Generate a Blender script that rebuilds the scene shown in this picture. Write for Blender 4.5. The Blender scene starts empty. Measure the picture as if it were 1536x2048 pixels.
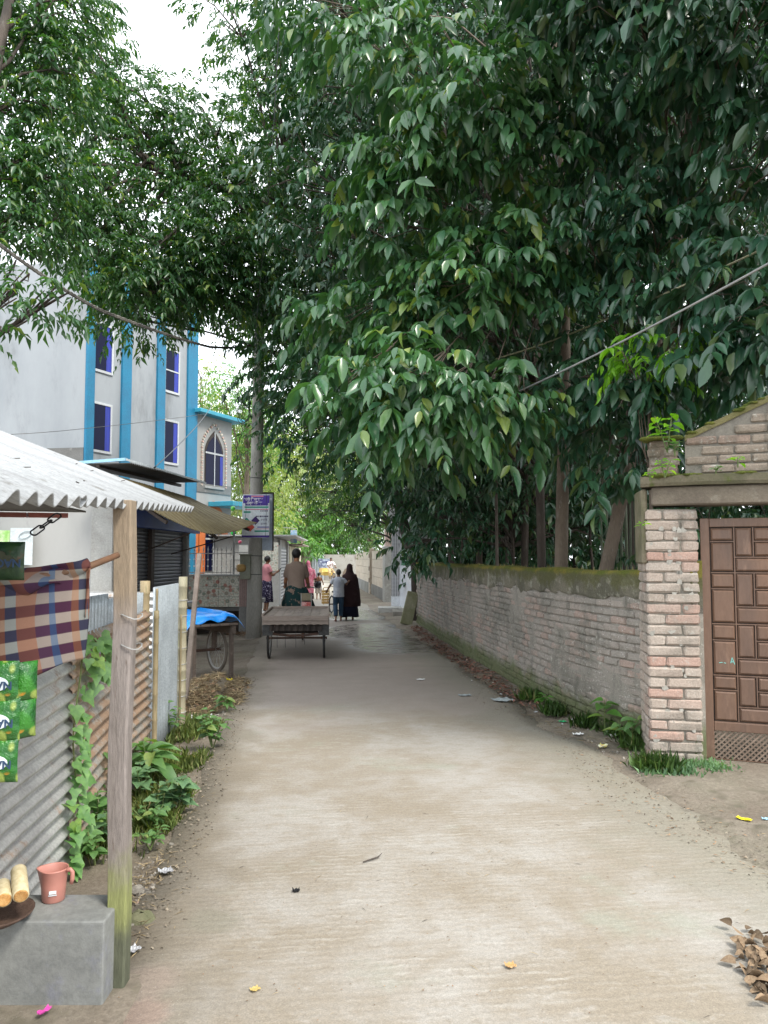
import bpy, bmesh, math, random
import numpy as np
from mathutils import Vector, Matrix
SC = bpy.context.scene
C = SC.collection
random.seed(7); rng = np.random.default_rng(7)
PI = math.pi; R = math.radians
# ---------------------------------------------------------------- camera
CH = 1.65; F = 1550.0; PT = math.atan(94 / 1550.0)
cam = bpy.data.cameras.new('camera'); camo = bpy.data.objects.new('camera', cam); C.objects.link(camo)
cam.sensor_fit = 'VERTICAL'; cam.sensor_height = 24.0; cam.lens = F / 2048 * 24.0
cam.clip_end = 2000; cam.clip_start = 0.05
camo.location = (0, 0, CH); camo.rotation_euler = (PI / 2 + PT, 0, 0)
SC.camera = camo
# ---------------------------------------------------------------- sky and sun
SUN_EL, SUN_AZ = R(52), R(136)          # azimuth: compass from +Y (forward) clockwise to +X
sd = Vector((math.cos(SUN_EL) * math.sin(SUN_AZ), math.cos(SUN_EL) * math.cos(SUN_AZ), math.sin(SUN_EL)))
w = bpy.data.worlds.new('World'); SC.world = w; w.use_nodes = True
wn = w.node_tree; bg = wn.nodes['Background']
sky = wn.nodes.new('ShaderNodeTexSky'); sky.sky_type = 'NISHITA'; sky.sun_disc = False
sky.sun_elevation = SUN_EL; sky.sun_rotation = SUN_AZ
sky.air_density = 1.0; sky.dust_density = 2.0; sky.ozone_density = 1.0
# thin bright monsoon cloud over the blue, the same all round
tcw = wn.nodes.new('ShaderNodeTexCoord'); cn = wn.nodes.new('ShaderNodeTexNoise'); cn.inputs['Scale'].default_value = 2.2; cn.inputs['Detail'].default_value = 7; cn.inputs['Roughness'].default_value = .6
wn.links.new(tcw.outputs['Generated'], cn.inputs['Vector'])
cr = wn.nodes.new('ShaderNodeMapRange'); cr.interpolation_type = 'SMOOTHSTEP'; cr.inputs[1].default_value = .28; cr.inputs[2].default_value = .58; cr.inputs[3].default_value = .45; cr.inputs[4].default_value = .97
wn.links.new(cn.outputs[0], cr.inputs[0])
cm = wn.nodes.new('ShaderNodeMix'); cm.data_type = 'RGBA'; cm.inputs[7].default_value = (8.2, 8.6, 9.0, 1)
wn.links.new(cr.outputs[0], cm.inputs[0]); wn.links.new(sky.outputs[0], cm.inputs[6]); wn.links.new(cm.outputs[2], bg.inputs[0]); bg.inputs[1].default_value = 0.15
sl = bpy.data.lights.new('sun', 'SUN'); sl.energy = 2.0; sl.angle = R(14); sl.color = (1, .95, .86)
so = bpy.data.objects.new('sun', sl); C.objects.link(so)
so.rotation_euler = sd.to_track_quat('Z', 'Y').to_euler(); so.location = (0, -10, 30)
SC.view_settings.view_transform = 'Standard'; SC.view_settings.look = 'None'
SC.view_settings.gamma = 1.0; SC.view_settings.exposure = 1.12
SC.render.engine = 'CYCLES'
SC.cycles.use_denoising = True; SC.cycles.max_bounces = 6; SC.cycles.diffuse_bounces = 4
SC.cycles.glossy_bounces = 3; SC.cycles.transmission_bounces = 4; SC.cycles.transparent_max_bounces = 6
SC.cycles.sample_clamp_indirect = 6.0
# ================================================================ helpers
cp, sp = math.cos(PT), math.sin(PT)
def ray(px, py):
    u = (px - 768) / F; v = (1024 - py) / F
    return np.array([u, cp - v * sp, sp + v * cp])
def at(px, py, Y):
    d = ray(px, py); return np.array([0, 0, CH]) + d * (Y / d[1])
def gnd(px, py, z=0.0):
    d = ray(px, py); return np.array([0, 0, CH]) + d * ((z - CH) / d[2])
def fr(v): return v - math.floor(v)
def hsh(a, b=0): return fr(math.sin(a * 127.1 + b * 311.7) * 43758.5453)
def vn(x, y):                                  # cheap value noise
    xi, yi = math.floor(x), math.floor(y); xf, yf = x - xi, y - yi
    xf = xf * xf * (3 - 2 * xf); yf = yf * yf * (3 - 2 * yf)
    a = hsh(xi, yi) * (1 - xf) + hsh(xi + 1, yi) * xf; b = hsh(xi, yi + 1) * (1 - xf) + hsh(xi + 1, yi + 1) * xf
    return a * (1 - yf) + b * yf
def RZ(a, loc=(0, 0, 0), s=1.0): return Matrix.Translation(Vector(loc)) @ Matrix.Rotation(a, 4, 'Z') @ Matrix.Scale(s, 4)
def wloc(o):
    l = Vector((0, 0, 0))
    while o is not None: l = l + o.location; o = o.parent
    return l
def tag(o, label=None, cat=None, group=None, kind=None):
    if label: o['label'] = label
    if cat: o['category'] = cat
    if group: o['group'] = group
    if kind: o['kind'] = kind
    return o
def thing(name, label, cat, loc=(0, 0, 0), group=None):
    o = bpy.data.objects.new(name, None); C.objects.link(o); o.location = Vector(tuple(loc)); o.empty_display_size = .2
    return tag(o, label, cat, group)
def link(name, me, parent=None, loc=None):
    o = bpy.data.objects.new(name, me); C.objects.link(o)
    if parent is not None: o.parent = parent
    if loc is not None: o.location = Vector(tuple(loc)) - (wloc(parent) if parent is not None else Vector((0, 0, 0)))
    return o
class MB:
    def __init__(s, M=None): s.v = []; s.f = []; s.M = M; s.uv = None
    def raw(s, vs, fs):
        n = len(s.v); s.v += [tuple(map(float, p)) for p in vs]; s.f += [tuple(i + n for i in f) for f in fs]; return s
    def box(s, c, d, rz=0.0, M=None):
        a, b, e = d[0] / 2, d[1] / 2, d[2] / 2
        P = [Vector((x, y, z)) for x in (-a, a) for y in (-b, b) for z in (-e, e)]
        T = M if M is not None else Matrix.Rotation(rz, 4, 'Z')
        P = [T @ p + Vector(tuple(c)) for p in P]
        return s.raw(P, [(0, 1, 3, 2), (4, 6, 7, 5), (0, 4, 5, 1), (2, 3, 7, 6), (0, 2, 6, 4), (1, 5, 7, 3)])
    def beam(s, p, q, w, h, up=(0, 0, 1)):
        p, q = Vector(tuple(p)), Vector(tuple(q)); d = (q - p).normalized(); u = Vector(up)
        x = d.cross(u).normalized(); u = x.cross(d)
        P = [b + x * (i * w / 2) + u * (j * h / 2) for b in (p, q) for i in (-1, 1) for j in (-1, 1)]
        return s.raw(P, [(0, 1, 3, 2), (4, 6, 7, 5), (0, 4, 5, 1), (2, 3, 7, 6), (0, 2, 6, 4), (1, 5, 7, 3)])
    def tube(s, pts, r, n=8, sx=1.0, cap=True, jit=0.0, closed=False):
        pts = [Vector(tuple(p)) for p in pts]; k = len(pts)
        rs = [r] * k if not hasattr(r, '__len__') else list(r)
        ref = Vector((0, 0, 1)); rings = []
        t0 = (pts[1] - pts[0]).normalized()
        if abs(t0.z) > .9: ref = Vector((1, 0, 0))
        x = t0.cross(ref).normalized()
        for i, p in enumerate(pts):
            t = (pts[min(i + 1, k - 1)] - pts[max(i - 1, 0)]).normalized()
            if closed: t = (pts[(i + 1) % k] - pts[(i - 1) % k]).normalized()
            x = (x - t * x.dot(t)).normalized(); y = t.cross(x)
            rings.append([p + (x * math.cos(a) * sx + y * math.sin(a)) * rs[i] * (1 + jit * (random.random() - .5)) for a in [2 * PI * j / n for j in range(n)]])
        return s.rings(rings, cap, closed)
    def rings(s, rings, cap=True, closed=False, open_u=False):
        n = len(rings[0]); k = len(rings); vs = [p for r in rings for p in r]; fs = []
        for i in range(k if closed else k - 1):
            a, b = i * n, ((i + 1) % k) * n
            for j in range(n - 1 if open_u else n):
                j2 = (j + 1) % n; fs.append((a + j, a + j2, b + j2, b + j))
        if cap and not closed and not open_u:
            fs.append(tuple(range(n))[::-1]); fs.append(tuple((k - 1) * n + j for j in range(n)))
        return s.raw(vs, fs)
    def lathe(s, prof, c=(0, 0, 0), n=16, sx=1, sy=1, cap=True):
        return s.rings([[Vector((c[0] + r * math.cos(2 * PI * j / n) * sx, c[1] + r * math.sin(2 * PI * j / n) * sy, c[2] + z)) for j in range(n)] for r, z in prof], cap)
    def sph(s, c, r, nu=10, nv=7):
        r = (r, r, r) if not hasattr(r, '__len__') else r
        c = Vector(tuple(c))
        rg = [[c + Vector((r[0] * math.sin(PI * i / nv) * math.cos(2 * PI * j / nu), r[1] * math.sin(PI * i / nv) * math.sin(2 * PI * j / nu), -r[2] * math.cos(PI * i / nv))) for j in range(nu)] for i in range(nv + 1)]
        rg[0] = [c + Vector((r[0] * .04 * math.cos(2 * PI * j / nu), r[1] * .04 * math.sin(2 * PI * j / nu), -r[2])) for j in range(nu)]
        rg[-1] = [c + Vector((r[0] * .04 * math.cos(2 * PI * j / nu), r[1] * .04 * math.sin(2 * PI * j / nu), r[2])) for j in range(nu)]
        return s.rings(rg)
    def prism(s, poly, o, ux, uy, dep):          # flat outline (x,y) in frame (ux,uy), extruded along -n by dep
        o, ux, uy = Vector(tuple(o)), Vector(tuple(ux)), Vector(tuple(uy)); nn = ux.cross(uy).normalized()
        A = [o + ux * x + uy * y for x, y in poly]; B = [p - nn * dep for p in A]; n = len(poly)
        return s.raw(A + B, [tuple(range(n)), tuple(range(2 * n - 1, n - 1, -1))] + [(i, n + i, n + (i + 1) % n, (i + 1) % n) for i in range(n)])
    def mesh(s, name, off=Vector((0, 0, 0)), bev=0.0, smooth=False, mat=None, seg=1):
        V = [Vector(p) for p in s.v]
        if s.M is not None: V = [s.M @ p for p in V]
        me = bpy.data.meshes.new(name); me.from_pydata([tuple(p - off) for p in V], [], s.f)
        bm = bmesh.new(); bm.from_mesh(me)
        bmesh.ops.recalc_face_normals(bm, faces=bm.faces)
        if bev > 0:
            es = [e for e in bm.edges if len(e.link_faces) == 2 and e.calc_face_angle(0) > R(35)]
            bmesh.ops.bevel(bm, geom=es, offset=bev, segments=seg, affect='EDGES', profile=.6)
        bm.to_mesh(me); bm.free()
        if smooth: me.polygons.foreach_set('use_smooth', [True] * len(me.polygons))
        if mat is not None: me.materials.append(mat)
        return me
    def build(s, name, mat, parent=None, bev=0.0, smooth=False, seg=1, loc=None):
        if parent is not None: off = wloc(parent)
        elif loc is not None: off = Vector(tuple(loc))
        else:
            V = np.array([tuple(s.M @ Vector(p)) if s.M is not None else p for p in s.v])
            off = Vector(((V[:, 0].min() + V[:, 0].max()) / 2, (V[:, 1].min() + V[:, 1].max()) / 2, V[:, 2].min()))
        o = bpy.data.objects.new(name, s.mesh(name, off, bev, smooth, mat, seg)); C.objects.link(o)
        if parent is not None: o.parent = parent
        else: o.location = off
        return o
def np_mesh(name, V, T, mat=None, smooth=False):
    me = bpy.data.meshes.new(name); V = np.asarray(V, np.float32); T = np.asarray(T, np.int32)
    me.vertices.add(len(V)); me.vertices.foreach_set('co', V.ravel())
    me.loops.add(T.size); me.loops.foreach_set('vertex_index', T.ravel())
    me.polygons.add(len(T)); me.polygons.foreach_set('loop_start', np.arange(len(T), dtype=np.int32) * T.shape[1])
    me.update(calc_edges=True)
    if smooth: me.polygons.foreach_set('use_smooth', [True] * len(T))
    if mat is not None: me.materials.append(mat)
    return me
def corr(mb, p0, eu, ev, pitch, amp, nv=2, ph=0.0, per=8, bend=None):
    """corrugated sheet: waves travel along eu, ridges run along ev"""
    p0, eu, ev = Vector(tuple(p0)), Vector(tuple(eu)), Vector(tuple(ev)); n = eu.cross(ev).normalized()
    L = eu.length; k = max(8, int(L / pitch * per)); rows = []
    for j in range(nv):
        tv = j / (nv - 1); row = []
        for i in range(k + 1):
            tu = i / k; p = p0 + eu * tu + ev * tv + n * (amp * math.sin(2 * PI * tu * L / pitch + ph))
            if bend: p = p + bend(tu, tv)
            row.append(p)
        rows.append(row)
    m = k + 1
    mb.raw([p for r in rows for p in r], [(j * m + i, j * m + i + 1, (j + 1) * m + i + 1, (j + 1) * m + i) for j in range(nv - 1) for i in range(k)])
    return mb
def solid(o, t, off=0.0):
    m = o.modifiers.new('thick', 'SOLIDIFY'); m.thickness = t; m.offset = off; return o
def txt(name, s, size, M, mat, parent, ext=0.001, align='CENTER', bold=0.0, sx=1.0):
    cu = bpy.data.curves.new('t', 'FONT'); cu.body = s; cu.size = size; cu.extrude = ext; cu.align_x = align; cu.align_y = 'CENTER'; cu.offset = bold
    o = bpy.data.objects.new('t', cu); C.objects.link(o); bpy.context.view_layer.update()
    me = bpy.data.meshes.new_from_object(o.evaluated_get(bpy.context.evaluated_depsgraph_get()))
    bpy.data.objects.remove(o); bpy.data.curves.remove(cu)
    me.transform(Matrix.Diagonal((sx, 1, 1, 1))); me.transform(M); me.transform(Matrix.Translation(-wloc(parent)))
    me.materials.clear(); me.materials.append(mat)
    q = bpy.data.objects.new(name, me); C.objects.link(q); q.parent = parent
    return q
def copy_tree(o, parent=None):
    c = o.copy(); C.objects.link(c); c.parent = parent
    for ch in list(o.children): copy_tree(ch, c)
    return c
# ================================================================ materials
MATS = {}
class NT:
    def __init__(s, name):
        s.m = bpy.data.materials.new(name); s.m.use_nodes = True; s.t = s.m.node_tree; s.b = s.t.nodes['Principled BSDF']; s.out = s.t.nodes['Material Output']
        MATS[name] = s.m; s._pos = None
    def n(s, typ, **kw):
        nd = s.t.nodes.new(typ)
        for k, v in kw.items(): setattr(nd, k, v)
        return nd
    def put(s, sock, v):
        if hasattr(v, 'links') or isinstance(v, bpy.types.NodeSocket): s.t.links.new(v, sock)
        else:
            if isinstance(v, (tuple, list)) and len(v) == 3 and sock.type == 'RGBA': v = (*v, 1)
            sock.default_value = v
    def pos(s, kind='Object'):
        tc = s.n('ShaderNodeTexCoord'); return tc.outputs[kind]
    def world(s): return s.n('ShaderNodeNewGeometry').outputs['Position']
    def mapv(s, vec, scale=(1, 1, 1), rot=(0, 0, 0), loc=(0, 0, 0)):
        m = s.n('ShaderNodeMapping'); s.put(m.inputs[0], vec); m.inputs['Scale'].default_value = scale; m.inputs['Rotation'].default_value = rot; m.inputs['Location'].default_value = loc
        return m.outputs[0]
    def noise(s, vec, scale, detail=5, rough=.6, dist=0.0):
        nd = s.n('ShaderNodeTexNoise'); s.put(nd.inputs['Vector'], vec); nd.inputs['Scale'].default_value = scale; nd.inputs['Detail'].default_value = detail; nd.inputs['Roughness'].default_value = rough; nd.inputs['Distortion'].default_value = dist
        return nd.outputs[0]
    def vor(s, vec, scale, feat='F1', out='Distance'):
        nd = s.n('ShaderNodeTexVoronoi', feature=feat); s.put(nd.inputs['Vector'], vec); nd.inputs['Scale'].default_value = scale
        return nd.outputs[out]
    def ramp(s, fac, a, b, v0=0.0, v1=1.0):
        nd = s.n('ShaderNodeMapRange'); nd.clamp = True; nd.interpolation_type = 'SMOOTHSTEP'; s.put(nd.inputs[0], fac)
        nd.inputs[1].default_value = a; nd.inputs[2].default_value = b; nd.inputs[3].default_value = v0; nd.inputs[4].default_value = v1
        return nd.outputs[0]
    def mix(s, fac, a, b, mode='MIX'):
        nd = s.n('ShaderNodeMix', data_type='RGBA', blend_type=mode); s.put(nd.inputs[0], fac); s.put(nd.inputs[6], a); s.put(nd.inputs[7], b)
        return nd.outputs[2]
    def math(s, op, a, b=0.0):
        nd = s.n('ShaderNodeMath', operation=op); s.put(nd.inputs[0], a); s.put(nd.inputs[1], b); return nd.outputs[0]
    def sep(s, vec):
        nd = s.n('ShaderNodeSeparateXYZ'); s.put(nd.inputs[0], vec); return nd.outputs
    def rnd(s):
        a = s.n('ShaderNodeObjectInfo').outputs['Random']; b = s.n('ShaderNodeNewGeometry').outputs['Random Per Island']
        return s.math('FRACT', s.math('ADD', a, b))
    def bump(s, h, st=.3, d=.02, nrm=None):
        nd = s.n('ShaderNodeBump'); nd.inputs['Strength'].default_value = st; nd.inputs['Distance'].default_value = d; s.put(nd.inputs['Height'], h)
        if nrm is not None: s.put(nd.inputs['Normal'], nrm)
        s.t.links.new(nd.outputs[0], s.b.inputs['Normal']); return nd.outputs[0]
    def fin(s, col, rough=.8, spec=.4, metal=0.0, **kw):
        s.put(s.b.inputs['Base Color'], col); s.put(s.b.inputs['Roughness'], rough); s.put(s.b.inputs['Specular IOR Level'], spec); s.put(s.b.inputs['Metallic'], metal)
        for k, v in kw.items(): s.put(s.b.inputs[k], v)
        return s.m
def pm(name, c, c2=None, c3=None, s1=3.0, s2=12.0, rough=.8, bump=.25, bs=60.0, bd=.01, spec=.35, metal=0.0, var=.12, t2=(.4, .65), t3=(.55, .7), stretch=(1, 1, 1), wc=False, gr=.17):
    """general weathered surface: two tones in large patches, a third in smaller blotches, grain and per-piece variation"""
    t = NT(name); v = t.mapv(t.world() if wc else t.pos(), stretch); col = c
    if c2 is not None: col = t.mix(t.ramp(t.noise(v, s1, 6), *t2), c, c2)
    if c3 is not None: col = t.mix(t.ramp(t.noise(v, s2, 7, .7), *t3), col, c3)
    g = t.noise(v, bs, 6, .7)
    col = t.mix(1.0, col, t.mix(t.ramp(g, .25, .75), (1 - gr,) * 3, (1 + gr * .88,) * 3), 'MULTIPLY')
    if var: col = t.mix(1.0, col, t.mix(t.rnd(), (1 - var,) * 3, (1 + var,) * 3), 'MULTIPLY')
    if bump: t.bump(g, bump, bd)
    return t.fin(col, rough, spec, metal)
def leafmat(name, c1, c2, c3=None, rough=.38, trans=.22, tc=None):
    t = NT(name); r = t.rnd(); col = t.mix(r, c1, c2)
    if c3 is not None: col = t.mix(t.ramp(r, .9, .96), col, c3)
    v = t.pos(); col = t.mix(1.0, col, t.mix(t.ramp(t.noise(v, 2.0, 3), .3, .7), (.75, .8, .85), (1.2, 1.15, 1.0)), 'MULTIPLY')
    t.fin(col, rough, .6)
    tr = t.n('ShaderNodeBsdfTranslucent'); t.put(tr.inputs[0], t.mix(1.0, col, tc or (1.5, 1.7, .5), 'MULTIPLY'))
    mx = t.n('ShaderNodeMixShader'); mx.inputs[0].default_value = trans
    t.t.links.new(t.b.outputs[0], mx.inputs[1]); t.t.links.new(tr.outputs[0], mx.inputs[2]); t.t.links.new(mx.outputs[0], t.out.inputs[0])
    return t.m
# ---- surface materials of the ground
DX, DY = -0.115, 0.9934
def road_xy(s, t): return (-0.68 + DX * s + DY * t, DY * s - DX * t)      # s along the lane, t across from its left edge
def rt(x, y): return ((x + .68) * DX + y * DY, (x + .68) * DY - y * DX)
t = NT('dirt'); v = t.world()
c = t.mix(t.ramp(t.noise(v, 1.1, 6), .38, .62), (.165, .135, .105), (.225, .195, .155))
c = t.mix(t.ramp(t.noise(v, 5, 6, .7), .5, .68), c, (.13, .115, .085)); c = t.mix(t.ramp(t.noise(v, .7, 7, .7), .5, .72, 0, .6), c, (.17, .165, .115))
c = t.mix(t.ramp(t.vor(v, 45), .12, .03), c, (.34, .31, .27)); g = t.noise(v, 40, 7, .75)
c = t.mix(1.0, c, t.mix(t.ramp(g, .3, .7), (.75, .75, .75), (1.2, 1.2, 1.2)), 'MULTIPLY'); t.bump(g, .6, .03); DIRT = t.fin(c, .92, .25)
t = NT('lane_concrete'); v = t.world(); vr = t.mapv(v, rot=(0, 0, -math.atan2(-DX, DY)))
X, Y, Z = t.sep(v)
c = t.mix(t.ramp(t.noise(vr, 1.1, 8, .65, .3), .36, .62), (.30, .28, .25), (.23, .197, .152))
st2 = t.noise(t.mapv(vr, (.8, 1.3, 1)), 1.4, 5, .65); bl_ = t.noise(t.mapv(vr, (1, 1.7, 1)), 5.5, 9, .75)
c = t.mix(t.ramp(bl_, .46, .66, 0, .6), c, (.23, .195, .15)); c = t.mix(t.ramp(bl_, .46, .34, 0, .45), c, (.335, .317, .29))
wv = t.n('ShaderNodeTexWave', wave_type='BANDS', bands_direction='Y', wave_profile='SIN'); t.put(wv.inputs['Vector'], vr); wv.inputs['Scale'].default_value = 6.0; wv.inputs['Distortion'].default_value = 5.0; wv.inputs['Detail'].default_value = 6; wv.inputs['Detail Scale'].default_value = 1.6; wv.inputs['Detail Roughness'].default_value = .7
gro = wv.outputs['Fac']; brk = t.ramp(t.noise(t.mapv(vr, (2.5, 6, 1)), 2.2, 7, .75), .42, .6)
c = t.mix(t.math('MULTIPLY', t.ramp(gro, .5, .95), t.math('MULTIPLY', t.ramp(st2, .42, .64, 0, .5), brk)), c, (.38, .362, .325))
c = t.mix(t.ramp(t.noise(vr, .9, 6, .65), .56, .68, 0, .55), c, (.25, .26, .21))
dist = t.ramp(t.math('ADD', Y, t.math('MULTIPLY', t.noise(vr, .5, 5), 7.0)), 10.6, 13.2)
c = t.mix(t.math('MULTIPLY', dist, .95), c, t.mix(t.noise(vr, 3, 5), (.215, .18, .155), (.30, .255, .22)))  # brown mud tone with the tree shade over mid-lane painted in
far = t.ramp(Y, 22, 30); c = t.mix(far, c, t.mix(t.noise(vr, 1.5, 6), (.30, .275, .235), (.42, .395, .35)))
# mud and stains with a shape of their own: beside the post, at both edges
s_, tt_, _ = t.sep(t.mapv(t.mapv(v, loc=(.68, 0, 0)), rot=(0, 0, -math.atan2(-DX, DY))))
edge = t.ramp(t.math('ADD', s_, t.math('MULTIPLY', t.noise(vr, 2.2, 7, .7), -.9)), .05, -.35)
c = t.mix(t.math('MULTIPLY', edge, .8), c, (.18, .155, .12))
edge2 = t.ramp(t.math('ADD', s_, t.math('MULTIPLY', t.noise(vr, 1.6, 7, .7), 1.5)), 3.0, 3.9)
c = t.mix(t.math('MULTIPLY', edge2, .8), c, t.mix(t.noise(vr, 4, 5), (.19, .165, .13), (.22, .215, .17)))
def blot(c, x, y, r, col, k=.75):
    d = t.n('ShaderNodeVectorMath', operation='DISTANCE'); t.put(d.inputs[0], t.mapv(v, (1, 1, 0))); d.inputs[1].default_value = (x, y, 0)
    return t.mix(t.ramp(t.math('ADD', d.outputs[1], t.math('MULTIPLY', t.noise(vr, 3.5, 6, .7), r * 1.6)), r * 2.0, r * 1.25, 0, k), c, col)
gx = gnd(425, 1840); c = blot(c, gx[0], gx[1], .16, (.2, .185, .145)); gx = gnd(300, 1960); c = blot(c, gx[0], gx[1], .13, (.25, .2, .165)); gx = gnd(280, 2030); c = blot(c, gx[0], gx[1], .12, (.27, .2, .165))
gx = gnd(545, 1800)
g = t.noise(v, 55, 7, .75); c = t.mix(t.ramp(t.noise(v, 11, 7, .75), .56, .7, 0, .6), c, (.21, .18, .14)); gg = t.noise(v, 170, 4, .8); c = t.mix(1.0, c, t.mix(t.ramp(gg, .3, .7), (.8,) * 3, (1.18,) * 3), 'MULTIPLY'); c = t.mix(t.ramp(t.vor(v, 38), .10, .03, 0, .6), c, (.45, .44, .41))
c = t.mix(1.0, c, t.mix(t.ramp(g, .3, .7), (.86, .86, .86), (1.12, 1.12, 1.12)), 'MULTIPLY')
wet = None
for wx, wy, wr in ((*gnd(745, 1262)[:2], 1.5), (*gnd(800, 1285)[:2], 1.3), (*gnd(720, 1228)[:2], 1.7)):
    d = t.n('ShaderNodeVectorMath', operation='DISTANCE'); t.put(d.inputs[0], t.mapv(v, (1, .55, 0))); d.inputs[1].default_value = (wx, wy * .55, 0)
    m_ = t.math('MULTIPLY', t.ramp(d.outputs[1], wr * 1.15, wr * .5), t.ramp(t.noise(t.mapv(vr, (.9, 2.6, 1)), 2.6, 7, .7), .38, .52))
    wet = m_ if wet is None else t.math('MAXIMUM', wet, m_)
c = t.mix(t.math('MULTIPLY', wet, .62), c, (.09, .085, .075))
rg = t.ramp(wet, 0, 1, .86, .12)
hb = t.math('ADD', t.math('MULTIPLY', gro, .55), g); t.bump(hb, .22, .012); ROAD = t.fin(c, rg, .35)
# ---- ground: one sheet
def spread(a, b, fine0, fine1, st):
    lo = [fine0 - .3 * (1.35 ** k - 1) / .35 for k in range(1, 30)]; hi = [fine1 + .3 * (1.35 ** k - 1) / .35 for k in range(1, 30)]
    return [a] + sorted(x for x in lo if x > a) + list(np.arange(fine0, fine1, st)) + [x for x in hi if x < b] + [b]
def ground_h(x, y):
    s, tq = rt(x, y); n = vn(x * 2.3, y * 2.3) * .6 + vn(x * 7, y * 7) * .4 - .5
    if y > 40 or y < -4: return -.05 + .01 * n
    if tq < .12: h = -.045 + .04 * n + .03 * max(-1, tq) + (.05 * math.exp(-((tq + .02) / .09) ** 2) * (vn(x * 3, y * 3 + 5)) if y > 3.5 else .0); h = max(h, -.1); h = h * max(0, (y - 3.2) / .5) - .004 if y < 3.7 else h
    elif tq < 2.75: h = -.09
    else:
        n3 = vn(x * 1.3 + 9, y * 1.3); n4 = vn(x * 5.5 + 3, y * 5.5); k = min(1, (tq - 2.75) / .7); h = -.05 + .058 * k + .03 * n + (.05 * (n3 - .5) + .045 * (n4 - .5)) * (k if k < 1 else max(0, 1 - (tq - 3.45) * 2)) + .025 * min(1, max(0, (tq - 3.45) / .6))
    if tq < -.25:                                  # litter pile beyond the bamboo post
        d = math.hypot((x + 2.15) / .55, (y - 10.0) / 1.1); h += .16 * max(0, 1 - d) ** .8 * (.7 + .6 * (n + .5))
        d = math.hypot((x + 1.45) / .35, (y - 5.2) / 1.6); h += .05 * max(0, 1 - d)
    return h
gxs = spread(-400, 400, -6.0, 5.0, .11); gys = spread(-120, 700, 2.0, 24.0, .12)
V = [(x, y, ground_h(x, y)) for y in gys for x in gxs]; nx = len(gxs)
mb = MB(); mb.raw(V, [(j * nx + i, j * nx + i + 1, (j + 1) * nx + i + 1, (j + 1) * nx + i) for j in range(len(gys) - 1) for i in range(nx - 1)])
tag(mb.build('ground', DIRT, smooth=True, loc=(0, 0, 0)), kind='structure')
# ---- lane: concrete slabs with worn edges
road = bpy.data.objects.new('road', None); C.objects.link(road); tag(road, 'narrow concrete village lane of long slabs, streaked with mud', None, kind='structure')
cuts = [-3.0, 2.2, 11.75, 21.0, 30.5, 40.0, 49.0, 66.0]
for a, b in zip(cuts[:-1], cuts[1:]):
    mb = MB(); n = max(4, int((b - a) / .16)); W = 14; rows = []
    for i in range(n + 1):
        s = a + .006 + (b - a - .012) * i / n
        l = -.02 + .05 * (vn(s * 1.1, 3) - .5) + .07 * (vn(s * 7, 9) - .5); r_ = 3.28 + .3 * (vn(s * .9, 31) - .5) + .08 * (vn(s * 5, 5) - .5)
        if s > 52: l -= (s - 52) * .8
        row = []
        for j in range(W + 1):
            tq = l + (r_ - l) * j / W; x, y = road_xy(s, tq)
            row.append((x, y, -.012 * (1 if j in (0, W) else 0) + .006 * (vn(x * 1.5, y * 1.5) - .5)))
        x, y = road_xy(s, l - .012); x2, y2 = road_xy(s, r_ + .012)
        rows.append([(x, y, -.13)] + row + [(x2, y2, -.13)])
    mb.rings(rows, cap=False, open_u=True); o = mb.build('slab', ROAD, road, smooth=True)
# ================================================================ brick wall and gateway on the right
BR = [(.236, .068, .1), (.112, .068, .1)]
def brick_mesh(name, d, k, mat):
    random.seed(100 + k); mb = MB(); mb.box((0, 0, 0), (d[0], d[2], d[1])); me = mb.mesh(name, bev=.012)
    for v_ in me.vertices: v_.co += Vector((random.uniform(-1, 1) * .006, random.uniform(-1, 1) * .0055, random.uniform(-1, 1) * .0055))
    me.materials.append(mat); return me
def brickmat(name, cols, grime, moss=None, wh=.3):
    t = NT(name); v = t.world(); r = t.rnd(); c = t.mix(t.ramp(r, .0, .5), cols[0], cols[1]); c = t.mix(t.ramp(r, .55, .95), c, cols[2])
    c = t.mix(t.ramp(t.noise(v, 1.6, 6, .65), .45, .68), c, grime); c = t.mix(t.ramp(t.noise(v, 14, 7, .75), .56, .68, 0, .8), c, (.40, .385, .34))
    c = t.mix(t.ramp(t.vor(v, 26), .2, .08, 0, wh), c, (.55, .54, .5)); z = t.sep(v)[2]
    c = t.mix(t.ramp(t.noise(t.mapv(v, (3, 3, 1)), 1.8, 5), .55, .7, 0, .7), c, t.mix(.5, grime, (.06, .06, .05)))
    if moss:
        n_ = t.math('MULTIPLY', t.noise(v, 3.2, 6, .7), .5); c = t.mix(t.ramp(t.math('SUBTRACT', z, n_), moss[0], moss[1], 0, .92), c, t.mix(t.noise(v, 9, 4), (.07, .085, .02), (.125, .11, .035)))
        c = t.mix(t.ramp(t.math('ADD', z, n_), .60, .40, 0, .9), c, t.mix(t.noise(v, 6, 5), (.06, .10, .02), (.13, .125, .075)))
    g = t.noise(v, 70, 7, .75); c = t.mix(1.0, c, t.mix(t.ramp(g, .3, .7), (.78, .78, .78), (1.18, 1.18, 1.18)), 'MULTIPLY'); t.bump(g, .55, .012)
    return t.fin(c, .9, .25)
WMORT = brickmat('smeared_wall_plaster', [(.27, .25, .215), (.235, .22, .19), (.285, .255, .22)], (.16, .15, .125), (1.08, 1.3), .6)
WB = brickmat('weathered_wall_brick', [(.30, .26, .225), (.27, .245, .215), (.33, .25, .21)], (.18, .17, .145), (1.08, 1.3), .7)
PB = brickmat('pale_pillar_brick', [(.37, .30, .25), (.39, .33, .28), (.39, .255, .205)], (.24, .215, .18), None, .25)
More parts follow.
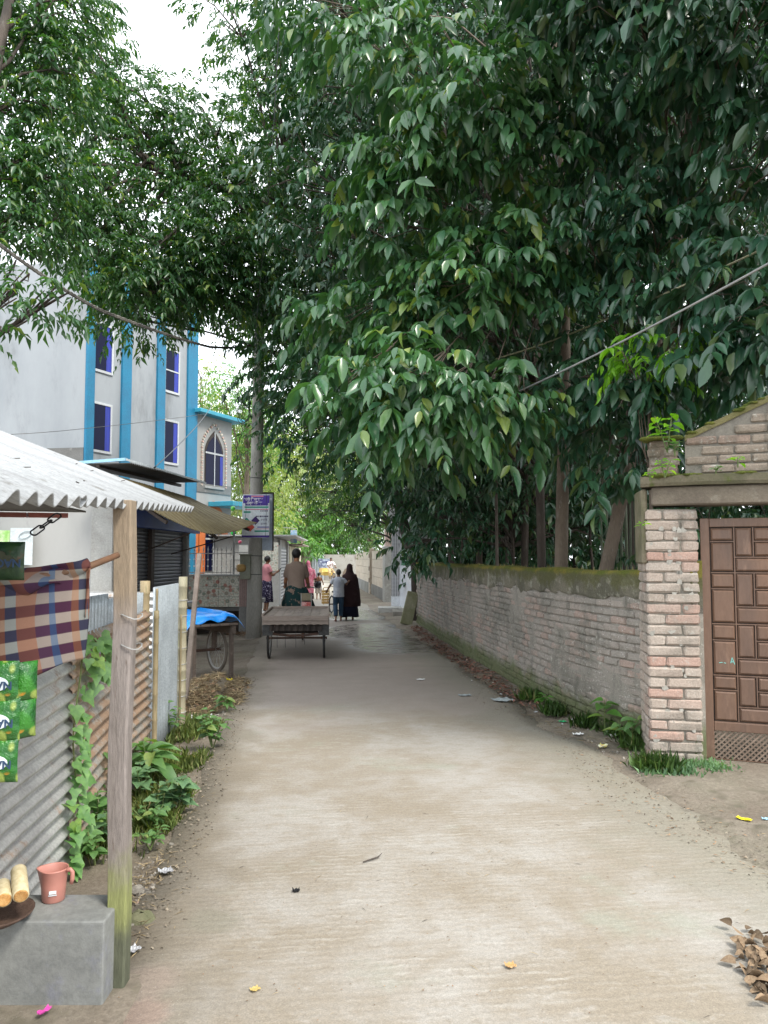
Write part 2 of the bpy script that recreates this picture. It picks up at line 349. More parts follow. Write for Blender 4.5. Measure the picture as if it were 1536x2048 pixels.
GB = brickmat('grimy_gable_brick', [(.22, .18, .14), (.26, .215, .17), (.27, .19, .15)], (.11, .105, .08), None, .2)
MORT = pm('joint_shadow_mortar', (.17, .155, .13), (.22, .20, .165), (.11, .105, .085), 3, 11, .95, .6, 50)  # mortar darkened so its colour carries the shadow of the recessed joints
t = NT('mossy_coping'); v = t.world(); z = t.sep(v)[2]
c = t.mix(t.ramp(t.noise(v, 2.2, 6), .4, .6), (.16, .145, .11), (.10, .095, .07)); c = t.mix(t.ramp(t.noise(v, 6, 6, .7), .5, .66), c, (.28, .27, .22))
c = t.mix(t.ramp(t.math('SUBTRACT', z, t.math('MULTIPLY', t.noise(v, 4, 6, .7), .7)), .98, 1.14, 0, .85), c, (.085, .085, .035)); c = t.mix(t.ramp(t.math('SUBTRACT', z, t.math('MULTIPLY', t.noise(v, 5, 6, .7), .12)), 1.42, 1.47, 0, .95), c, t.mix(t.ramp(t.noise(v, 2.6, 5), .4, .6), (.085, .10, .018), (.17, .14, .03)))
g = t.noise(v, 60, 7, .75); t.bump(g, .6, .015); COPE = t.fin(t.mix(1.0, c, t.mix(t.ramp(g, .3, .7), (.75, .75, .75), (1.2, 1.2, 1.2)), 'MULTIPLY'), .95, .2)
WP = [(2.52, 6.35), (2.34, 6.85), (2.13, 7.5), (2.0, 8.1), (1.85, 9.0), (1.63, 11.0), (1.24, 14.9), (.83, 20.0)]
def resample(P, st):
    P = [Vector(p).to_3d() for p in P]; out = [P[0].copy()]; acc = 0.0
    # Catmull-Rom
    Q = []
    for i in range(len(P) - 1):
        a, b, c_, d = P[max(i - 1, 0)], P[i], P[i + 1], P[min(i + 2, len(P) - 1)]
        for k in range(40):
            u = k / 40; Q.append(.5 * ((2 * b) + (c_ - a) * u + (2 * a - 5 * b + 4 * c_ - d) * u * u + (3 * b - a - 3 * c_ + d) * u ** 3))
    Q.append(P[-1]); last = Q[0]; need = st
    for q in Q[1:]:
        seg = (q - last).length
        while seg >= need:
            last = last + (q - last) * (need / seg); out.append(last.copy()); seg = (q - last).length; need = st
        need -= seg; last = q
    return out
wallp = resample(WP, .125)
def wtop(i): return 1.535 + .07 * math.exp(-i * .125 / .22) * 1.3 + .01 * math.sin(i * .4) + .002 * i * .125
wall = thing('brick_wall', 'long mossy brick boundary wall curving beside the lane up to the brick gate pillar', 'wall', (wallp[30].x, wallp[30].y, 0))
def wframe(i):
    a, b = wallp[max(i - 1, 0)], wallp[min(i + 1, len(wallp) - 1)]; d = (b - a).normalized(); return wallp[i], d, Vector((-d.y, d.x, 0))   # normal to the road side
core = []; cop = []
for i in range(len(wallp)):
    p, d, n = wframe(i); zt = wtop(i); zb = 1.26 + .10 * (vn(i * .35, 2) - .5) + .06 * (vn(i * 1.1, 7) - .5)
    zs_ = [-.15] + [k * .045 for k in range(int(zb / .045) + 1)] + [zb + .05]
    if i == 0: NZ = len(zs_)
    zs_ = [-.15] + [(zb + .05) * k / 30 for k in range(31)]
    def smear(z):                                   # mortar and old plaster smeared out over the bricks in places
        q = vn(i * .125 * 2.2 + 4, z * 2.6) * .65 + vn(i * .125 * 8, z * 9 + 2) * .35; u = min(1, max(0, (q - .57) / .16)); return -.012 + .0235 * u * u * (3 - 2 * u)
    core.append([p + n * smear(z) + Vector((0, 0, z)) for z in zs_] + [p + n * -.2 + Vector((0, 0, zb + .05)), p + n * -.2 + Vector((0, 0, -.15))])
    j = .006 * (vn(i * .7, 4) - .5)
    cop.append([p + n * a + Vector((0, 0, z)) for a, z in ((.004, zb), (.012 + j, zb + .02), (.014 + j, zb + .1), (.018 + j, zt - .03), (.004, zt), (-.1, zt + .012), (-.21, zt - .01), (-.22, zb))])
MB().rings(core).build('mortar_core', WMORT, wall); MB().rings(cop).build('plaster_coping', COPE, wall, smooth=False)
bm_ = [[brick_mesh('brick', d, 10 * a + k, WB) for k in range(4)] for a, d in enumerate(BR)]
cands = []
for cidx in range(17):
    z = .02 + .078 * cidx + .039; off = 0 if cidx % 2 == 0 else 1
    for i in range(1 + off, len(wallp) - 1, 2):
        p, d, n = wframe(i)
        if z > 1.29 + .08 * (vn(i * .3, cidx) - .5): continue
        cands.append((p.y, p + n * random.uniform(-.046, -.040) + Vector((0, 0, z + random.uniform(-.003, .003))), math.atan2(d.y, d.x) + random.uniform(-.02, .02), cidx))
cands.sort(key=lambda q: q[0]); rest_v = []; rest_f = []
for k, (yy, p, a, ci) in enumerate(cands):
    me = bm_[0][k % 4]
    if k < 300:
        o = link('brick', me, wall, p); o.rotation_euler = (random.uniform(-.012, .012), random.uniform(-.012, .012), a)
    else:
        Mx = Matrix.Translation(p - wloc(wall)) @ Matrix.Rotation(a, 4, 'Z'); n0 = len(rest_v)
        rest_v += [tuple(Mx @ v_.co) for v_ in me.vertices]; rest_f += [tuple(n0 + q for q in pl.vertices) for pl in me.polygons]
me = bpy.data.meshes.new('bricks'); me.from_pydata(rest_v, [], rest_f); me.materials.append(WB); tag(link('far_brickwork', me, wall), kind='stuff')
mb = MB()                                           # glass shards and stubs on the coping
for i in range(2, 62):
    p, d, n = wframe(i // 1)
    for q in range(3):
        b = p - n * random.uniform(.02, .14) + d * random.uniform(-.06, .06) + Vector((0, 0, wtop(i) - .005)); h = random.uniform(.015, .05)
        mb.tube([b, b + Vector((random.uniform(-.01, .01), random.uniform(-.01, .01), h))], [.003, .001], 4)
tag(mb.build('coping_stubble', pm('dry_moss_stalk', (.2, .17, .06), (.12, .13, .05)), wall), kind='stuff')
# ---- gate pillar
PA = R(-10); pc = gnd(1352, 1530); pc = Vector((pc[0] + .06, pc[1] + .24, 0)); ux = Vector((math.cos(PA), math.sin(PA), 0)); uy = Vector((-math.sin(PA), math.cos(PA), 0))
pil = thing('gate_pillar', 'pale brick gate pillar with mossy plaster at its top, beside the brown panelled gate', 'pillar', pc)
PW, PD, PH = .415, .42, 2.06
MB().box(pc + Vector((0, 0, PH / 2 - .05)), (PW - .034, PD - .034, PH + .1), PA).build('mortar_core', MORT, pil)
pm_ = [[brick_mesh('brick', d, 40 + 10 * a + k, PB) for k in range(3)] for a, d in enumerate(((.262, .077, .09), (.13, .077, .09), (.21, .077, .06)))]
nb = 0
for ci in range(24):
    z = .005 + .0855 * ci + .04; k3 = lambda: random.randrange(3)
    w2 = (0, 1) if ci % 2 == 0 else (1, 0); xx = -PW / 2
    for w_ in w2:
        L = .262 if w_ == 0 else .13; gap = .012
        o = link('brick', pm_[w_][k3()], pil, pc + ux * (xx + L / 2 + .004) - uy * (PD / 2 - .043 + random.uniform(-.004, .003)) + Vector((0, 0, z)))
        o.rotation_euler = (0, random.uniform(-.012, .012), PA + random.uniform(-.015, .015)); xx += L + gap
    for sd_, nm in ((-1, 0),):
        yy = -PD / 2 + .1
        for L, q in ((.21, 2), (.13, 1)):
            o = link('brick', pm_[q][k3()], pil, pc + ux * sd_ * (PW / 2 - (.027 if q == 2 else .043) + random.uniform(-.003, .003)) + uy * (yy + L / 2 - .005) + Vector((0, 0, z)))
            o.rotation_euler = (0, random.uniform(-.012, .012), PA + PI / 2 + random.uniform(-.015, .015)); yy += L + .01
    o = link('brick', pm_[1][k3()], pil, pc + ux * (PW / 2 - .043) + uy * .03 + Vector((0, 0, z))); o.rotation_euler = (0, 0, PA + PI / 2)
mb = MB()
for k in range(34):
    z = random.uniform(.15, 1.95); x = random.uniform(-.17, .17) if k % 3 else random.choice((-.02, .05)); r_ = random.uniform(.012, .03); p = pc + ux * x - uy * (PD / 2 + .0005) + Vector((0, 0, z)); n0 = 7
    pts = [(r_ * random.uniform(.5, 1.3) * math.cos(q * 2 * PI / n0), r_ * random.uniform(.6, 1.6) * math.sin(q * 2 * PI / n0)) for q in range(n0)]; mb.prism(pts, p, ux, UP if 'UP' in globals() else Vector((0, 0, 1)), .012)
tag(mb.build('mortar_smears', pm('pale_mortar_smear', (.36, .34, .30), (.30, .285, .25), None, 6, 12, .95, .5, 50), pil), kind='stuff')
PLA = pm('mossy_lintel_plaster', (.17, .145, .10), (.10, .095, .055), (.085, .10, .025), 2.5, 6, .95, .5, 55, wc=True)
LIN = pm('brown_lintel_concrete', (.15, .125, .095), (.11, .09, .07), (.19, .165, .13), 3, 8, .9, .4, 50, wc=True)
MOSS = pm('bright_moss', (.10, .13, .02), (.17, .17, .03), (.06, .08, .02), 6, 18, .95, .9, 90, bd=.03)
mb = MB(); mb.box(pc + ux * (-PW / 2 - .002) + Vector((0, 0, 1.92)) + uy * .02, (.05, PD * .94, .62), PA); mb.build('moss_plaster_patch', PLA, pil, bev=.015)
GA = R(-21); gxv = Vector((math.cos(GA), math.sin(GA), 0)); gnv = Vector((math.sin(GA), -math.cos(GA), 0)); UP = Vector((0, 0, 1))
B0 = pc - ux * (PW / 2 + .01) - uy * (PD / 2 - .02)
gz = at(1300, 975, B0.y)[2]; gl = at(1405, 1012, B0.y)[2]
lin = thing('gate_lintel', 'mossy concrete lintel with a low brick gable over the panelled gate', 'lintel', (B0.x + gxv.x, B0.y + gxv.y, gl))
LW = 2.75
mb = MB(); mb.raw([B0 + gxv * a - gnv * b + UP * z for a in (.06, LW) for b, z in ((-.012, gl), (.3, gl), (.3, gz), (-.012, gz))], [(0, 1, 2, 3), (7, 6, 5, 4), (0, 4, 5, 1), (1, 5, 6, 2), (2, 6, 7, 3), (3, 7, 4, 0)])
mb.build('lintel_beam', LIN, lin, bev=.012)
mb = MB(); n = 26
mb.rings([[B0 + gxv * (LW * i / n - .02) - gnv * b + UP * (gz + z + .012 * (vn(i * .9, b * 9) - .5)) for b, z in ((-.045, .004), (-.055, .03), (-.05, .085), (.0, .095), (.33, .09), (.34, .004))] for i in range(n + 1)])
mb.build('mossy_ledge', PLA, lin)
gm = [[brick_mesh('brick', d, 80 + 10 * a + k, GB) for k in range(3)] for a, d in enumerate(BR)]
gb0 = gz + .095
def gtop(u): 
    a = min(u, LW - u); return gz + .40 + max(0, (a - .33)) * .46
gpoly = [(.33, gb0), (LW - .33, gb0), (LW - .33, gtop(.34) ), (LW / 2, gtop(LW / 2)), (.33, gtop(.34))]
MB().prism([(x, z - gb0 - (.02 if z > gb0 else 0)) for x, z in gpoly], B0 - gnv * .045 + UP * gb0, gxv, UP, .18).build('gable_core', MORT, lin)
ci = 0; z = gb0 + .04
while z < gtop(LW / 2) - .04:
    u = .33 + (.0 if ci % 2 else -.125)
    while u < LW - .33:
        u += .248; um = u - .124
        if .34 + .06 < um < LW - .4 and gtop(um - .09) > z + .035 and gtop(um + .09) > z + .035:
            o = link('brick', gm[0][random.randrange(3)], lin, B0 + gxv * um - gnv * (.035 + .038 + random.uniform(-.005, .005)) + UP * (z + random.uniform(-.004, .004))); o.rotation_euler = (0, random.uniform(-.02, .02), GA + random.uniform(-.02, .02))
    z += .079; ci += 1
mb = MB(); n = 30
mb.rings([[B0 + gxv * u - gnv * b + UP * (gtop(u) + q + .012 * (vn(u * 8, b * 7) - .5)) for b, q in ((.028, -.03), (.02, .012), (.10, .03), (.24, .01), (.24, -.03))] for u in [.33 + (LW - .66) * i / n for i in range(n + 1)]])
mb.build('gable_cap', pm('gable_moss_cap', (.13, .125, .045), (.17, .15, .07), (.07, .07, .04), 3, 9, .95, .7, 70, wc=True), lin)
for ci in range(4):
    for L, u, q in (((.236, .17, 0),) if ci % 2 else ((.112, .09, 1), (.112, .22, 1))):
        o = link('brick', gm[q][ci % 3], lin, B0 + gxv * u - gnv * .1 + UP * (gb0 + .04 + .077 * ci)); o.rotation_euler = (0, 0, GA + random.uniform(-.05, .05))
MB().box(B0 + gxv * .16 - gnv * .12 + UP * (gb0 + .13), (.22, .12, .26), GA).build('pier_core', GB, lin)
MB().box(B0 + gxv * .16 - gnv * .11 + UP * (gb0 + .315), (.25, .2, .03), GA).build('pier_moss_cap', MOSS, lin, bev=.01)
mb = MB()
for k in range(70):
    u = random.choice([random.uniform(.0, .35), random.uniform(0, 1.4)]); zz = gz + .09
    if k % 3 == 0: u = random.uniform(.34, 1.35); p = B0 + gxv * u - gnv * random.uniform(.0, .12) + UP * (gtop(u) + .015)
    elif k % 3 == 1: p = B0 + gxv * u - gnv * random.uniform(-.05, .03) + UP * zz
    else: p = B0 + gxv * random.uniform(.03, .3) - gnv * random.uniform(.0, .2) + UP * (gb0 + .31)
    r = random.uniform(.015, .045); mb.sph(p, (r * 1.6, r * 1.3, r * .5), 7, 4)
tag(mb.build('moss_cushions', MOSS, lin, smooth=True), kind='stuff')
p2 = copy_tree(pil); p2.location = Vector(pil.location) + gxv * (LW - .42); p2['label'] = 'second brick gate pillar at the far jamb of the panelled gate'
# ---- gate leaf
GP = B0 + gxv * .40 - gnv * .15                   # lower left corner of the gate plane
def gp(px, py):
    d = Vector(ray(px, py)); o = Vector((0, 0, CH)); k = (GP - o).dot(gnv) / d.dot(gnv); q = o + d * k; return (q - GP).dot(gxv), q.z
gz0 = gp(1415, 1515)[1]; gz1 = gp(1405, 1037)[1]
gate = thing('gate', 'brown wooden panelled gate with a lattice foot, hung under the mossy lintel', 'gate', GP + UP * gz0)
WOOD = pm('brown_gate_paint', (.155, .088, .056), (.115, .07, .05), (.19, .115, .078), 2.5, 9, .38, .15, 40, var=.08, stretch=(1, 1, .25), spec=.45)
DARKW = pm('dark_gate_groove', (.035, .024, .018), (.05, .034, .026), None, 5, 9, .6, .2, 40)
u0 = gp(1403, 1200)[0]; WG = 1.78
def gbox(name, ua, ub, za, zb, d0, d1, mat, par, bev=.0):
    mb = MB(); mb.raw([GP + gxv * a + gnv * d + UP * z for a in (ua, ub) for d in (d0, d1) for z in (za, zb)], [(0, 1, 3, 2), (4, 6, 7, 5), (0, 4, 5, 1), (2, 3, 7, 6), (0, 2, 6, 4), (1, 5, 7, 3)])
    return mb.build(name, mat, par, bev=bev)
gbox('back_board', u0 + .02, u0 + WG - .02, gz0 + .3, gz1 - .02, -.03, -.008, DARKW, gate)
def zy(q): return 1000 + q / 3.795
def zx(q): return 1380 + q / 3.795
def Z(q): return gp(1450, zy(q))[1]
def U(q): return gp(zx(q), 1250)[0]
cu = [U(168), U(346), U(356), U(490), U(502)]; w1 = cu[1] - cu[0]; cu.append(cu[4] + w1)
NP = max(1, int((WG - 2 * (cu[0] - u0)) / (cu[5] - cu[0] + .03))); PWD = cu[5] - cu[0] + .03; RE = cu[0] + PWD * NP - .03; cu.append(RE)
gbox('stile', u0, cu[0] - .006, gz0, gz1, -.04, .02, WOOD, gate, .004)
for k_ in range(1, NP): gbox('middle_stile', cu[0] + PWD * k_ - .026, cu[0] + PWD * k_ - .004, Z(1685) + .002, Z(205) - .002, -.04, .017, WOOD, gate, .003)
gbox('stile', cu[6] + .01, u0 + WG, gz0, gz1, -.04, .02, WOOD, gate, .004)
gbox('top_rail', cu[0] - .004, cu[6] + .008, Z(205), gz1 - .002, -.04, .018, WOOD, gate, .004)
gbox('lock_rail', cu[0] - .004, cu[6] + .008, Z(1752), Z(1685), -.04, .018, WOOD, gate, .004); gbox('bottom_rail', cu[0] - .03, cu[6] + .03, gz0 + .002, Z(1965), -.04, .018, WOOD, gate, .004)
rows = [(210, 550), (556, 938), (944, 1328), (1334, 1682)]
for a, b, k_ in [(*q, k) for k in range(NP) for q in rows]:
    h = b - a; m1 = a + h * .31; m2 = a + h * .66
    for (ua, ub, ya, yb) in ((cu[0], cu[1], a, m1 - 4), (cu[0], cu[1], m1 + 4, b - 4), (cu[2], cu[3], a, m2 - 4), (cu[4], cu[5], a, a + h * .31 - 4), (cu[4], cu[5], a + h * .31 + 4, m2 - 4), (cu[2], cu[5], m2 + 4, b - 4)):
        g_ = .006; mb = MB(); za, zb = Z(yb) + g_, Z(ya) - g_; ua += g_ + PWD * k_; ub += PWD * k_ - g_; e = .014
        mb.raw([GP + gxv * x + gnv * d + UP * z_ for (x0, x1, z0, z1, d) in ((ua, ub, za, zb, -.012), (ua, ub, za, zb, .004), (ua + e, ub - e, za + e, zb - e, .016)) for x, z_ in ((x0, z0), (x1, z0), (x1, z1), (x0, z1))],
               [(3, 2, 1, 0), (0, 1, 5, 4), (1, 2, 6, 5), (2, 3, 7, 6), (3, 0, 4, 7), (4, 5, 9, 8), (5, 6, 10, 9), (6, 7, 11, 10), (7, 4, 8, 11), (8, 9, 10, 11)])
        mb.build('panel', WOOD, gate)
mb = MB()                                          # beading strips between the panels
for a, b in rows:
    h = b - a; m1 = a + h * .31; m2 = a + h * .66
    for ya, ua, ub in ((m1, cu[0], cu[1]), (b + 2, cu[0], cu[5]), (m2, cu[2], cu[5]), (m1, cu[4], cu[5])): mb.beam(GP + gxv * ua + gnv * .006 + UP * Z(ya), GP + gxv * ub + gnv * .006 + UP * Z(ya), .009, .012, gnv)
    mb.beam(GP + gxv * (cu[1] + cu[2]) / 2 + gnv * .006 + UP * Z(a), GP + gxv * (cu[1] + cu[2]) / 2 + gnv * .006 + UP * Z(b), .009, .012, gnv)
    mb.beam(GP + gxv * (cu[3] + cu[4]) / 2 + gnv * .006 + UP * Z(a), GP + gxv * (cu[3] + cu[4]) / 2 + gnv * .006 + UP * Z(m2), .009, .012, gnv)
mb.build('beading', WOOD, gate)
za, zb = Z(1965), Z(1752); hh = zb - za; ua, ub = cu[0] - .03, cu[6] + .03; LATT = pm('faded_lattice_paint', (.20, .15, .115), (.16, .115, .085), None, 4, 9, .6, .2, 40)
for sg, dd in ((1, .006), (-1, -.004)):
    k = -1
    while True:
        k += 1; a = ua - hh + k * .042
        if a > ub: break
        p, q = (a, za), (a + hh, zb)
        t0_ = max(0, (ua - p[0]) / hh); t1_ = min(1, (ub - p[0]) / hh)
        if t1_ - t0_ < .08: continue
        A_ = (p[0] + hh * t0_, za + hh * t0_); B_ = (p[0] + hh * t1_, za + hh * t1_)
        if sg < 0: A_ = (A_[0], za + zb - A_[1]); B_ = (B_[0], za + zb - B_[1])
        MB().beam(GP + gxv * A_[0] + gnv * dd + UP * A_[1], GP + gxv * B_[0] + gnv * dd + UP * B_[1], .013, .007, gnv).build('lattice_slat', LATT, gate)
mb = MB(); q = GP + gxv * (U(300)) + gnv * .0175 + UP * Z(1235); PAINT = pm('turquoise_chalk', (.12, .42, .38), (.2, .5, .45))
for a, b in (((0, 0), (.012, .045)), ((.012, .045), (.03, -.008)), ((-.0, .012), (.022, .012)), ((-.085, .0), (-.06, .004)), ((-.05, .002), (-.035, -.002))):
    mb.beam(q + gxv * a[0] + UP * a[1], q + gxv * b[0] + UP * b[1], .005, .0015, gnv)
tag(mb.build('chalk_scrawl', PAINT, gate), kind='stuff')
# ================================================================ buildings on the left
WHITE = pm('stained_white_paint', (.34, .365, .39), (.27, .295, .32), (.185, .20, .21), .3, .9, .75, .03, 12, var=0, t3=(.5, .75), stretch=(1, 1, .35), wc=True, gr=.02)
WHITE2 = pm('clean_white_plaster', (.39, .39, .38), (.33, .335, .33), (.25, .255, .25), .8, 2.5, .7, .04, 14, var=0, t3=(.58, .8), stretch=(1, 1, .4), wc=True, gr=.02)
BLUE = pm('turquoise_paint', (.012, .19, .34), (.018, .16, .29), None, 1.5, 4, .5, .1, 30, var=0)
CYAN = pm('cyan_cornice_paint', (.05, .36, .50), (.06, .31, .43), None, 1.5, 4, .55, .1, 30, var=0)
ORANGE = pm('orange_arch_paint', (.62, .17, .045), (.55, .15, .05), None, 2, 5, .6, .1, 30, var=0)
GREYC = pm('bare_grey_cement', (.22, .22, .215), (.16, .16, .155), (.28, .28, .27), 1.2, 4, .9, .35, 40, wc=True)
t = NT('dark_blue_glass'); t.fin((.003, .005, .03), .25, .1); GLASS = t.m
CURT = pm('violet_blue_curtain', (.03, .05, .38), (.022, .035, .28), None, 2, 8, .55, .1, 30, var=.1, stretch=(6, 6, .3))
ALU = pm('pale_window_frame', (.5, .52, .54), None, None, 3, 9, .45, .05, 30)
ctr = (768, 1118)
P1 = Vector((-8.17, 21.0, 0)); P4 = Vector((-6.23, 25.4, 0)); fd = (P4 - P1).normalized(); fn = Vector((fd.y, -fd.x, 0)); FL = (P4 - P1).length
def fpt(px, py, off=0.0):                         # point of the blue house's lane facade seen at a pixel -> (run along facade, height)
    d = Vector(ray(px, py)); o = Vector((0, 0, CH)); q0 = P1 + fn * off; k = (q0 - o).dot(fn) / d.dot(fn); q = o + d * k; return (q - P1).dot(fd), q.z
HT = at(165, 520, 21.0)[2]
bh = thing('blue_striped_house', 'tall white three storey house with turquoise vertical piers and dark blue windows', 'building', P1)
sd1 = Vector((-.985, .17, 0))                      # run of the blank side wall
mb = MB(); Q = [P1, P4, P4 + sd1 * 7.5, P1 + sd1 * 7.5]
mb.raw([q + UP * z for q in Q for z in (-.1, HT)], [(0, 1, 3, 2), (2, 3, 5, 4), (4, 5, 7, 6), (6, 7, 1, 0), (1, 7, 5, 3), (0, 2, 4, 6)]); mb.build('wall', WHITE, bh)
def fbox(name, a, b, z0, z1, d0, d1, mat, par, bev=.0, o=P1):
    mb = MB(); mb.raw([o + fd * x + fn * d + UP * z for x in (a, b) for d in (d0, d1) for z in (z0, z1)], [(0, 1, 3, 2), (4, 6, 7, 5), (0, 4, 5, 1), (2, 3, 7, 6), (0, 2, 6, 4), (1, 5, 7, 3)])
    return mb.build(name, mat, par, bev=bev)
piers = [(-.02, fpt(184, 880)[0]), (fpt(239, 880)[0], fpt(258, 880)[0]), (fpt(310, 890)[0], fpt(326, 890)[0]), (fpt(371, 900)[0], FL + .02)]
for a, b in piers: fbox('pier', a, b, -.1, HT + .25, -.02, .07, BLUE, bh, .008)
fbox('parapet', -.03, FL, HT + .002, HT + .22, -.2, .1, WHITE2, bh, .01)
w1a, w1b = fpt(184, 850)[0] + .02, fpt(221, 850)[0]; w2a, w2b = piers[2][1] + .02, fpt(355, 880)[0]
zt1, zb1 = fpt(200, 807)[1], fpt(200, 903)[1]; sh = zt1 - fpt(200, 645)[1]
def hwin(a, b, z0, z1, par, o=P1, mid=False, cur=.34):
    f = fbox('window', a, b, z0, z1, -.05, .012, DARKW, par, o=o)
    fbox('pane', a + .03, b - (b - a) * cur, z0 + .04, z1 - .04, .014, .02, GLASS, f, o=o); fbox('curtain', b - (b - a) * cur + .004, b - .03, z0 + .04, z1 - .04, .014, .019, CURT, f, o=o)
    for q in ((a - .03, a + .02, z0 - .03, z1 + .03), (b - .03, b + .03, z0 - .03, z1 + .03)): fbox('frame', *q, .0, .035, ALU, f, o=o)
    for q in ((a + .022, b - .032, z1 - .035, z1 + .03), (a + .022, b - .032, z0 - .04, z0 + .03)): fbox('frame', *q, .0, .035, ALU, f, o=o)
    if mid: fbox('frame', a + .022, b - .032, (z0 + z1) / 2 - .02, (z0 + z1) / 2 + .02, .022, .034, ALU, f, o=o)
for k in range(2):

    st_ = (fpt(200, 742)[1] - zb1)
    hwin(w1a, w1b, zb1 + st_ * k, zt1 + st_ * k, bh); hwin(w2a, w2b, zb1 + st_ * k, zt1 + st_ * k, bh, mid=(k == 1))
fbox('plinth_band', piers[0][1], piers[1][0], zb1 - 1.05, zb1 - .75, .0, .03, WHITE2, bh)
nd_ = Vector((sd1.y, -sd1.x, 0)); nd_ = nd_ if nd_.y < 0 else -nd_
zq = at(140, 895, 21)[2]
mb = MB(); mb.raw([P1 + sd1 * a + nd_ * d + UP * z for a in (.02, 7.4) for d in (0.0, .03) for z in (1.0, zq)], [(0, 1, 3, 2), (4, 6, 7, 5), (0, 4, 5, 1), (2, 3, 7, 6), (0, 2, 6, 4), (1, 5, 7, 3)]); mb.build('cement_dado', GREYC, bh)
# ---- white house of prayer with arched windows
SO = P4 + fd * .05 - fn * .02
ms = thing('arched_white_building', 'white two storey building with pointed arch windows, cyan cornice and orange arch bands', 'building', SO)
a1 = fpt(463, 900, -.02)[0] - (SO - P1).dot(fd); zr = at(430, 838, 26.5)[2]
mb = MB(); Q = [SO, SO + fd * a1, SO + fd * a1 - fn * 6, SO - fn * 6]
mb.raw([q + UP * z for q in Q for z in (-.1, zr)], [(0, 1, 3, 2), (2, 3, 5, 4), (4, 5, 7, 6), (6, 7, 1, 0), (1, 7, 5, 3), (0, 2, 4, 6)]); mb.build('wall', WHITE2, ms)
fbox('roof_cornice', -.2, a1 + .34, zr + .002, zr + .13, -6.2, .34, CYAN, ms, .012, o=SO)
zc = at(440, 1003, 26.0)[2]; fbox('porch_slab', a1 * .35, a1 + .45, zc - .16, zc, .002, 1.0, CYAN, ms, .012, o=SO)
def arch(cx, w, z0, z1, n=9):                     # pointed arch outline
    zs = z0 + (z1 - z0) * .62; h = z1 - zs; pts = [(cx - w, z0), (cx + w, z0), (cx + w, zs)]
    for i in range(1, n): u = i / n; pts.append((cx + w * (1 - u ** 1.8), zs + h * u))
    pts.append((cx, z1))
    for i in range(n - 1, 0, -1): u = i / n; pts.append((cx - w * (1 - u ** 1.8), zs + h * u))
    pts.append((cx - w, zs)); return pts
def awin(par, cx, w, z0, z1, bandmat, bw=.16, blocks=True):
    OUT = arch(cx, w + bw, z0 - .05, z1 + bw * 1.5); IN = arch(cx, w + .05, z0, z1 + .06)
    o0 = SO + fn * .03
    mb = MB(); n_ = len(OUT)
    if blocks:                                    # toothed moulding of small blocks, each its own
        for i in range(2, n_ - 1 + 1):
            a, b = OUT[i], OUT[(i + 1) % n_]
            L = math.hypot(b[0] - a[0], b[1] - a[1])
            if i == n_ - 0: break
            k = max(1, int(L / .085))
            for j in range(k):
                u = (j + .5) / k; x = a[0] + (b[0] - a[0]) * u; z = a[1] + (b[1] - a[1]) * u; an = math.atan2(b[1] - a[1], b[0] - a[0])
                mm = MB(); ex = fd * math.cos(an) + UP * math.sin(an); ey = fd * -math.sin(an) + UP * math.cos(an)
                mm.prism([(-.02, -.04), (.02, -.04), (.03, 0), (.02, .04), (-.02, .04)], SO + fd * x + UP * z + fn * .05, ex, ey, .045); mm.build('moulding_block', bandmat[(j + i) % 2], par)
        k = int((OUT[2][1] - OUT[1][1]) / .085)
        for sx_ in (cx - w - bw, cx + w + bw):
            for j in range(k): MB().box(SO + fd * sx_ + UP * (z0 + .085 * j) + fn * .025, (.06, .05, .05), math.atan2(fd.y, fd.x)).build('moulding_block', bandmat[j % 2], par)
    else:
        mm = MB(); A = [SO + fd * x + UP * z + fn * .06 for x, z in OUT[2:] + [OUT[0]]]
        IN2 = arch(cx, w + .03, z0 - .05, z1 + .05); 
        outs = [OUT[1]] + OUT[2:] + [OUT[0]]; ins = [IN2[1]] + IN2[2:] + [IN2[0]]
        mm.rings([[SO + fd * x + UP * z + fn * .001, SO + fd * x + UP * z + fn * .06, SO + fd * x2 + UP * z2 + fn * .06, SO + fd * x2 + UP * z2 + fn * .001] for (x, z), (x2, z2) in zip(outs, ins)]); mm.build('arch_band', bandmat[0], par)
    f = MB().prism(arch(cx, w, z0, z1), o0 + fn * -.004, fd, UP, .02).build('window', DARKW, par)
    MB().prism(arch(cx - w * .48, w * .46, z0 + .04, z0 + (z1 - z0) * .9)[:3] + [(cx - .02, z1 - .18), (cx - w * .6, z0 + (z1 - z0) * .78), (cx - w * .94, z0 + (z1 - z0) * .6)], o0 + fn * .002, fd, UP, .004).build('pane', GLASS, f)
    MB().prism([(cx + .02, z0 + .04), (cx + w * .94, z0 + .04), (cx + w * .94, z0 + (z1 - z0) * .6), (cx + w * .6, z0 + (z1 - z0) * .78), (cx + .02, z1 - .18)], o0 + fn * .002, fd, UP, .004).build('pane', GLASS, f)
    fbox('mullion', cx - .018, cx + .018, z0, z1 - .05, .035, .05, ALU, f, o=SO); fbox('transom', cx - w, cx + w, z0 + (z1 - z0) * .57, z0 + (z1 - z0) * .6, .034, .048, ALU, f, o=SO)
    fbox('curtain', cx + w * .62, cx + w * .93, z0 + .05, z0 + (z1 - z0) * .55, .036, .04, CURT, f, o=SO); fbox('sill', cx - w - .04, cx + w + .04, z0 - .1, z0 - .02, .0, .07, WHITE2, f, o=SO)
PINKB = pm('pale_pink_moulding', (.62, .42, .36), None, None, 3, 9, .7, .1, 30); IVO = pm('ivory_moulding', (.72, .66, .56), None, None, 3, 9, .7, .1, 30)
cxw = (fpt(410, 920)[0] + fpt(446, 920)[0]) / 2 - (SO - P1).dot(fd); ww = (fpt(446, 920)[0] - fpt(410, 920)[0]) / 2
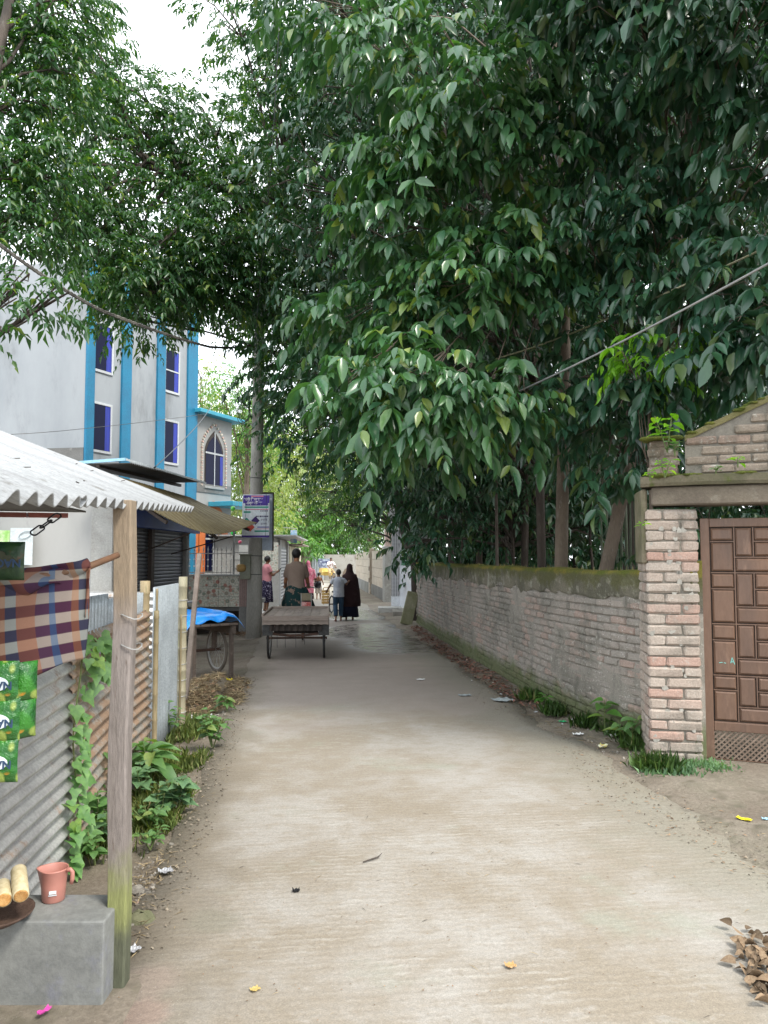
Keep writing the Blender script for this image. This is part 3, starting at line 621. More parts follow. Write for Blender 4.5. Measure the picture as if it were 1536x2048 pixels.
awin(ms, cxw, ww, at(428, 972, 26.3)[2], at(428, 862, 26.3)[2], (PINKB, IVO), .17)
awin(ms, cxw, ww * .9, at(428, 1143, 26.3)[2], at(428, 1032, 26.3)[2], (ORANGE, ORANGE), .34, blocks=False)
fbox('half_arch_band', -.1, .12, 0, at(390, 1050, 25.5)[2], .0, .06, ORANGE, ms, o=SO); fbox('cement_band', .06, a1 - .02, zc + .3, zc + .62, .0, .03, GREYC, ms, o=SO)
# ---- tiled front wall of the courtyard and its spear railing
TY = 17.6; x0, x1 = at(374, 1180, TY)[0], at(479, 1180, TY)[0]; z0, z1 = at(420, 1214, TY)[2], at(420, 1152, TY)[2]
t = NT('floral_tile'); v = t.world(); v2 = t.mapv(v, (1, 0, 1)); n1 = t.noise(v2, 9, 4); 
d = t.vor(t.mapv(v2, loc=(.3, 0, .1)), 7.5); cc = t.vor(t.mapv(v2, loc=(.3, 0, .1)), 7.5, out='Color')
c = t.mix(t.ramp(t.noise(v2, 26, 4), .45, .6), (.62, .60, .53), (.36, .40, .33)); c = t.mix(t.ramp(t.noise(v2, 16, 5), .52, .6), c, (.48, .38, .31))
c = t.mix(t.ramp(d, .42, .3), c, t.mix(t.ramp(t.sep(cc)[0], .4, .6), (.42, .2, .16), (.26, .29, .24))); c = t.mix(t.ramp(d, .12, .06), c, (.5, .36, .28)); FLOR = t.fin(c, .25, .5)
tw = thing('tiled_courtyard_wall', 'floral tiled courtyard front wall over a dark open drain beside the concrete pole', 'wall', ((x0 + x1) / 2, TY, z0))
MB().box(((x0 + x1) / 2, TY + .12, (z0 + z1) / 2), (x1 - x0 + .02, .2, z1 - z0 - .012)).build('backing', GREYC, tw)
nr, nc = 3, 5; tw_ = (x1 - x0) / nc; th_ = (z1 - z0) / nr
for i in range(nc):
    for j in range(nr): MB().box((x0 + tw_ * (i + .5), TY + .008, z0 + th_ * (j + .5)), (tw_ - .006, .016, th_ - .006)).build('tile', FLOR, tw, bev=.002)
MB().box(((x0 + x1) / 2, TY + .1, z1 + .02), (x1 - x0 + .1, .3, .04)).build('coping', WHITE2, tw, bev=.006)
MB().box(((x0 + x1) / 2 - .15, TY + 2.2, z0 - .05), (x1 - x0 + .2, 4.0, .1)).build('courtyard_slab', GREYC, tw)
MB().box((x0 - .1, TY + .4, z0 / 2 - .1), (.2, .8, z0 + .2)).build('drain_cheek', GREYC, tw)
mb = MB(); mb.box(((x0 + x1) / 2, TY + .75, z0 / 2 - .12), (x1 - x0 + .4, .1, z0 + .24)); mb.build('drain_back', DARKW, tw)
px0, px1 = at(478, 1200, TY)[0], at(497, 1200, TY)[0]; PINKT = pm('pink_ribbed_tile', (.42, .30, .28), (.36, .25, .235), None, 3, 9, .5, .1, 30)
cl = thing('gate_post_column', 'square cement column faced with pink ribbed tiles right of the floral tiled wall', 'column', ((px0 + px1) / 2, TY, 0))
MB().box(((px0 + px1) / 2, TY + .1, z1 / 2), (px1 - px0, .22, z1 + .3)).build('shaft', GREYC, cl, bev=.01)
for k in range(5): MB().box((px0 + (px1 - px0) * (k + .5) / 5, TY - .018, (z0 + z1) / 2 + .02), ((px1 - px0) / 5 - .006, .016, z1 - z0 + .02)).build('ribbed_tile', PINKT, cl, bev=.004)
IRON = pm('galvanised_iron', (.34, .34, .33), (.26, .25, .24), None, 5, 14, .5, .2, 40, metal=.3); BEAD = pm('white_railing_bead', (.7, .7, .68))
rl = thing('spear_railing', 'thin iron spear railing with white beads on top of the floral tiled wall', 'railing', ((x0 + x1) / 2, TY + .08, z1 + .04))
za, zb = z1 + .08, at(420, 1107, TY)[2]; xr0, xr1 = x0 - .02, at(463, 1120, TY)[0]
for z in (za, zb): MB().tube([(xr0, TY + .08, z), (xr1, TY + .08, z)], .011, 6).build('rail', IRON, rl)
for i in range(10):
    x = xr0 + .05 + (xr1 - xr0 - .08) * i / 9
    b_ = MB().tube([(x, TY + .08, za - .04), (x, TY + .08, zb + .06), (x, TY + .08, zb + .08), (x, TY + .08, zb + .17)], [.008, .008, .02, .002], 6).build('bar', IRON, rl)
    for q in (.33, .68): MB().sph((x, TY + .08, za + (zb - za) * q), .019, 7, 5).build('bead', BEAD, b_)
gp_ = thing('iron_wicket', 'small grey iron wicket frame between the railing and the concrete pole', 'gate', (at(476, 1130, TY)[0], TY + .1, z1))
xa, xb = at(464, 1120, TY)[0], at(497, 1120, TY)[0]; zt = at(480, 1060, TY)[2]
for x in (xa + .02, xb): MB().box((x, TY + .1, (z1 + zt) / 2 + .02), (.04, .04, zt - z1)).build('post', IRON, gp_)
for z in (z1 + .16, z1 + .36, zb + .02, zb + .22): MB().box(((xa + xb) / 2, TY + .1, z), (xb - xa - .03, .02, .022)).build('rail', IRON, gp_)
for nm, px, py, r, col, lb in (('balloon', 467, 1065, .075, (.02, .62, .09), 'round green balloon hanging by the orange arch'), ('balloon', 466, 1017, .06, (.12, .5, .08), 'pale green balloon under the cyan porch slab'), ('balloon', 480, 1084, .045, (.8, .12, .2), 'small pink balloon behind the iron wicket')):
    p = at(px, py, 19.5); t = NT('balloon_skin'); t.fin(col, .25, .5); mb = MB(); mb.lathe([(.004, -r * 1.25), (.012, -r * 1.15), (.005, -r * 1.08), (r * .5, -r * .85), (r * .88, -r * .4), (r, 0), (r * .9, r * .5), (r * .55, r * .86), (.004, r)], p, 12)
    o = mb.build(nm, t.m, smooth=True); tag(o, lb, 'balloon', 'balloons in the courtyard')
    MB().tube([p + np.array([0, 0, -r * 1.2]), p + np.array([.02, .3, .2]), p + np.array([.0, .8, 1.2])], .003, 4).build('string', IRON, o)
# ---- shuttered shop: end wall to the camera, shutters to the lane
S0 = Vector((-4.42, 12.5, 0)); S1 = Vector((-4.22, 16.7, 0)); sdv = (S1 - S0).normalized(); snv = Vector((sdv.y, -sdv.x, 0)); SL = (S1 - S0).length
shop = thing('shuttered_shop', 'white plastered shop with grey roller shutters under a blue fascia board', 'shop', S0)
SHH = 2.95
mb = MB(); Q = [S0 - snv * .12, S1 - snv * .12, S1 - snv * 4.2, S0 - snv * 4.2 + sdv * 0]
mb.raw([q + UP * z for q in Q for z in (-.1, SHH)], [(0, 1, 3, 2), (2, 3, 5, 4), (4, 5, 7, 6), (6, 7, 1, 0), (1, 7, 5, 3), (0, 2, 4, 6)]); mb.build('wall', WHITE2, shop)
CEM = pm('worn_cement_pier', (.40, .40, .38), (.33, .32, .30), (.48, .47, .44), 2, 7, .85, .3, 40, wc=True)
def sbox(name, a, b, z0, z1, d0, d1, mat, par, bev=.0):
    mb = MB(); mb.raw([S0 + sdv * x + snv * d + UP * z for x in (a, b) for d in (d0, d1) for z in (z0, z1)], [(0, 1, 3, 2), (4, 6, 7, 5), (0, 4, 5, 1), (2, 3, 7, 6), (0, 2, 6, 4), (1, 5, 7, 3)])
    return mb.build(name, mat, par, bev=bev)
sbox('end_pier', -.03, .28, -.1, SHH - .05, -.3, .06, CEM, shop, .012); sbox('middle_pier', 1.9, 2.06, -.1, 2.4, -.1, .02, DARKW, shop); sbox('far_pier', SL - .2, SL, -.1, SHH - .1, -.2, .03, GREYC, shop, .01)
SHUT = pm('grey_shutter_steel', (.115, .125, .145), (.09, .10, .115), (.15, .15, .15), 2, 8, .42, .15, 40, var=.05, metal=.35, stretch=(1, 1, .3))
for a, b in ((.3, 1.88), (2.08, SL - .22)):
    mb = MB(); n = 30; prof = []
    for i in range(n):
        z = .25 + (2.3 - .25) * i / n; prof += [(.0, z), (.018, z + .02), (.018, z + .05), (.0, z + .066)]
    mb.rings([[S0 + sdv * x + snv * (d - .06) + UP * z for d, z in prof] for x in (a, b)], open_u=True, cap=False); s_ = mb.build('roller_shutter', SHUT, shop)
    sbox('guide', a - .02, a + .03, .2, 2.35, -.1, -.02, IRON, s_); sbox('bottom_bar', a, b, .18, .26, -.07, -.02, IRON, s_)
BLUEF = pm('deep_blue_fascia', (.008, .06, .36), (.006, .045, .26), None, 1.2, 5, .45, .1, 30, var=0)
zf1, zf0 = at(270, 1008, 13.4)[2], at(270, 1054, 13.4)[2]
sbox('fascia_board', .28, SL + .35, zf0, zf0 + .47, .03, .16, BLUEF, shop, .008)
CHALK = pm('chalk_white', (.5, .5, .5))
q = S0 + sdv * 2.75 - snv * .035 + UP * 1.95; mb = MB()
Mt = Matrix(((sdv.x, 0, snv.x, q.x), (sdv.y, 0, snv.y, q.y), (0, 1, 0, q.z), (0, 0, 0, 1)))
txt('chalk_number', '81780', .16, Mt, CHALK, shop, .001)
# awnings of old corrugated tin
TINB = pm('rusty_brown_tin', (.15, .115, .05), (.20, .16, .075), (.085, .06, .03), 1.4, 6, .6, .2, 40, var=.05, metal=.2, wc=True)
TIND = pm('dark_weathered_tin', (.06, .055, .05), (.09, .085, .08), (.04, .03, .025), 1.6, 6, .55, .2, 40, metal=.2, wc=True)
aw = thing('shop_awning', 'large sagging brown corrugated tin awning over the shop shutters', 'awning', S0 + UP * 2.4)
E0, E1 = Vector(at(300, 1018, 11.6)), Vector(at(514, 1046, 16.1)); I0 = S0 + UP * 3.02 + sdv * -.5 - snv * .05; I1 = S1 + UP * 2.98 + sdv * .1
mb = MB(); nu, nv = 150, 10; rows = []
for j in range(nv + 1):
    v_ = j / nv; row = []
    for i in range(nu + 1):
        u_ = i / nu; p = I0.lerp(I1, u_).lerp(E0.lerp(E1, u_), v_); p.z += .011 * math.sin(u_ * 2 * PI * 56) - .30 * math.sin(PI * u_) * v_ ** 2 - .07 * math.sin(PI * v_) + .015 * vn(u_ * 9, v_ * 3); row.append(p)
    rows.append(row)
mb.rings(rows, cap=False, open_u=True); o = mb.build('tin_sheet', TINB, aw); solid(o, .004)
for u_ in (.12, .55, .9):
    a, b = I0.lerp(I1, u_) - UP * .14, E0.lerp(E1, u_) - UP * (.07 + .30 * math.sin(PI * u_)); MB().beam(a, b, .045, .05).build('rafter', DARKW, aw)
for u_ in (.3, .72): MB().tube([E0.lerp(E1, u_) - UP * (.08 + .30 * math.sin(PI * u_)), S0 + sdv * (SL * u_) + snv * .02 + UP * 1.75], .012, 6).build('strut', DARKW, aw)
aw2 = thing('upper_tin_roof', 'dark tin roof edge with white corrugated lip above the brown awning', 'roof', S0 + UP * 3.2)
A0, A1 = Vector(at(252, 921, 13.0)), Vector(at(412, 968, 16.8)); B0_, B1_ = Vector(at(140, 929, 13.3)), Vector(at(310, 965, 17.2))
mb = MB(); corr(mb, B0_, B1_ - B0_, (A0 + A1 - B0_ - B1_) / 2, .085, .014, 4, per=8); o = mb.build('tin_sheet', TIND, aw2); solid(o, .004)
mb = MB(); corr(mb, A0 - UP * .0, A1 - A0, UP * .035, .085, .018, 2, per=8); o = mb.build('white_lip', pm('bright_tin_lip', (.6, .65, .68), None, None, 3, 9, .4, .1, 30), aw2); solid(o, .006)
MB().beam(B0_ + UP * .02, A0 + UP * .02, .05, .05).build('rake_board', pm('pale_blue_board', (.35, .6, .75), (.3, .5, .65)), aw2)
MB().beam(B0_.lerp(A0, .5) - UP * .05, B1_.lerp(A1, .5) - UP * .05, .06, .06).build('purlin', DARKW, aw2)
PAPER = pm('poster_paper', (.6, .66, .68), (.55, .6, .62), None, 4, 9, .5, .05, 30)
po = thing('wall_poster', 'white printed poster of a wash basin pasted on the shop end wall', 'poster', Vector(at(40, 1085, 12.45)))
a, b = at(22, 1056, 12.45), at(65, 1130, 12.45); MB().box(((a[0] + b[0]) / 2, 12.44, (a[2] + b[2]) / 2), (b[0] - a[0], .012, a[2] - b[2])).build('sheet', PAPER, po)
mb = MB(); q = at(50, 1070, 12.42); mb.tube([q + np.array([.1 * math.cos(k * PI / 8), 0, .055 * math.sin(k * PI / 8) + .03 * math.cos(k * PI / 8)]) for k in range(16)], .006, 5, closed=True); mb.build('basin_print', pm('print_grey', (.33, .4, .43)), po)
a = at(12, 1095, 12.45); bx_ = MB().box((a[0] - .12, 12.44, a[2]), (.36, .01, .55)).build('calendar_sheet', pm('pale_green_paper', (.55, .66, .42), (.25, .5, .12), None, 5, 9, .5, .05, 30)); tag(bx_, 'pale green printed sheet beside the basin poster on the shop wall', 'poster')
# ================================================================ near left: stall, tin fence
ASB = pm('white_asbestos_sheet', (.32, .333, .342), (.26, .268, .276), (.19, .19, .185), 1.5, 7, .75, .25, 60, var=.04, stretch=(1, 3, 1))
TIMB = pm('grey_weathered_timber', (.27, .24, .21), (.21, .18, .155), (.32, .29, .26), 3, 10, .85, .4, 30, stretch=(3, 3, .25))
t = NT('mossy_timber_post'); v = t.world(); z = t.sep(v)[2]; vs = t.mapv(v, (4, 4, .5))
c = t.mix(t.ramp(t.noise(vs, 5, 6), .35, .65), (.235, .205, .19), (.18, .155, .14)); c = t.mix(t.ramp(t.noise(vs, 14, 6, .7), .6, .7), c, (.13, .10, .085))
nz = t.math('MULTIPLY', t.noise(v, 5, 6, .7), .35); c = t.mix(t.ramp(t.math('ADD', z, nz), 1.5, 1.75, 0, .8), c, (.25, .19, .125))
c = t.mix(t.ramp(t.math('ADD', z, nz), .72, .52, 0, .85), c, (.20, .22, .07)); c = t.mix(t.ramp(t.math('ADD', z, nz), .5, .3, 0, .9), c, (.075, .08, .06))
g = t.noise(vs, 30, 6, .7); t.bump(g, .5, .01); POST = t.fin(t.mix(1.0, c, t.mix(t.ramp(g, .3, .7), (.8, .8, .8), (1.15, 1.15, 1.15)), 'MULTIPLY'), .85, .3)
def ev(Y, dx=0, dz=0): return Vector((-.68 - .115 * Y + dx, Y, 1.70 + .053 * Y + dz))
stall = thing('stall_roof', 'white corrugated cement sheet roof of the roadside stall with scalloped eave', 'roof', ev(3))
for Y0, Y1, ph in ((.5, 2.52, 0), (2.46, 5.16, .4)):
    mb = MB(); corr(mb, ev(Y0, 0, .004 if ph else .0), ev(Y1) - ev(Y0), Vector((-2.4, -.25, .95)), .135, .019, 4, ph, 14); o = mb.build('roof_sheet', ASB, stall, smooth=True); solid(o, .007)
mb = MB(); mb.beam(ev(.5, -.25, .07 - .03), ev(5.1, -.25, .04), .04, .05); mb.build('eave_purlin', TIMB, stall); MB().beam(ev(.5, -1.5, .53), ev(5.1, -1.5, .53), .04, .05).build('purlin', TIMB, stall)
mb = MB()
for k in range(60):
    Y = random.uniform(1, 5); a = random.uniform(.1, 2); p = ev(Y, -a, a * .395 + .024); q = Vector((random.uniform(-.03, .03), random.uniform(-.03, .03), .004)); mb.beam(p, p + q, .006, .003)
tag(mb.build('dry_twigs', DARKW, stall), kind='stuff')
pb = gnd(234, 1965); pt = at(252, 1001, pb[1] + .02)
post = MB(); mid = [Vector(pb).lerp(Vector(pt), k / 8) + Vector((.006 * math.sin(k * 1.3), 0, 0)) for k in range(9)]; mid[0].z = -.1
post.rings([[p + Vector((x, y, 0)) for x, y in ((-.037, -.035), (.03, -.035), (.037, -.028), (.037, .035), (-.037, .035))] for p in mid]); pst = post.build('stall_post', POST, bev=.002)
tag(pst, 'weathered square timber post holding the scalloped stall eave, moss at its foot', 'post')
mb = MB()
for zz in (1.3, 1.42): mb.tube([Vector(pt) * 0 + Vector((-1.018 + .042 * math.cos(a) * 1.05, pb[1] + .01 + .042 * math.sin(a), zz + .01 * math.sin(a * 2))) for a in [k * PI / 6 for k in range(12)]], .003, 4, closed=True)
tag(mb.build('wire_tie', IRON, pst), kind='stuff')
# flap shutter with its chain
fl = thing('stall_flap', 'dark tin flap of the stall propped level above the checked cloth', 'flap', at(60, 1015, 2.4))
A_, B_, C_ = Vector(at(172, 1025, 2.75)), Vector(at(-60, 1021, 2.5)), Vector(at(-60, 978, 1.75))
mb = MB(); mb.raw([A_, B_, C_, A_ + UP * .006, B_ + UP * .006, C_ + UP * .006], [(0, 1, 2), (3, 5, 4), (0, 3, 4, 1), (1, 4, 5, 2), (2, 5, 3, 0)]); mb.build('tin_leaf', TIND, fl)
RED = pm('red_oxide_wood', (.22, .07, .055), (.16, .055, .045), None, 4, 9, .7, .2, 30)
for a, b in ((0, .45), (.47, .82)): MB().beam(B_.lerp(A_, a) - UP * .012, B_.lerp(A_, b) - UP * .012, .03, .016).build('batten', RED, fl)
ch = thing('flap_chain', 'short dark steel chain of long links hanging from the tin flap', 'chain', at(92, 1048, 2.55)); cp0, cp1 = Vector(at(117, 1030, 2.6)), Vector(at(66, 1067, 2.5)); CHM = pm('blackened_steel', (.035, .037, .04), None, None, 3, 9, .4, .1, 40, metal=.6)
for k in range(3):
    a, b = cp0.lerp(cp1, k / 3 - .05), cp0.lerp(cp1, (k + 1) / 3 + .05); d_ = (b - a); L = d_.length; d_.normalize(); n_ = d_.cross(Vector((0, 1, 0))).normalized() if k % 2 == 0 else Vector((0, 1, 0)); r_ = .011
    pts = []
    for q in range(8): an = -PI / 2 + PI * q / 7; pts.append(b - d_ * r_ + d_ * (math.cos(an) * r_) + n_ * (math.sin(an) * r_))
    for q in range(8): an = PI / 2 + PI * q / 7; pts.append(a + d_ * r_ + d_ * (math.cos(an) * r_) + n_ * (math.sin(an) * r_))
    MB().tube(pts, .0028, 6, closed=True).build('chain_link', CHM, ch, smooth=True)
# rail and checked cloth
BAM = pm('old_bamboo', (.26, .205, .12), (.19, .155, .085), (.14, .135, .06), 3, 9, .6, .3, 40, stretch=(3, 3, .4), wc=True)
BAMB = pm('brown_bamboo_rail', (.17, .085, .045), (.11, .06, .035), None, 4, 9, .6, .3, 40)
rl_ = [Vector(at(236, 1110, 3.02)), Vector(at(180, 1132, 2.9)), Vector(at(100, 1150, 2.7)), Vector(at(-40, 1168, 2.4)), Vector(at(-260, 1190, 2.1))]
mb = MB(); mb.tube(rl_, [.012, .014, .013, .014, .013], 8); o = mb.build('bamboo_rail', BAMB, smooth=True); tag(o, 'crooked brown bamboo rail tied to the timber post carrying the checked cloth', 'rail')
t = NT('checked_cotton'); x_, y_, z_ = t.sep(t.pos())
def band(co, per, ph, a, b): return t.ramp(t.math('PINGPONG', t.math('ADD', co, ph), per / 2), a * per, b * per)
zz_ = t.math('ADD', z_, t.math('MULTIPLY', x_, -.09)); hz = band(zz_, .074, .0, .22, .27)
fx = t.math('FRACT', t.math('MULTIPLY', t.math('ADD', x_, t.math('MULTIPLY', z_, .03)), 1 / .105))
cr_ = t.n('ShaderNodeValToRGB'); cr_.color_ramp.interpolation = 'CONSTANT'; t.put(cr_.inputs[0], fx)
for k_, (p_, co_) in enumerate(((0, (.30, .16, .11)), (.2, (.28, .235, .21)), (.38, (.13, .17, .24)), (.5, (.30, .25, .22)), (.7, (.31, .20, .14)), (.84, (.25, .26, .245)))):
    e = cr_.color_ramp.elements[k_] if k_ < 2 else cr_.color_ramp.elements.new(p_); e.position = p_; e.color = (*co_, 1)
cd = t.n('ShaderNodeValToRGB'); cd.color_ramp.interpolation = 'CONSTANT'; t.put(cd.inputs[0], fx)
for k_, (p_, co_) in enumerate(((0, (.12, .045, .04)), (.2, (.06, .025, .055)), (.38, (.03, .05, .12)), (.5, (.06, .02, .045)), (.7, (.13, .05, .035)), (.84, (.035, .035, .065)))):
    e = cd.color_ramp.elements[k_] if k_ < 2 else cd.color_ramp.elements.new(p_); e.position = p_; e.color = (*co_, 1)
c = t.mix(hz, cr_.outputs[0], cd.outputs[0]); g = t.noise(t.mapv(t.pos(), (1, 1, 1)), 400, 2); t.bump(g, .2, .002)
CHECK = t.fin(t.mix(1.0, c, t.mix(g, (.62,) * 3, (.85,) * 3), 'MULTIPLY'), .9, .15)
cl_ = thing('checked_cloth', 'orange, cream and purple checked cotton cloth draped over the bamboo rail', 'cloth', at(80, 1240, 2.7))
def railp(u):
    pts = [rl_[1], rl_[2], rl_[3], rl_[4]]; k = min(2, int(u * 3)); return pts[k].lerp(pts[k + 1], u * 3 - k)
mb = MB(); rows = []; nu, nv = 70, 44
for j in range(nv + 1):
    v_ = j / nv; row = []
    for i in range(nu + 1):
        u_ = i / nu; p = railp(u_) + UP * .016; L = .355 - .03 * math.sin(u_ * 5) + .06 * u_
        fold = .012 * math.sin(u_ * 26 + 2 * v_) * (1 - .75 * min(1, v_ * 2)) + .014 * math.sin(u_ * 9 + v_ * 2.0) * v_
        p = p + Vector((.012 * math.sin(v_ * 3) + .006 * math.sin(u_ * 30) * (1 - v_), -.02 - fold, -L * v_)); row.append(p)
    rows.append(row)
mb.rings(rows, cap=False, open_u=True); o = mb.build('front_fall', CHECK, cl_, smooth=True); solid(o, .002)
mb = MB(); rows = []
for j in range(11):                                # bunched overlap tied along the top
    v_ = j / 10; row = []
    for i in range(nu + 1):
        u_ = i / nu; p = railp(u_) + UP * .024; sag = .05 + .03 * abs(math.sin(u_ * 9.5 + .6)) + .012 * math.sin(u_ * 31)
        p = p + Vector((.02 * math.sin(u_ * 12 + v_ * 4), -.034 - .018 * math.sin(PI * v_) * (1 + .5 * math.sin(u_ * 21)), .006 - sag * v_)); row.append(p)
    rows.append(row)
mb.rings(rows, cap=False, open_u=True); t2_ = CHECK.copy(); o = mb.build('bunched_top', CHECK, cl_, smooth=True); solid(o, .003)
mb = MB(); p0_ = railp(.0) + Vector((.012, -.05, 0)); rows = []
for j in range(12):
    v_ = j / 11; row = []
    for i in range(10): u_ = i / 9; row.append(p0_ + Vector((-.06 + .075 * u_ - .015 * v_, -.006 * math.sin(u_ * 14) - .01 * u_, -.17 * v_ * (.8 + .3 * u_))))
    rows.append(row)
mb.rings(rows, cap=False, open_u=True); solid(mb.build('hanging_end', CHECK, cl_, smooth=True), .002)
# snack packets
t = NT('green_snack_foil'); v = t.pos(); xx, yy, zz = t.sep(v)
c = t.mix(t.ramp(t.noise(v, 9, 3), .4, .6), (.008, .085, .014), (.035, .19, .02)); c = t.mix(t.ramp(t.math('ADD', zz, t.math('MULTIPLY', t.noise(v, 30, 3), .02)), -.02, -.035), c, t.mix(t.ramp(t.vor(t.mapv(v, (1, .3, 1)), 32), .45, .3), (.02, .09, .014), (.52, .2, .015)))
c = t.mix(t.ramp(t.vor(t.mapv(v, (1, .3, .6)), 18), .3, .2), c, (.26, .34, .07)); t.bump(t.noise(v, 26, 5, .65), .6, .02); FOIL = t.fin(c, .22, .55)
LAB = pm('white_label_print', (.62, .68, .70), (.55, .62, .66)); NAVY = pm('navy_print', (.03, .06, .12)); YEL = pm('golden_print', (.72, .33, .03), (.6, .2, .02))
def packet(c_, w_, h_, rz, label, text=True, th=.018):
    M_ = RZ(rz, c_); r = thing('snack_packet', label, 'packet', c_, 'green snack packets strung up at the stall')
    mb = MB(M_); rows = []; n_ = 14
    for j in range(n_ + 1):
        v_ = j / n_; row = []
        for sgn in (-1, 1):
            for i in range(9):
                u_ = i / 8 if sgn < 0 else 1 - i / 8; d_ = (math.sin(PI * u_) ** .6) * (math.sin(PI * v_) ** .55) * th * (1 + .15 * math.sin(u_ * 17 + v_ * 23)) + .0008
                row.append(Vector(((u_ - .5) * w_ * (1 - .03 * math.sin(PI * v_)), sgn * d_, (v_ - .5) * h_)))
        rows.append(row)
    mb.rings(rows); b_ = mb.build('foil_bag', FOIL, r, smooth=True)
    for sg in (-1, 1):
        mb = MB(M_)
        for k in range(9): mb.box((0, 0, sg * (h_ / 2 - .002 - k * .0009)), (w_ * .995, .0022 if k % 2 else .0012, .0011))
        mb.build('crimp', FOIL, r)
    if text:
        y_ = -th - .004
        MB(M_).prism([(w_ * .34 * math.cos(a), h_ * .19 * math.sin(a) - .002) for a in [k * PI / 10 for k in range(20)]], (0, y_, 0), (1, 0, 0), (0, 0, 1), .004).build('label_print', LAB, b_)
        MB(M_).prism([(w_ * .12 * math.cos(a), h_ * .09 * math.sin(a) + h_ * .17) for a in [k * PI / 8 for k in range(16)]], (0, y_ - .001, 0), (1, 0, 0), (0, 0, 1), .004).build('crest_print', YEL, b_)
        txt('lettering', 'NACHO', .034, M_ @ Matrix.Translation((0, y_ - .001, -.006)) @ Matrix.Rotation(PI / 2, 4, 'X') @ Matrix.Rotation(PI, 4, 'Z'), NAVY, b_, .0006, bold=.001)
    return r
pk = [(-14, 1365, 'top packet of the strip half under the checked cloth'), (-12, 1440, 'middle packet of the front strip'), (-16, 1522, 'bottom packet of the front strip')]
for px, py, lb in pk: packet(at(px, py, 2.35), .150, .127, R(6), 'green and orange snack packet, ' + lb)
for px, py, lb in ((54, 1362, 'upper'), (51, 1436, 'lower')): packet(at(px, py, 2.5), .075, .124, R(60), f'green snack packet hanging edge on, {lb} of the pair by the tin fence', False)
FOIL_ = FOIL; FOIL = pm('shaded_green_foil', (.008, .03, .012), (.02, .045, .015), (.05, .025, .01), 14, 30, .3, .4, 30); LAB_ = LAB; LAB = pm('shaded_label_print', (.045, .05, .03)); YEL_ = YEL; YEL = LAB  # darker copies of foil and prints, the stall shade put into their colour
o = packet(at(4, 1122, 2.42), .135, .12, R(8), 'green snack packet in painted stall shade, tucked above the checked cloth by the basin poster'); FOIL = FOIL_; LAB = LAB_; YEL = YEL_
# concrete ledge, mug, rolls
LEDGE = pm('trowelled_grey_cement', (.20, .205, .195), (.155, .16, .155), (.175, .18, .2), 2.5, 7, .8, .25, 35, var=0, wc=True)
bl = gnd(205, 2008); lz = at(205, 1843, bl[1])[2]; by = gnd(212, 1788, lz)[1]
mb = MB(); mb.box((bl[0] - .75, (bl[1] + by) / 2, lz / 2 - .04), (1.5, by - bl[1], lz + .08)); o = mb.build('cement_ledge', LEDGE, bev=.012, seg=3, smooth=False); tag(o, 'grey cement ledge at the foot of the timber post carrying the pink mug', 'ledge')
t = NT('salmon_plastic'); g = t.noise(t.pos(), 30, 4); MUGM = t.fin(t.mix(g, (.40, .17, .135), (.46, .21, .17)), .4, .45)
mc = gnd(107, 1800, lz); mug = thing('plastic_mug', 'salmon pink plastic mug with a spout lip on the cement ledge', 'mug', (mc[0], mc[1], lz))
mb = MB(); n_ = 28; prof = [(.040, 0), (.043, .004), (.047, .06), (.053, .118), (.0555, .122), (.0535, .126), (.050, .122), (.045, .06), (.040, .008), (.004, .006)]
rg = []
for r_, z_ in prof:
    ring = []
    for j in range(n_):
        a = 2 * PI * j / n_; e = max(0, math.cos(a - PI)) ** 12 * .014 * max(0, z_ / .12) ** 2; ring.append(Vector((mc[0] + (r_ + e) * math.cos(a), mc[1] + (r_ + e) * math.sin(a), lz + .001 + z_)))
    rg.append(ring)
mb.rings(rg); mb.build('cup', MUGM, mug, smooth=True)
hp = [Vector((mc[0] + x, mc[1] - .008, lz + z)) for x, z in ((.05, .118), (.068, .122), (.076, .112), (.076, .085), (.072, .066))]
mb = MB(); mb.tube(hp, [.009, .009, .009, .009, .007], 8, sx=.8); mb.build('handle', MUGM, mug, smooth=True)
mb = MB(); a0_ = R(-72)
for k, (w_, z_, h_) in enumerate(((.026, .047, .011), (.03, .036, .0025))):
    mb = MB(); cc_ = Vector((mc[0] + .0478 * math.cos(a0_), mc[1] + .0478 * math.sin(a0_), lz + z_)); mb.box(cc_, (w_, .003, h_), a0_ + PI / 2); mb.build('logo_print', LAB, mug)
t = NT('pale_rice_cake'); v = t.pos(); x_, y_, z_ = t.sep(v); ROLL = t.fin(t.mix(t.ramp(t.noise(v, 40, 4), .4, .6), (.52, .45, .29), (.44, .37, .22)), .7, .3)
REND = pm('toasted_roll_end', (.40, .20, .06), (.52, .31, .12), (.30, .13, .04), 30, 60, .7, .3, 120)
tray = thing('shallow_basket', 'dark shallow basket on the cement ledge holding pale rolls', 'basket', (at(-20, 1800, 2.95)[0], 2.95, lz)); tc_ = Vector((at(-10, 1790, 2.98)[0], 2.98, lz))
MB().lathe([(.02, .002), (.09, .004), (.135, .03), (.14, .04), (.13, .036), (.085, .014), (.02, .012)], tc_, 24).build('bowl', pm('dark_cane', (.06, .035, .025), (.09, .055, .04), None, 20, 40, .7, .6, 60), tray, smooth=True)
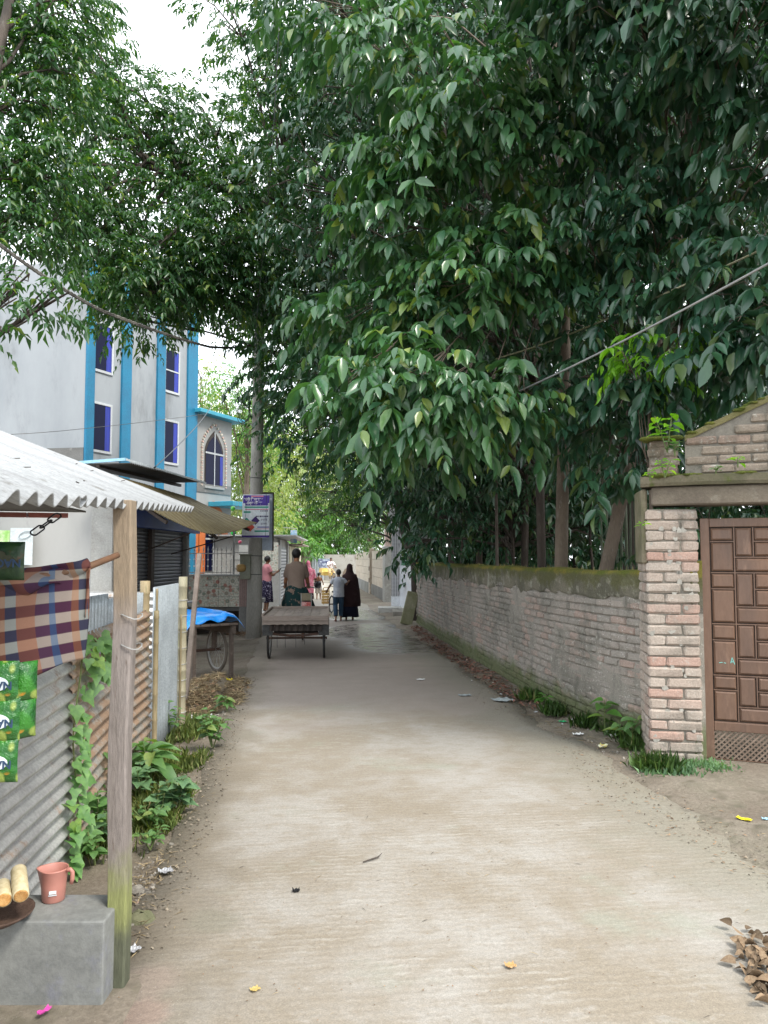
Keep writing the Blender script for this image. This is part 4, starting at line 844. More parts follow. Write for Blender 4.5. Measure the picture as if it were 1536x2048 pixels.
for (pa, pb_, lb) in (((42, 1792, 2.93), (36, 1728, 3.1), 'longer pale cylindrical roll leaning in the dark basket'), ((8, 1800, 2.92), (4, 1763, 3.05), 'shorter pale cylindrical roll leaning in the dark basket')):
    a, b = Vector(at(*pa)), Vector(at(*pb_)); a.z = max(a.z, lz + .05); b = a + (b - a).normalized() * (.16 if 'longer' in lb else .12); d_ = (b - a).normalized(); r_ = .029
    rr = thing('pale_roll', lb, 'roll', a, 'pale rolls in the basket')
    MB().tube([a, a + d_ * .004, a.lerp(b, .5), b - d_ * .006, b], [r_ * .92, r_, r_ * 1.0, r_, r_ * .85], 16).build('wrapper', ROLL, rr, smooth=True)
    MB().tube([a - d_ * .004, a + d_ * .001], [r_ * .75, r_ * .88], 14).build('end_face', REND, rr)
# corrugated tin fence
def tin(name, cols, rust):
    t = NT(name); v = t.world(); c = t.mix(t.ramp(t.noise(v, 2.4, 6), .4, .62), cols[0], cols[1]); n_ = t.noise(t.mapv(v, (1, 1, 1)), 3.2, 7, .7)
    k = t.ramp(n_, *rust); c = t.mix(k, c, t.mix(t.noise(v, 20, 5), (.20, .125, .08), (.29, .205, .14))); c = t.mix(t.ramp(t.noise(v, 28, 5, .7), .66, .74, 0, .6), c, (.5, .5, .48))
    g = t.noise(v, 60, 6, .7); t.bump(g, .2, .006); c = t.mix(1.0, c, t.mix(t.ramp(g, .3, .7), (.82,) * 3, (1.15,) * 3), 'MULTIPLY')
    return t.fin(c, t.ramp(k, 0, 1, .42, .8), .5, t.ramp(k, 0, 1, .3, .0))
TIN1 = tin('dull_tin', [(.44, .44, .43), (.36, .355, .35)], (.56, .7)); TIN2 = tin('rusty_tin', [(.36, .34, .31), (.30, .28, .25)], (.40, .56)); TIN3 = tin('bluish_tin', [(.36, .40, .43), (.30, .335, .36)], (.68, .8))
def fx_(Y): return -1.31 - .095 * Y
def fp(Y, z, d=0): return Vector((fx_(Y) + d, Y + d * .095, z))
fence = thing('tin_fence', 'patched fence of corrugated tin sheets and bamboo posts beside the weeds', 'fence', fp(5, 0))
for nm, Ya, Yb, za_, zb_, d_, mt, ph in (('horizontal_sheet', 2.3, 4.34, -.06, 1.165, 0, TIN1, 0), ('rusty_sheet', 4.30, 6.46, -.06, 1.20, -.012, TIN2, 1.2)):
    mb = MB(); corr(mb, fp(Ya, za_, d_), Vector((0, 0, zb_ - za_)), fp(Yb, za_ + .02, d_) - fp(Ya, za_, d_), .078, .016, 12, ph, 10, lambda a, b: Vector((.012 * math.sin(b * 7 + a * 3), 0, .02 * b * math.sin(a * 2)))); o = mb.build(nm, mt, fence, smooth=True); solid(o, .002)
for nm, Ya, Yb, za_, zb_, d_, mt in (('upright_sheet', 4.55, 5.2, .95, 1.42, -.045, TIN3), ('upright_sheet', 5.2, 6.3, .9, 1.38, -.05, TIN3), ('bluish_sheet', 6.56, 7.78, -.05, 1.41, -.01, TIN3)):
    mb = MB(); corr(mb, fp(Ya, za_, d_), fp(Yb, za_, d_) - fp(Ya, za_, d_), Vector((0, 0, zb_ - za_)), .078, .012, 6, .5, 10); o = mb.build(nm, mt, fence, smooth=True); solid(o, .002)
mb = MB(); corr(mb, fp(8.02, -.05), Vector((0, 0, 1.36)), Vector((-1.6, .1, 0)), .076, .012, 3, 0, 10); solid(mb.build('return_sheet', TIN1, fence, smooth=True), .002)
def bamboo(Y, d, z1_, r, lean=0.0, mat=BAM, z0_=-.1, nm='bamboo_post'):
    mb = MB(); pts = []; rs = []; z = z0_; k = 0
    while z < z1_:
        for dz, rr in ((0, 1.13), (.012, 1.0), (.10, .97), (.2, 1.0)):
            if z + dz < z1_: pts.append(fp(Y, z + dz, d) + Vector((lean * (z + dz), 0, 0))); rs.append(r * rr)
        z += .21
    pts.append(fp(Y, z1_, d) + Vector((lean * z1_, 0, 0))); rs.append(r)
    return mb.tube(pts, rs, 10).build(nm, mat, fence, smooth=True)
MBAM = pm('pale_mossy_bamboo', (.29, .26, .18), (.23, .22, .15), (.14, .17, .035), 2, 5, .6, .3, 40, stretch=(3, 3, .5), wc=True)
bamboo(7.9, .02, 1.47, .043, 0, MBAM); bamboo(6.5, .03, 1.22, .021); bamboo(6.42, -.05, 1.47, .04); bamboo(4.42, -.03, 1.36, .022); bamboo(7.74, .03, 1.1, .012); bamboo(6.56, .02, 1.4, .010)
mb = MB()
for z in np.arange(.12, 1.3, .16): mb.tube([fp(7.9, z + .006 * math.sin(a), .02) + Vector((.047 * math.cos(a), .047 * math.sin(a), 0)) for a in [k * PI / 6 for k in range(12)]], .0035, 4, closed=True)
tag(mb.build('wire_windings', IRON, fence), kind='stuff')
st = MB().beam(at(387, 1232, 9.4), at(399, 1108, 9.6), .055, .05).build('leaning_stick', pm('old_plank', (.17, .14, .12), (.12, .10, .085), None, 3, 9, .85, .3, 30)); 
# (extended to the ground behind the fence)
bpy.data.objects.remove(st)
a, b = Vector(at(387, 1232, 9.4)), Vector(at(399, 1108, 9.6)); d_ = (a - b).normalized(); a2 = b + d_ * ((b.z + .04) / -d_.z)
o = MB().beam(a2, b, .055, .05).build('leaning_stick', pm('old_plank', (.17, .14, .12), (.12, .10, .085), None, 3, 9, .85, .3, 30), bev=.006); tag(o, 'grey wooden stick leaning behind the thick bamboo post', 'stick')
# ================================================================ utility pole, boards, wires
POLE = pm('old_concrete_pole', (.34, .33, .30), (.27, .26, .235), (.20, .20, .17), 1.2, 5, .9, .35, 45, var=0, stretch=(1, 1, .35), wc=True)
pbx = gnd(507, 1272); PY = pbx[1]; ptop = at(519.5, 640, PY); ldir = (Vector(ptop) - Vector(pbx)) / ptop[2]
def pp(z): return Vector(pbx) + ldir * z
pole = thing('utility_pole', 'round tapering concrete utility pole with stained foot beside the tiled wall', 'pole', pbx)
mb = MB(); mb.tube([pp(z) for z in (-.2, .6, 1.6, 3, 5, 7, 9.2)], [.168, .162, .152, .14, .125, .11, .095], 24); mb.build('shaft', POLE, pole, smooth=True)
for z in (1.72, 1.32, 3.4, 4.9):
    rr = .165 - .0075 * z; MB().tube([pp(z) + Vector((rr * math.cos(a), rr * math.sin(a), .004 * math.sin(2 * a))) for a in [k * PI / 10 for k in range(20)]], .008, 5, closed=True).build('steel_band', CHM, pole, smooth=True)
bxp = at(488, 1132, PY - .02); box = thing('meter_box', 'grey-green steel meter box with a brass dial strapped to the concrete pole', 'meter box', bxp)
GRN = pm('grey_green_enamel', (.20, .21, .16), (.165, .175, .13), None, 4, 9, .5, .15, 40); x0, x1 = at(483, 1132, PY)[0], at(504, 1132, PY)[0]; z0, z1 = at(488, 1158, PY)[2], at(488, 1110, PY)[2]
MB().box(((x0 + x1) / 2, PY - .1, (z0 + z1) / 2), (x1 - x0, .22, z1 - z0)).build('case', GRN, box, bev=.01); MB().box(((x0 + x1) / 2, PY - .1, z1 + .012), (x1 - x0 + .03, .26, .022)).build('lid', GRN, box, bev=.004)
c0 = Vector(at(484, 1136, PY - .2)); BRASS = pm('tarnished_brass', (.42, .27, .10), (.33, .2, .08), None, 5, 10, .45, .2, 40, metal=.3)
MB().tube([c0 + Vector((.03, .03, 0)), c0, c0 + Vector((-.06, -.04, 0)), c0 + Vector((-.085, -.055, 0)), c0 + Vector((-.09, -.06, 0))], [.085, .085, .085, .07, .02], 18).build('dial', BRASS, box, smooth=True)
MB().box((x1 - .01, PY - .1, (z0 + z1) / 2 - .02), (.05, .02, z1 - z0 + .1)).build('strap', IRON, box)
# school banner
PUR = pm('purple_print', (.085, .05, .30)); TEAL = pm('teal_print', (.03, .28, .20)); PINK = pm('pink_print', (.6, .2, .28)); BAN = pm('white_banner_vinyl', (.66, .70, .74), (.60, .65, .70), None, 3, 9, .35, .1, 20, var=0); ORG = pm('coral_print', (.62, .10, .07)); DPUR = pm('dark_purple_print', (.06, .03, .14))
byY = PY - .19; b0, b1 = at(484, 1076, byY), at(540, 989, byY); bw, bh_ = b1[0] - b0[0], b1[2] - b0[2]
ban = thing('school_banner', 'purple and white printed school banner tied to the concrete pole', 'banner', ((b0[0] + b1[0]) / 2, byY, b0[2]))
def bp(u, v, d=0): return Vector((b0[0] + u * bw - .04 * v * 0 + .015 * (v - .5), byY + .02 * math.sin(u * 4) + .012 * math.sin(v * 7) - d, b0[2] + v * bh_))
def patch(name, poly, d, mat, par):
    # print area following the banner's surface
    us = [p[0] for p in poly]; vs_ = [p[1] for p in poly]
    mb = MB(); mb.raw([bp(u, v_, d) for u, v_ in poly], [tuple(range(len(poly)))]); return mb.build(name, mat, par)
mb = MB(); mb.rings([[bp(i / 14, j / 14) for i in range(15)] for j in range(15)], cap=False, open_u=True); vb = mb.build('vinyl', BAN, ban, smooth=True); solid(vb, .003)
def strip(name, u0, u1, v0, v1, d, mat, n=12):
    mb = MB(); mb.rings([[bp(u0 + (u1 - u0) * i / n, v, d) for i in range(n + 1)] for v in np.linspace(v0, v1, 4)], cap=False, open_u=True); return mb.build(name, mat, vb)
strip('header_print', .02, .98, .80, .985, .004, PUR); strip('header_print', .1, .93, .745, .80, .004, PUR); strip('pink_title_print', .3, .75, .945, .975, .006, PINK)
strip('green_band_print', .08, .95, .69, .725, .004, TEAL); strip('green_band_print', .05, .3, .575, .615, .004, TEAL); strip('red_line_print', .1, .95, .645, .665, .004, PINK); strip('footer_print', .0, 1.0, .012, .06, .004, PUR); strip('line_print', .55, .98, .24, .262, .004, PUR); strip('line_print', .45, .98, .14, .175, .004, TEAL); strip('line_print', .5, .98, .205, .217, .004, PINK)
for cu_, cv_, mt in ((.48, .40, DPUR), (.30, .25, ORG), (.16, .37, TEAL)): patch('diamond_print', [(cu_ - .155, cv_), (cu_, cv_ - .1), (cu_ + .155, cv_), (cu_, cv_ + .1)], .006, mt, vb)
def bt(s, u, v, size, mat, sx=1.0, bold=0.0):
    p = bp(u, v, .014); M_ = Matrix.Translation(p) @ Matrix.Rotation(PI / 2, 4, 'X'); return txt('lettering', s, size, M_, mat, vb, .0006, bold=bold, sx=sx)
BW = pm('white_print', (.75, .75, .78)); INK = pm('dark_ink_print', (.08, .07, .14))
bt('\u09B2\u09C7\u09A8\u09CD\u099F \u09BF\u0995\u09A8\u09CD\u09A1\u09BE\u09B0 \u0997\u09BE\u09B0\u09CD\u09C7\u099F\u09A8', .53, .885, .085, BW, .8, .003); bt('\u098F\u09A8\u09CD\u09A1 \u09B9\u09BE\u0987 \u09B8\u09CD\u0995\u09C1\u09B2', .5, .80, .08, BW, .85, .003)
bt('\u09AD\u09B0\u09CD\u09BF\u09A4', .80, .41, .075, INK, .8); bt('\u099A\u09B2\u099B\u09C7', .80, .32, .075, INK, .8)
for v_, s_ in ((.62, .55), (.50, .8)):
    u_ = .98 - s_ * .6
    k = 0
    while u_ < .95:
        wd = random.uniform(.03, .075); strip('small_lettering', u_, u_ + wd, v_ - .012 - .008 * (v_ < .55), v_ + .012, .005, INK, 3); u_ += wd + .02; k += 1
mb = MB(); mb.tube([bp(.1, .99, .01), bp(.14, .6, .012), bp(.08, .3, .01)], .004, 5); mb.build('tie_cord', CHM, ban); MB().tube([bp(.87, 1.0, .012), bp(.87, .5, .012), bp(.87, .02, .012)], .004, 5).build('tie_cord', CHM, ban)
ba2 = thing('blank_signboard', 'tall pale blue signboard with dark frame behind the school banner', 'signboard', at(534, 1100, PY + .3)); a, b = at(517, 1101, PY + .3), at(548, 986, PY + .3)
MB().box(((a[0] + b[0]) / 2, PY + .3, (a[2] + b[2]) / 2), (b[0] - a[0], .02, b[2] - a[2])).build('sheet', pm('faded_blue_flex', (.42, .48, .58), (.36, .42, .52), None, 2, 6, .5, .1, 20), ba2)
MB().box((b[0] - .01, PY + .28, (a[2] + b[2]) / 2), (.03, .03, b[2] - a[2] + .02)).build('frame', DARKW, ba2); MB().box(((a[0] + b[0]) / 2, PY + .28, b[2]), (b[0] - a[0] - .04, .03, .03)).build('frame', DARKW, ba2)
MB().box((a[0] + .06, PY + .31, a[2] / 2), (.05, .05, a[2])).build('leg', DARKW, ba2)
# cable coil and wires
co_ = thing('cable_coil', 'coil of black cable hung on the concrete pole', 'cable', at(492, 825, PY - .15)); cc = Vector(at(493, 826, PY - .15))
for k in range(5):
    rr = .11 + .018 * k; MB().tube([cc + Vector((rr * .75 * math.cos(a) - .02 * k, .06 * math.sin(a * 1.3 + k), rr * 1.25 * math.sin(a) + .02 * math.sin(k * 3))) for a in [q * PI / 12 for q in range(24)]], .007, 5, closed=True).build('cable_loop', CHM, co_, smooth=True)
def wire(lb, pts, r, mat, sag=0.0, n=24, tw=False, nm='overhead_wire'):
    P = [Vector(tuple(p)) for p in pts]; out = []
    for i in range(len(P) - 1):
        for k in range(n): u = k / n; p = P[i].lerp(P[i + 1], u); p.z -= sag * 4 * u * (1 - u); out.append(p)
    out.append(P[-1]); o = None
    if tw:
        o = thing(nm, lb, 'wire', out[0])
        for ph in (0, 2.1, 4.2):
            MB().tube([p + Vector((.0, .014 * math.cos(i * .9 + ph), .014 * math.sin(i * .9 + ph))) for i, p in enumerate(out)], r, 6).build('strand', mat, o, smooth=True)
    else: o = MB().tube(out, r, 6).build(nm, mat, smooth=True); tag(o, lb, 'wire')
    return o
WG = pm('grey_cable', (.24, .24, .24), (.30, .295, .28)); WY = pm('yellowed_cable', (.42, .40, .25), (.34, .33, .24))
wire('upper yellowed overhead wire crossing before the dark grove', [at(1700, 415, 6.0), at(1180, 652, 8.5), at(990, 718, 10.2)], .010, WY, .02)
wire('long grey overhead wire sagging from the grove side to the concrete pole', [at(1700, 435, 5.5), at(1000, 800, 8.4), at(700, 905, 12.5), at(522, 868, PY)], .010, WG, .05)
wire('thick twisted cable bundle running from the concrete pole over the stall roof', [at(-200, 330, 6.2), at(0, 490, 7.2), at(200, 620, 9.2), at(420, 694, 13.5), at(514, 690, PY)], .011, pm('bundled_cable', (.09, .085, .08), (.2, .19, .17), None, 4, 9), .03, 60, True)
wire('thin grey wire strung along the blue piered house', [at(-100, 872, 12), at(120, 862, 14), at(410, 828, 20)], .006, WG, .02)
wire('dark slack wire dropping from the arched building to the shop roof', [at(425, 808, 22), at(395, 850, 19), at(308, 936, 14)], .010, CHM, .03)
wire('thin wire hanging down through the leaves in front of the left canopy', [at(566, -100, 10), at(545, 300, 10.5), at(517, 600, 12), at(505, 740, PY)], .006, CHM, 0)
wire('thin wire from the pole towards the sunlit bushes', [at(524, 850, PY), at(620, 915, 22), at(700, 960, 30)], .006, WG, .05)
# ================================================================ further down the lane
t = NT('dotted_tile'); v = t.world(); d = t.vor(t.mapv(v, (1, 1, 1)), 8.0); x_, y_, z_ = t.sep(v)
fx = t.math('PINGPONG', t.math('ADD', x_, t.math('MULTIPLY', t.math('FLOOR', t.math('MULTIPLY', z_, 1 / .085)), .0525)), .0525); fz = t.math('PINGPONG', z_, .0425)
dd = t.math('SQRT', t.math('ADD', t.math('POWER', t.math('SUBTRACT', fx, .026), 2.0), t.math('POWER', t.math('SUBTRACT', fz, .021), 2.0)))
DOT = t.fin(t.mix(t.ramp(dd, .024, .016), (.56, .56, .56), (.13, .13, .145)), .3, .5)
TILEW = pm('white_glazed_tile', (.68, .70, .73), (.62, .64, .68), None, 2, 6, .3, .05, 20); GREEN = pm('green_gloss_paint', (.01, .16, .07), (.015, .12, .05), None, 3, 8, .4, .1, 30)
HY = 24.6; th = thing('tile_fronted_house', 'white tiled house front with dotted tile column and green barred window', 'building', at(800, 1210, HY))
x0, x1 = at(783, 1100, HY)[0], at(798, 1100, HY)[0]; zb, zt = at(790, 1193, HY)[2], at(790, 1060, HY)[2]
MB().box(((x0 + x1) / 2, HY + .2, (zb + zt) / 2), (x1 - x0, .4, zt - zb)).build('dotted_column', DOT, th, bev=.006)
MB().box(((x0 + x1) / 2 + .02, HY + .2, zb / 2 - .05), (x1 - x0 + .06, .46, zb + .1)).build('column_base', TILEW, th, bev=.01)
MB().box(((x0 + x1) / 2 + .35, HY + .3, zt + .8), (x1 - x0 + .9, .5, 1.6)).build('upper_wall', WHITE2, th)
hx = Vector((x1 + .005, HY + .1, 0)); he = Vector((at(832, 1100, 21.2)[0] + .12, 21.2, 0)); hd = (he - hx).normalized(); hn = Vector((hd.y, -hd.x, 0)); hn = hn if hn.x < 0 else -hn; HL = (he - hx).length
def hb(name, a, b, z0, z1, d0, d1, mat, par, bev=0):
    mb = MB(); mb.raw([hx + hd * x + hn * d + UP * z for x in (a, b) for d in (d0, d1) for z in (z0, z1)], [(0, 1, 3, 2), (4, 6, 7, 5), (0, 4, 5, 1), (2, 3, 7, 6), (0, 2, 6, 4), (1, 5, 7, 3)]); return mb.build(name, mat, par, bev=bev)
hb('lower_wall', 0, HL, -.1, 1.45, -.2, 0, TILEW, th); hb('upper_side_wall', 0, HL, 2.75, 4.2, -.2, 0, WHITE2, th); hb('reveal', 0, .5, 1.452, 2.748, -.2, 0, DOT, th); hb('far_reveal', HL - .5, HL, 1.452, 2.748, -.2, 0, WHITE2, th); hb('room_dark', .5, HL - .5, 1.452, 2.748, -.22, -.18, DARKW, th)
gw = hb('window_frame', .5, HL - .5, 1.46, 1.52, -.08, .02, GREEN, th); hb('frame_top', .5, HL - .5, 2.68, 2.74, -.08, .02, GREEN, gw)
for k in range(5): a = .52 + (HL - 1.1) * k / 4; hb('grille_bar', a, a + .06, 1.53, 2.67, -.06, 0, GREEN, gw)
for k in range(9): z = 1.6 + .12 * k; hb('grille_rod', .5, HL - .5, z, z + .018, -.02, .006, ALU, gw)
STEPC = pm('pale_step_cement', (.42, .41, .38), (.35, .34, .31), (.26, .25, .22), 2, 6, .85, .3, 40, wc=True)
sx = at(790, 1215, HY - .4); stp = thing('door_steps', 'pale cement doorsteps before the tiled house', 'steps', (sx[0], sx[1], 0))
MB().box((sx[0] - .1, HY - .35, .07), (.85, .7, .18)).build('upper_step', STEPC, stp, bev=.012); MB().box((sx[0] + .12, HY - 1.6, .06), (.42, 1.1, .16)).build('lower_step', pm('worn_step', (.24, .22, .19), (.18, .17, .14), None, 3, 8, .9, .4, 40), stp, bev=.02)
a = Vector(gnd(818, 1250)); sl_ = MB(); Mx = Matrix.Translation(a + Vector((.02, .1, .41))) @ Matrix.Rotation(R(14), 4, 'Y') @ Matrix.Rotation(R(-9), 4, 'X'); sl_.box((0, 0, 0), (.30, .1, .84), M=Mx); sl_.v = [tuple(p) for p in sl_.v]
mb = MB(Mx); mb.box((0, 0, 0), (.30, .10, .84)); o = mb.build('leaning_slab', pm('mossy_slab', (.26, .25, .17), (.19, .19, .11), (.32, .31, .24), 3, 8, .95, .5, 40, wc=True), bev=.015); tag(o, 'mossy concrete slab leaning against the end of the brick wall', 'slab')
# beige boundary wall with pillars
BEI = pm('beige_marbled_tile', (.46, .40, .33), (.40, .33, .26), (.52, .46, .39), 1.2, 5, .45, .1, 20, stretch=(1, 1, 5), wc=True); BRW = pm('brown_inset', (.07, .05, .04)); PINKM = pm('pink_marble', (.50, .38, .33), (.42, .30, .26), None, 4, 10, .4, .1, 20, wc=True)
W0, W1 = Vector((at(768, 1100, 30)[0], 30, 0)), Vector((at(712, 1100, 50)[0], 50, 0)); wd_ = (W1 - W0).normalized(); wn_ = Vector((wd_.y, -wd_.x, 0)); wn_ = wn_ if wn_.x < 0 else -wn_; WLn = (W1 - W0).length
bw_ = thing('beige_boundary_wall', 'beige tiled boundary wall with grey plinth beyond the tiled house', 'wall', W0)
def wb(name, a, b, z0, z1, d0, d1, mat, par=None, bev=0):
    mb = MB(); mb.raw([W0 + wd_ * x + wn_ * d + UP * z for x in (a, b) for d in (d0, d1) for z in (z0, z1)], [(0, 1, 3, 2), (4, 6, 7, 5), (0, 4, 5, 1), (2, 3, 7, 6), (0, 2, 6, 4), (1, 5, 7, 3)]); return mb.build(name, mat, par or bw_, bev=bev)
wb('plinth', 0, WLn, -.1, .5, -.2, .03, GREYC)
for a, b in ((.1, 6.4), (7.0, 14.0), (14.0, WLn)):
    n_ = max(2, int((b - a) / 1.5))
    for k in range(n_):
        for j in range(4): wb('tile', a + (b - a) * k / n_ + .006, a + (b - a) * (k + 1) / n_ - .006, .502 + .38 * j, .502 + .38 * (j + 1) - .012, -.18, .0, BEI)
wb('core', 0, WLn, .5, 2.02, -.25, -.15, GREYC); pl_ = wb('pillar', 6.42, 6.98, -.1, 2.15, -.2, .1, BEI)
for z in (.55, 1.1, 1.7): wb('dark_inset', 6.5, 6.9, z, z + .2, .1, .112, BRW, pl_)
wb('near_pillar', -.9, -.02, -.1, 2.12, -.35, .06, CEM); wb('pink_pillar_cap', -.6, .0, 2.13, 2.75, -.3, .0, PINKM); wb('pink_strip', .0, .5, .5, 2.05, .002, .02, PINKM)
# end wall
ew = thing('lane_end_wall', 'stained grey cement wall closing the far end of the lane', 'wall', (at(640, 1118, 61)[0], 61, 0)); a, b = at(520, 1100, 61)[0], at(720, 1100, 61)[0]
MB().box(((a + b) / 2, 61, .95), (b - a, .2, 2.1)).build('wall', pm('stained_end_wall', (.38, .37, .34), (.30, .285, .26), (.17, .13, .10), .5, 1.2, .9, .2, 20, wc=True, t3=(.55, .62)), ew)
a, b = at(624, 1100, 60.8)[0], at(648, 1100, 60.8)[0]; mb = MB(); corr(mb, (a, 60.7, 0), (b - a, 0, 0), (0, 0, 2.0), .2, .03, 2); tag(mb.build('tin_gate_sheet', TIN3), 'bluish tin sheet gate set in the far end wall', 'gate')
# small shops on the left past the pole
q0, q1 = Vector((at(546, 1100, 26.5)[0], 26.5, 0)), Vector((at(598, 1100, 40)[0], 40, 0)); qd = (q1 - q0).normalized(); qn = Vector((qd.y, -qd.x, 0)); QL = (q1 - q0).length
ls_ = thing('small_lane_shop', 'low shop row with tin eave and grey slatted shutter beyond the concrete pole', 'shop', q0)
def qb(name, a, b, z0, z1, d0, d1, mat, par=None, bev=0):
    mb = MB(); mb.raw([q0 + qd * x + qn * d + UP * z for x in (a, b) for d in (d0, d1) for z in (z0, z1)], [(0, 1, 3, 2), (4, 6, 7, 5), (0, 4, 5, 1), (2, 3, 7, 6), (0, 2, 6, 4), (1, 5, 7, 3)]); return mb.build(name, mat, par or ls_, bev=bev)
qb('wall', 0, 6, -.1, 2.4, -3, 0, CEM); qb('far_wall', 6.01, QL, -.1, 2.2, -3, .1, pm('cream_plaster', (.52, .49, .36), (.44, .40, .30), None, 1, 3, .8, .1, 20, wc=True))
sh_ = qb('shutter', 2.2, 5.0, .1, 2.1, .002, .03, SHUT)
for k in range(16): qb('slat', 2.2, 5.0, .15 + .12 * k, .21 + .12 * k, .031, .05, ALU, sh_)
qb('pier', 1.6, 2.1, -.1, 2.35, .002, .1, WHITE2); qb('pier', 5.1, 5.6, -.1, 2.35, .002, .1, WHITE2); qb('tin_eave', -.3, 7.0, 2.42, 2.47, -3, .8, TIN1); qb('shade_board', 6.5, 12, 2.25, 2.3, -.5, .6, TIN2); qb('painted_opening', 7.5, 10, .6, 1.9, .102, .12, DARKW)  # a dark panel on the far wall paints in the unlit shop opening
a, b = at(514, 1150, 25.2)[0], at(556, 1150, 25.2)[0]; fw = thing('tiled_shop_end', 'grey plaster end wall with floral tile band behind the standing man', 'wall', (a, 25.2, 0)); MB().box(((a + b) / 2 - .3, 25.4, 1.0), (b - a + .6, .3, 2.2)).build('wall', CEM, fw)
z0, z1 = at(530, 1142, 25.2)[2], at(530, 1085, 25.2)[2]
for k in range(3): MB().box((a + (b - a) * (k + .5) / 3, 25.235, (z0 + z1) / 2), ((b - a) / 3 - .01, .025, z1 - z0)).build('floral_tile', FLOR, fw)
a, b = gnd(508, 1222, .09)[0], gnd(548, 1222, .09)[0]; o = MB().box(((a + b) / 2 - .2, 23.6, 0), (b - a + .4, 1.6, .18)).build('shop_ledge', STEPC, bev=.015); tag(o, 'low pale cement ledge the pink shirted man stands on', 'ledge')
sg = thing('hanging_shop_sign', 'small blue and white hanging sign on the small shop eave', 'sign', at(588, 1072, 30)); a, b = at(581, 1086, 30), at(594, 1060, 30); MB().box(((a[0] + b[0]) / 2, 30, (a[2] + b[2]) / 2), (b[0] - a[0], .03, b[2] - a[2])).build('board', pm('sky_blue_sign', (.22, .42, .6), (.6, .65, .7), (.6, .15, .2), 4, 9, .5, .05, 20), sg); MB().tube([(a[0] - .3, 30, b[2] + .1), (b[0], 30, b[2] + .05)], .015, 6).build('bracket', IRON, sg)
hs2 = thing('tin_roofed_hut', 'low hut with a pale brown tin roof beyond the lane end wall', 'building', (at(620, 1100, 68)[0], 68, 0)); a, b = at(575, 1085, 68), at(660, 1085, 68); MB().box(((a[0] + b[0]) / 2, 69.5, 1.5), (b[0] - a[0] - .6, 2.6, 3.1)).build('wall', CEM, hs2)
mb = MB(); corr(mb, (a[0], 67.6, 3.0), (b[0] - a[0], 0, 0), (0, 2.2, 1.1), .3, .04, 2); mb.build('roof', pm('pale_brown_tin', (.45, .32, .2), (.52, .42, .3), None, 1, 3, .7, .1, 20), hs2)
# ================================================================ trees
def nrm(a): return a / np.maximum(np.linalg.norm(a, axis=-1, keepdims=True), 1e-9)
LOW = (np.array([(0, 0, 0), (-.5, .42, .16), (0, .45, 0), (.5, .42, .16), (0, 1, -.12)], float), np.array([(0, 3, 2), (0, 2, 1), (2, 3, 4), (2, 4, 1)]))
HIv = [(0, 0, 0)]
for t_, w_ in ((.2, .36), (.48, .5), (.78, .3)): HIv += [(-w_, t_, .22 * w_ - .16 * t_ * t_), (0, t_ + .02, -.16 * t_ * t_), (w_, t_, .22 * w_ - .16 * t_ * t_)]
HIv.append((0, 1, -.17)); HIf = [(0, 2, 1), (0, 3, 2)]
for a in (1, 4): HIf += [(a, a + 1, a + 4), (a, a + 4, a + 3), (a + 1, a + 2, a + 5), (a + 1, a + 5, a + 4)]
HIf += [(7, 8, 10), (8, 9, 10)]
HI = (np.array(HIv, float), np.array(HIf))
def frames(D, N):
    D = nrm(D); X = nrm(np.cross(D, N)); return X, D, np.cross(X, D)
def leaves_geo(P, D, N, S, tpl, wr):
    X, D, N = frames(D, N); tv, tf = tpl; k = len(tv)
    V = P[:, None, :] + S[:, None, None] * (tv[None, :, 0:1] * wr * X[:, None, :] + tv[None, :, 1:2] * D[:, None, :] + tv[None, :, 2:3] * N[:, None, :])
    T = tf[None] + (np.arange(len(P)) * k)[:, None, None]
    return V.reshape(-1, 3), T.reshape(-1, 3)
def sprays(cs, ds, L, K, ls, droop=.7, jit=.35):
    """pinnate leaves: pairs of leaflets along a drooping stalk"""
    n = len(cs); ds = nrm(ds); dn = np.array([0, 0, -1.0]); P = []; D = []; N = []; S = []
    fs_ = rng.uniform(.65, 1.15, n)
    for k in range(K):
        last = k == K - 1; t_ = (k // 2 + 1) / (K / 2); t_ = min(t_, 1)
        tan = nrm(ds + dn * (.75 * t_)); p = cs + ds * (L * t_)[:, None] + dn * (L * .38 * t_ * t_)[:, None]
        lat = nrm(np.cross(tan, np.array([0, 0, 1.0]) + rng.normal(0, .05, (n, 3)))) * (0 if last else (1 if k % 2 else -1))
        d = nrm(lat * .85 + tan * .6 + dn * droop * rng.uniform(.4, 1.2, (n, 1)) + rng.normal(0, jit * .45, (n, 3)))
        P.append(p); D.append(d); N.append(nrm(np.array([0, 0, 1.0]) + lat * -.2 + rng.normal(0, jit, (n, 3)))); S.append(ls * fs_ * rng.uniform(.7, 1.15, n) * (.75 if k < 2 else 1))
    return np.concatenate(P), np.concatenate(D), np.concatenate(N), np.concatenate(S)
def lobe_sprays(lobes, L, K, ls, droop, shell=.45):
    cs = []; ds = []
    for c, r, n in lobes:
        r = np.array([r, r, r * .8]) if not hasattr(r, '__len__') else np.array(r)
        u = nrm(rng.normal(0, 1, (n, 3))); q = (shell + (1 - shell) * rng.random((n, 1))) if shell < 1 else 1
        cs.append(np.array(c) + u * r * q); ds.append(nrm(u * np.array([1, 1, .45]) + rng.normal(0, .35, (n, 3)) + np.array([0, 0, .12])))
    cs = np.concatenate(cs); ds = np.concatenate(ds); return sprays(cs, ds, L * rng.uniform(.7, 1.2, len(cs)), K, ls, droop)
BARK = pm('grey_brown_bark', (.16, .125, .095), (.11, .085, .065), (.24, .22, .185), 3, 9, .9, .6, 30, var=.1, stretch=(2, 2, .5), wc=True)
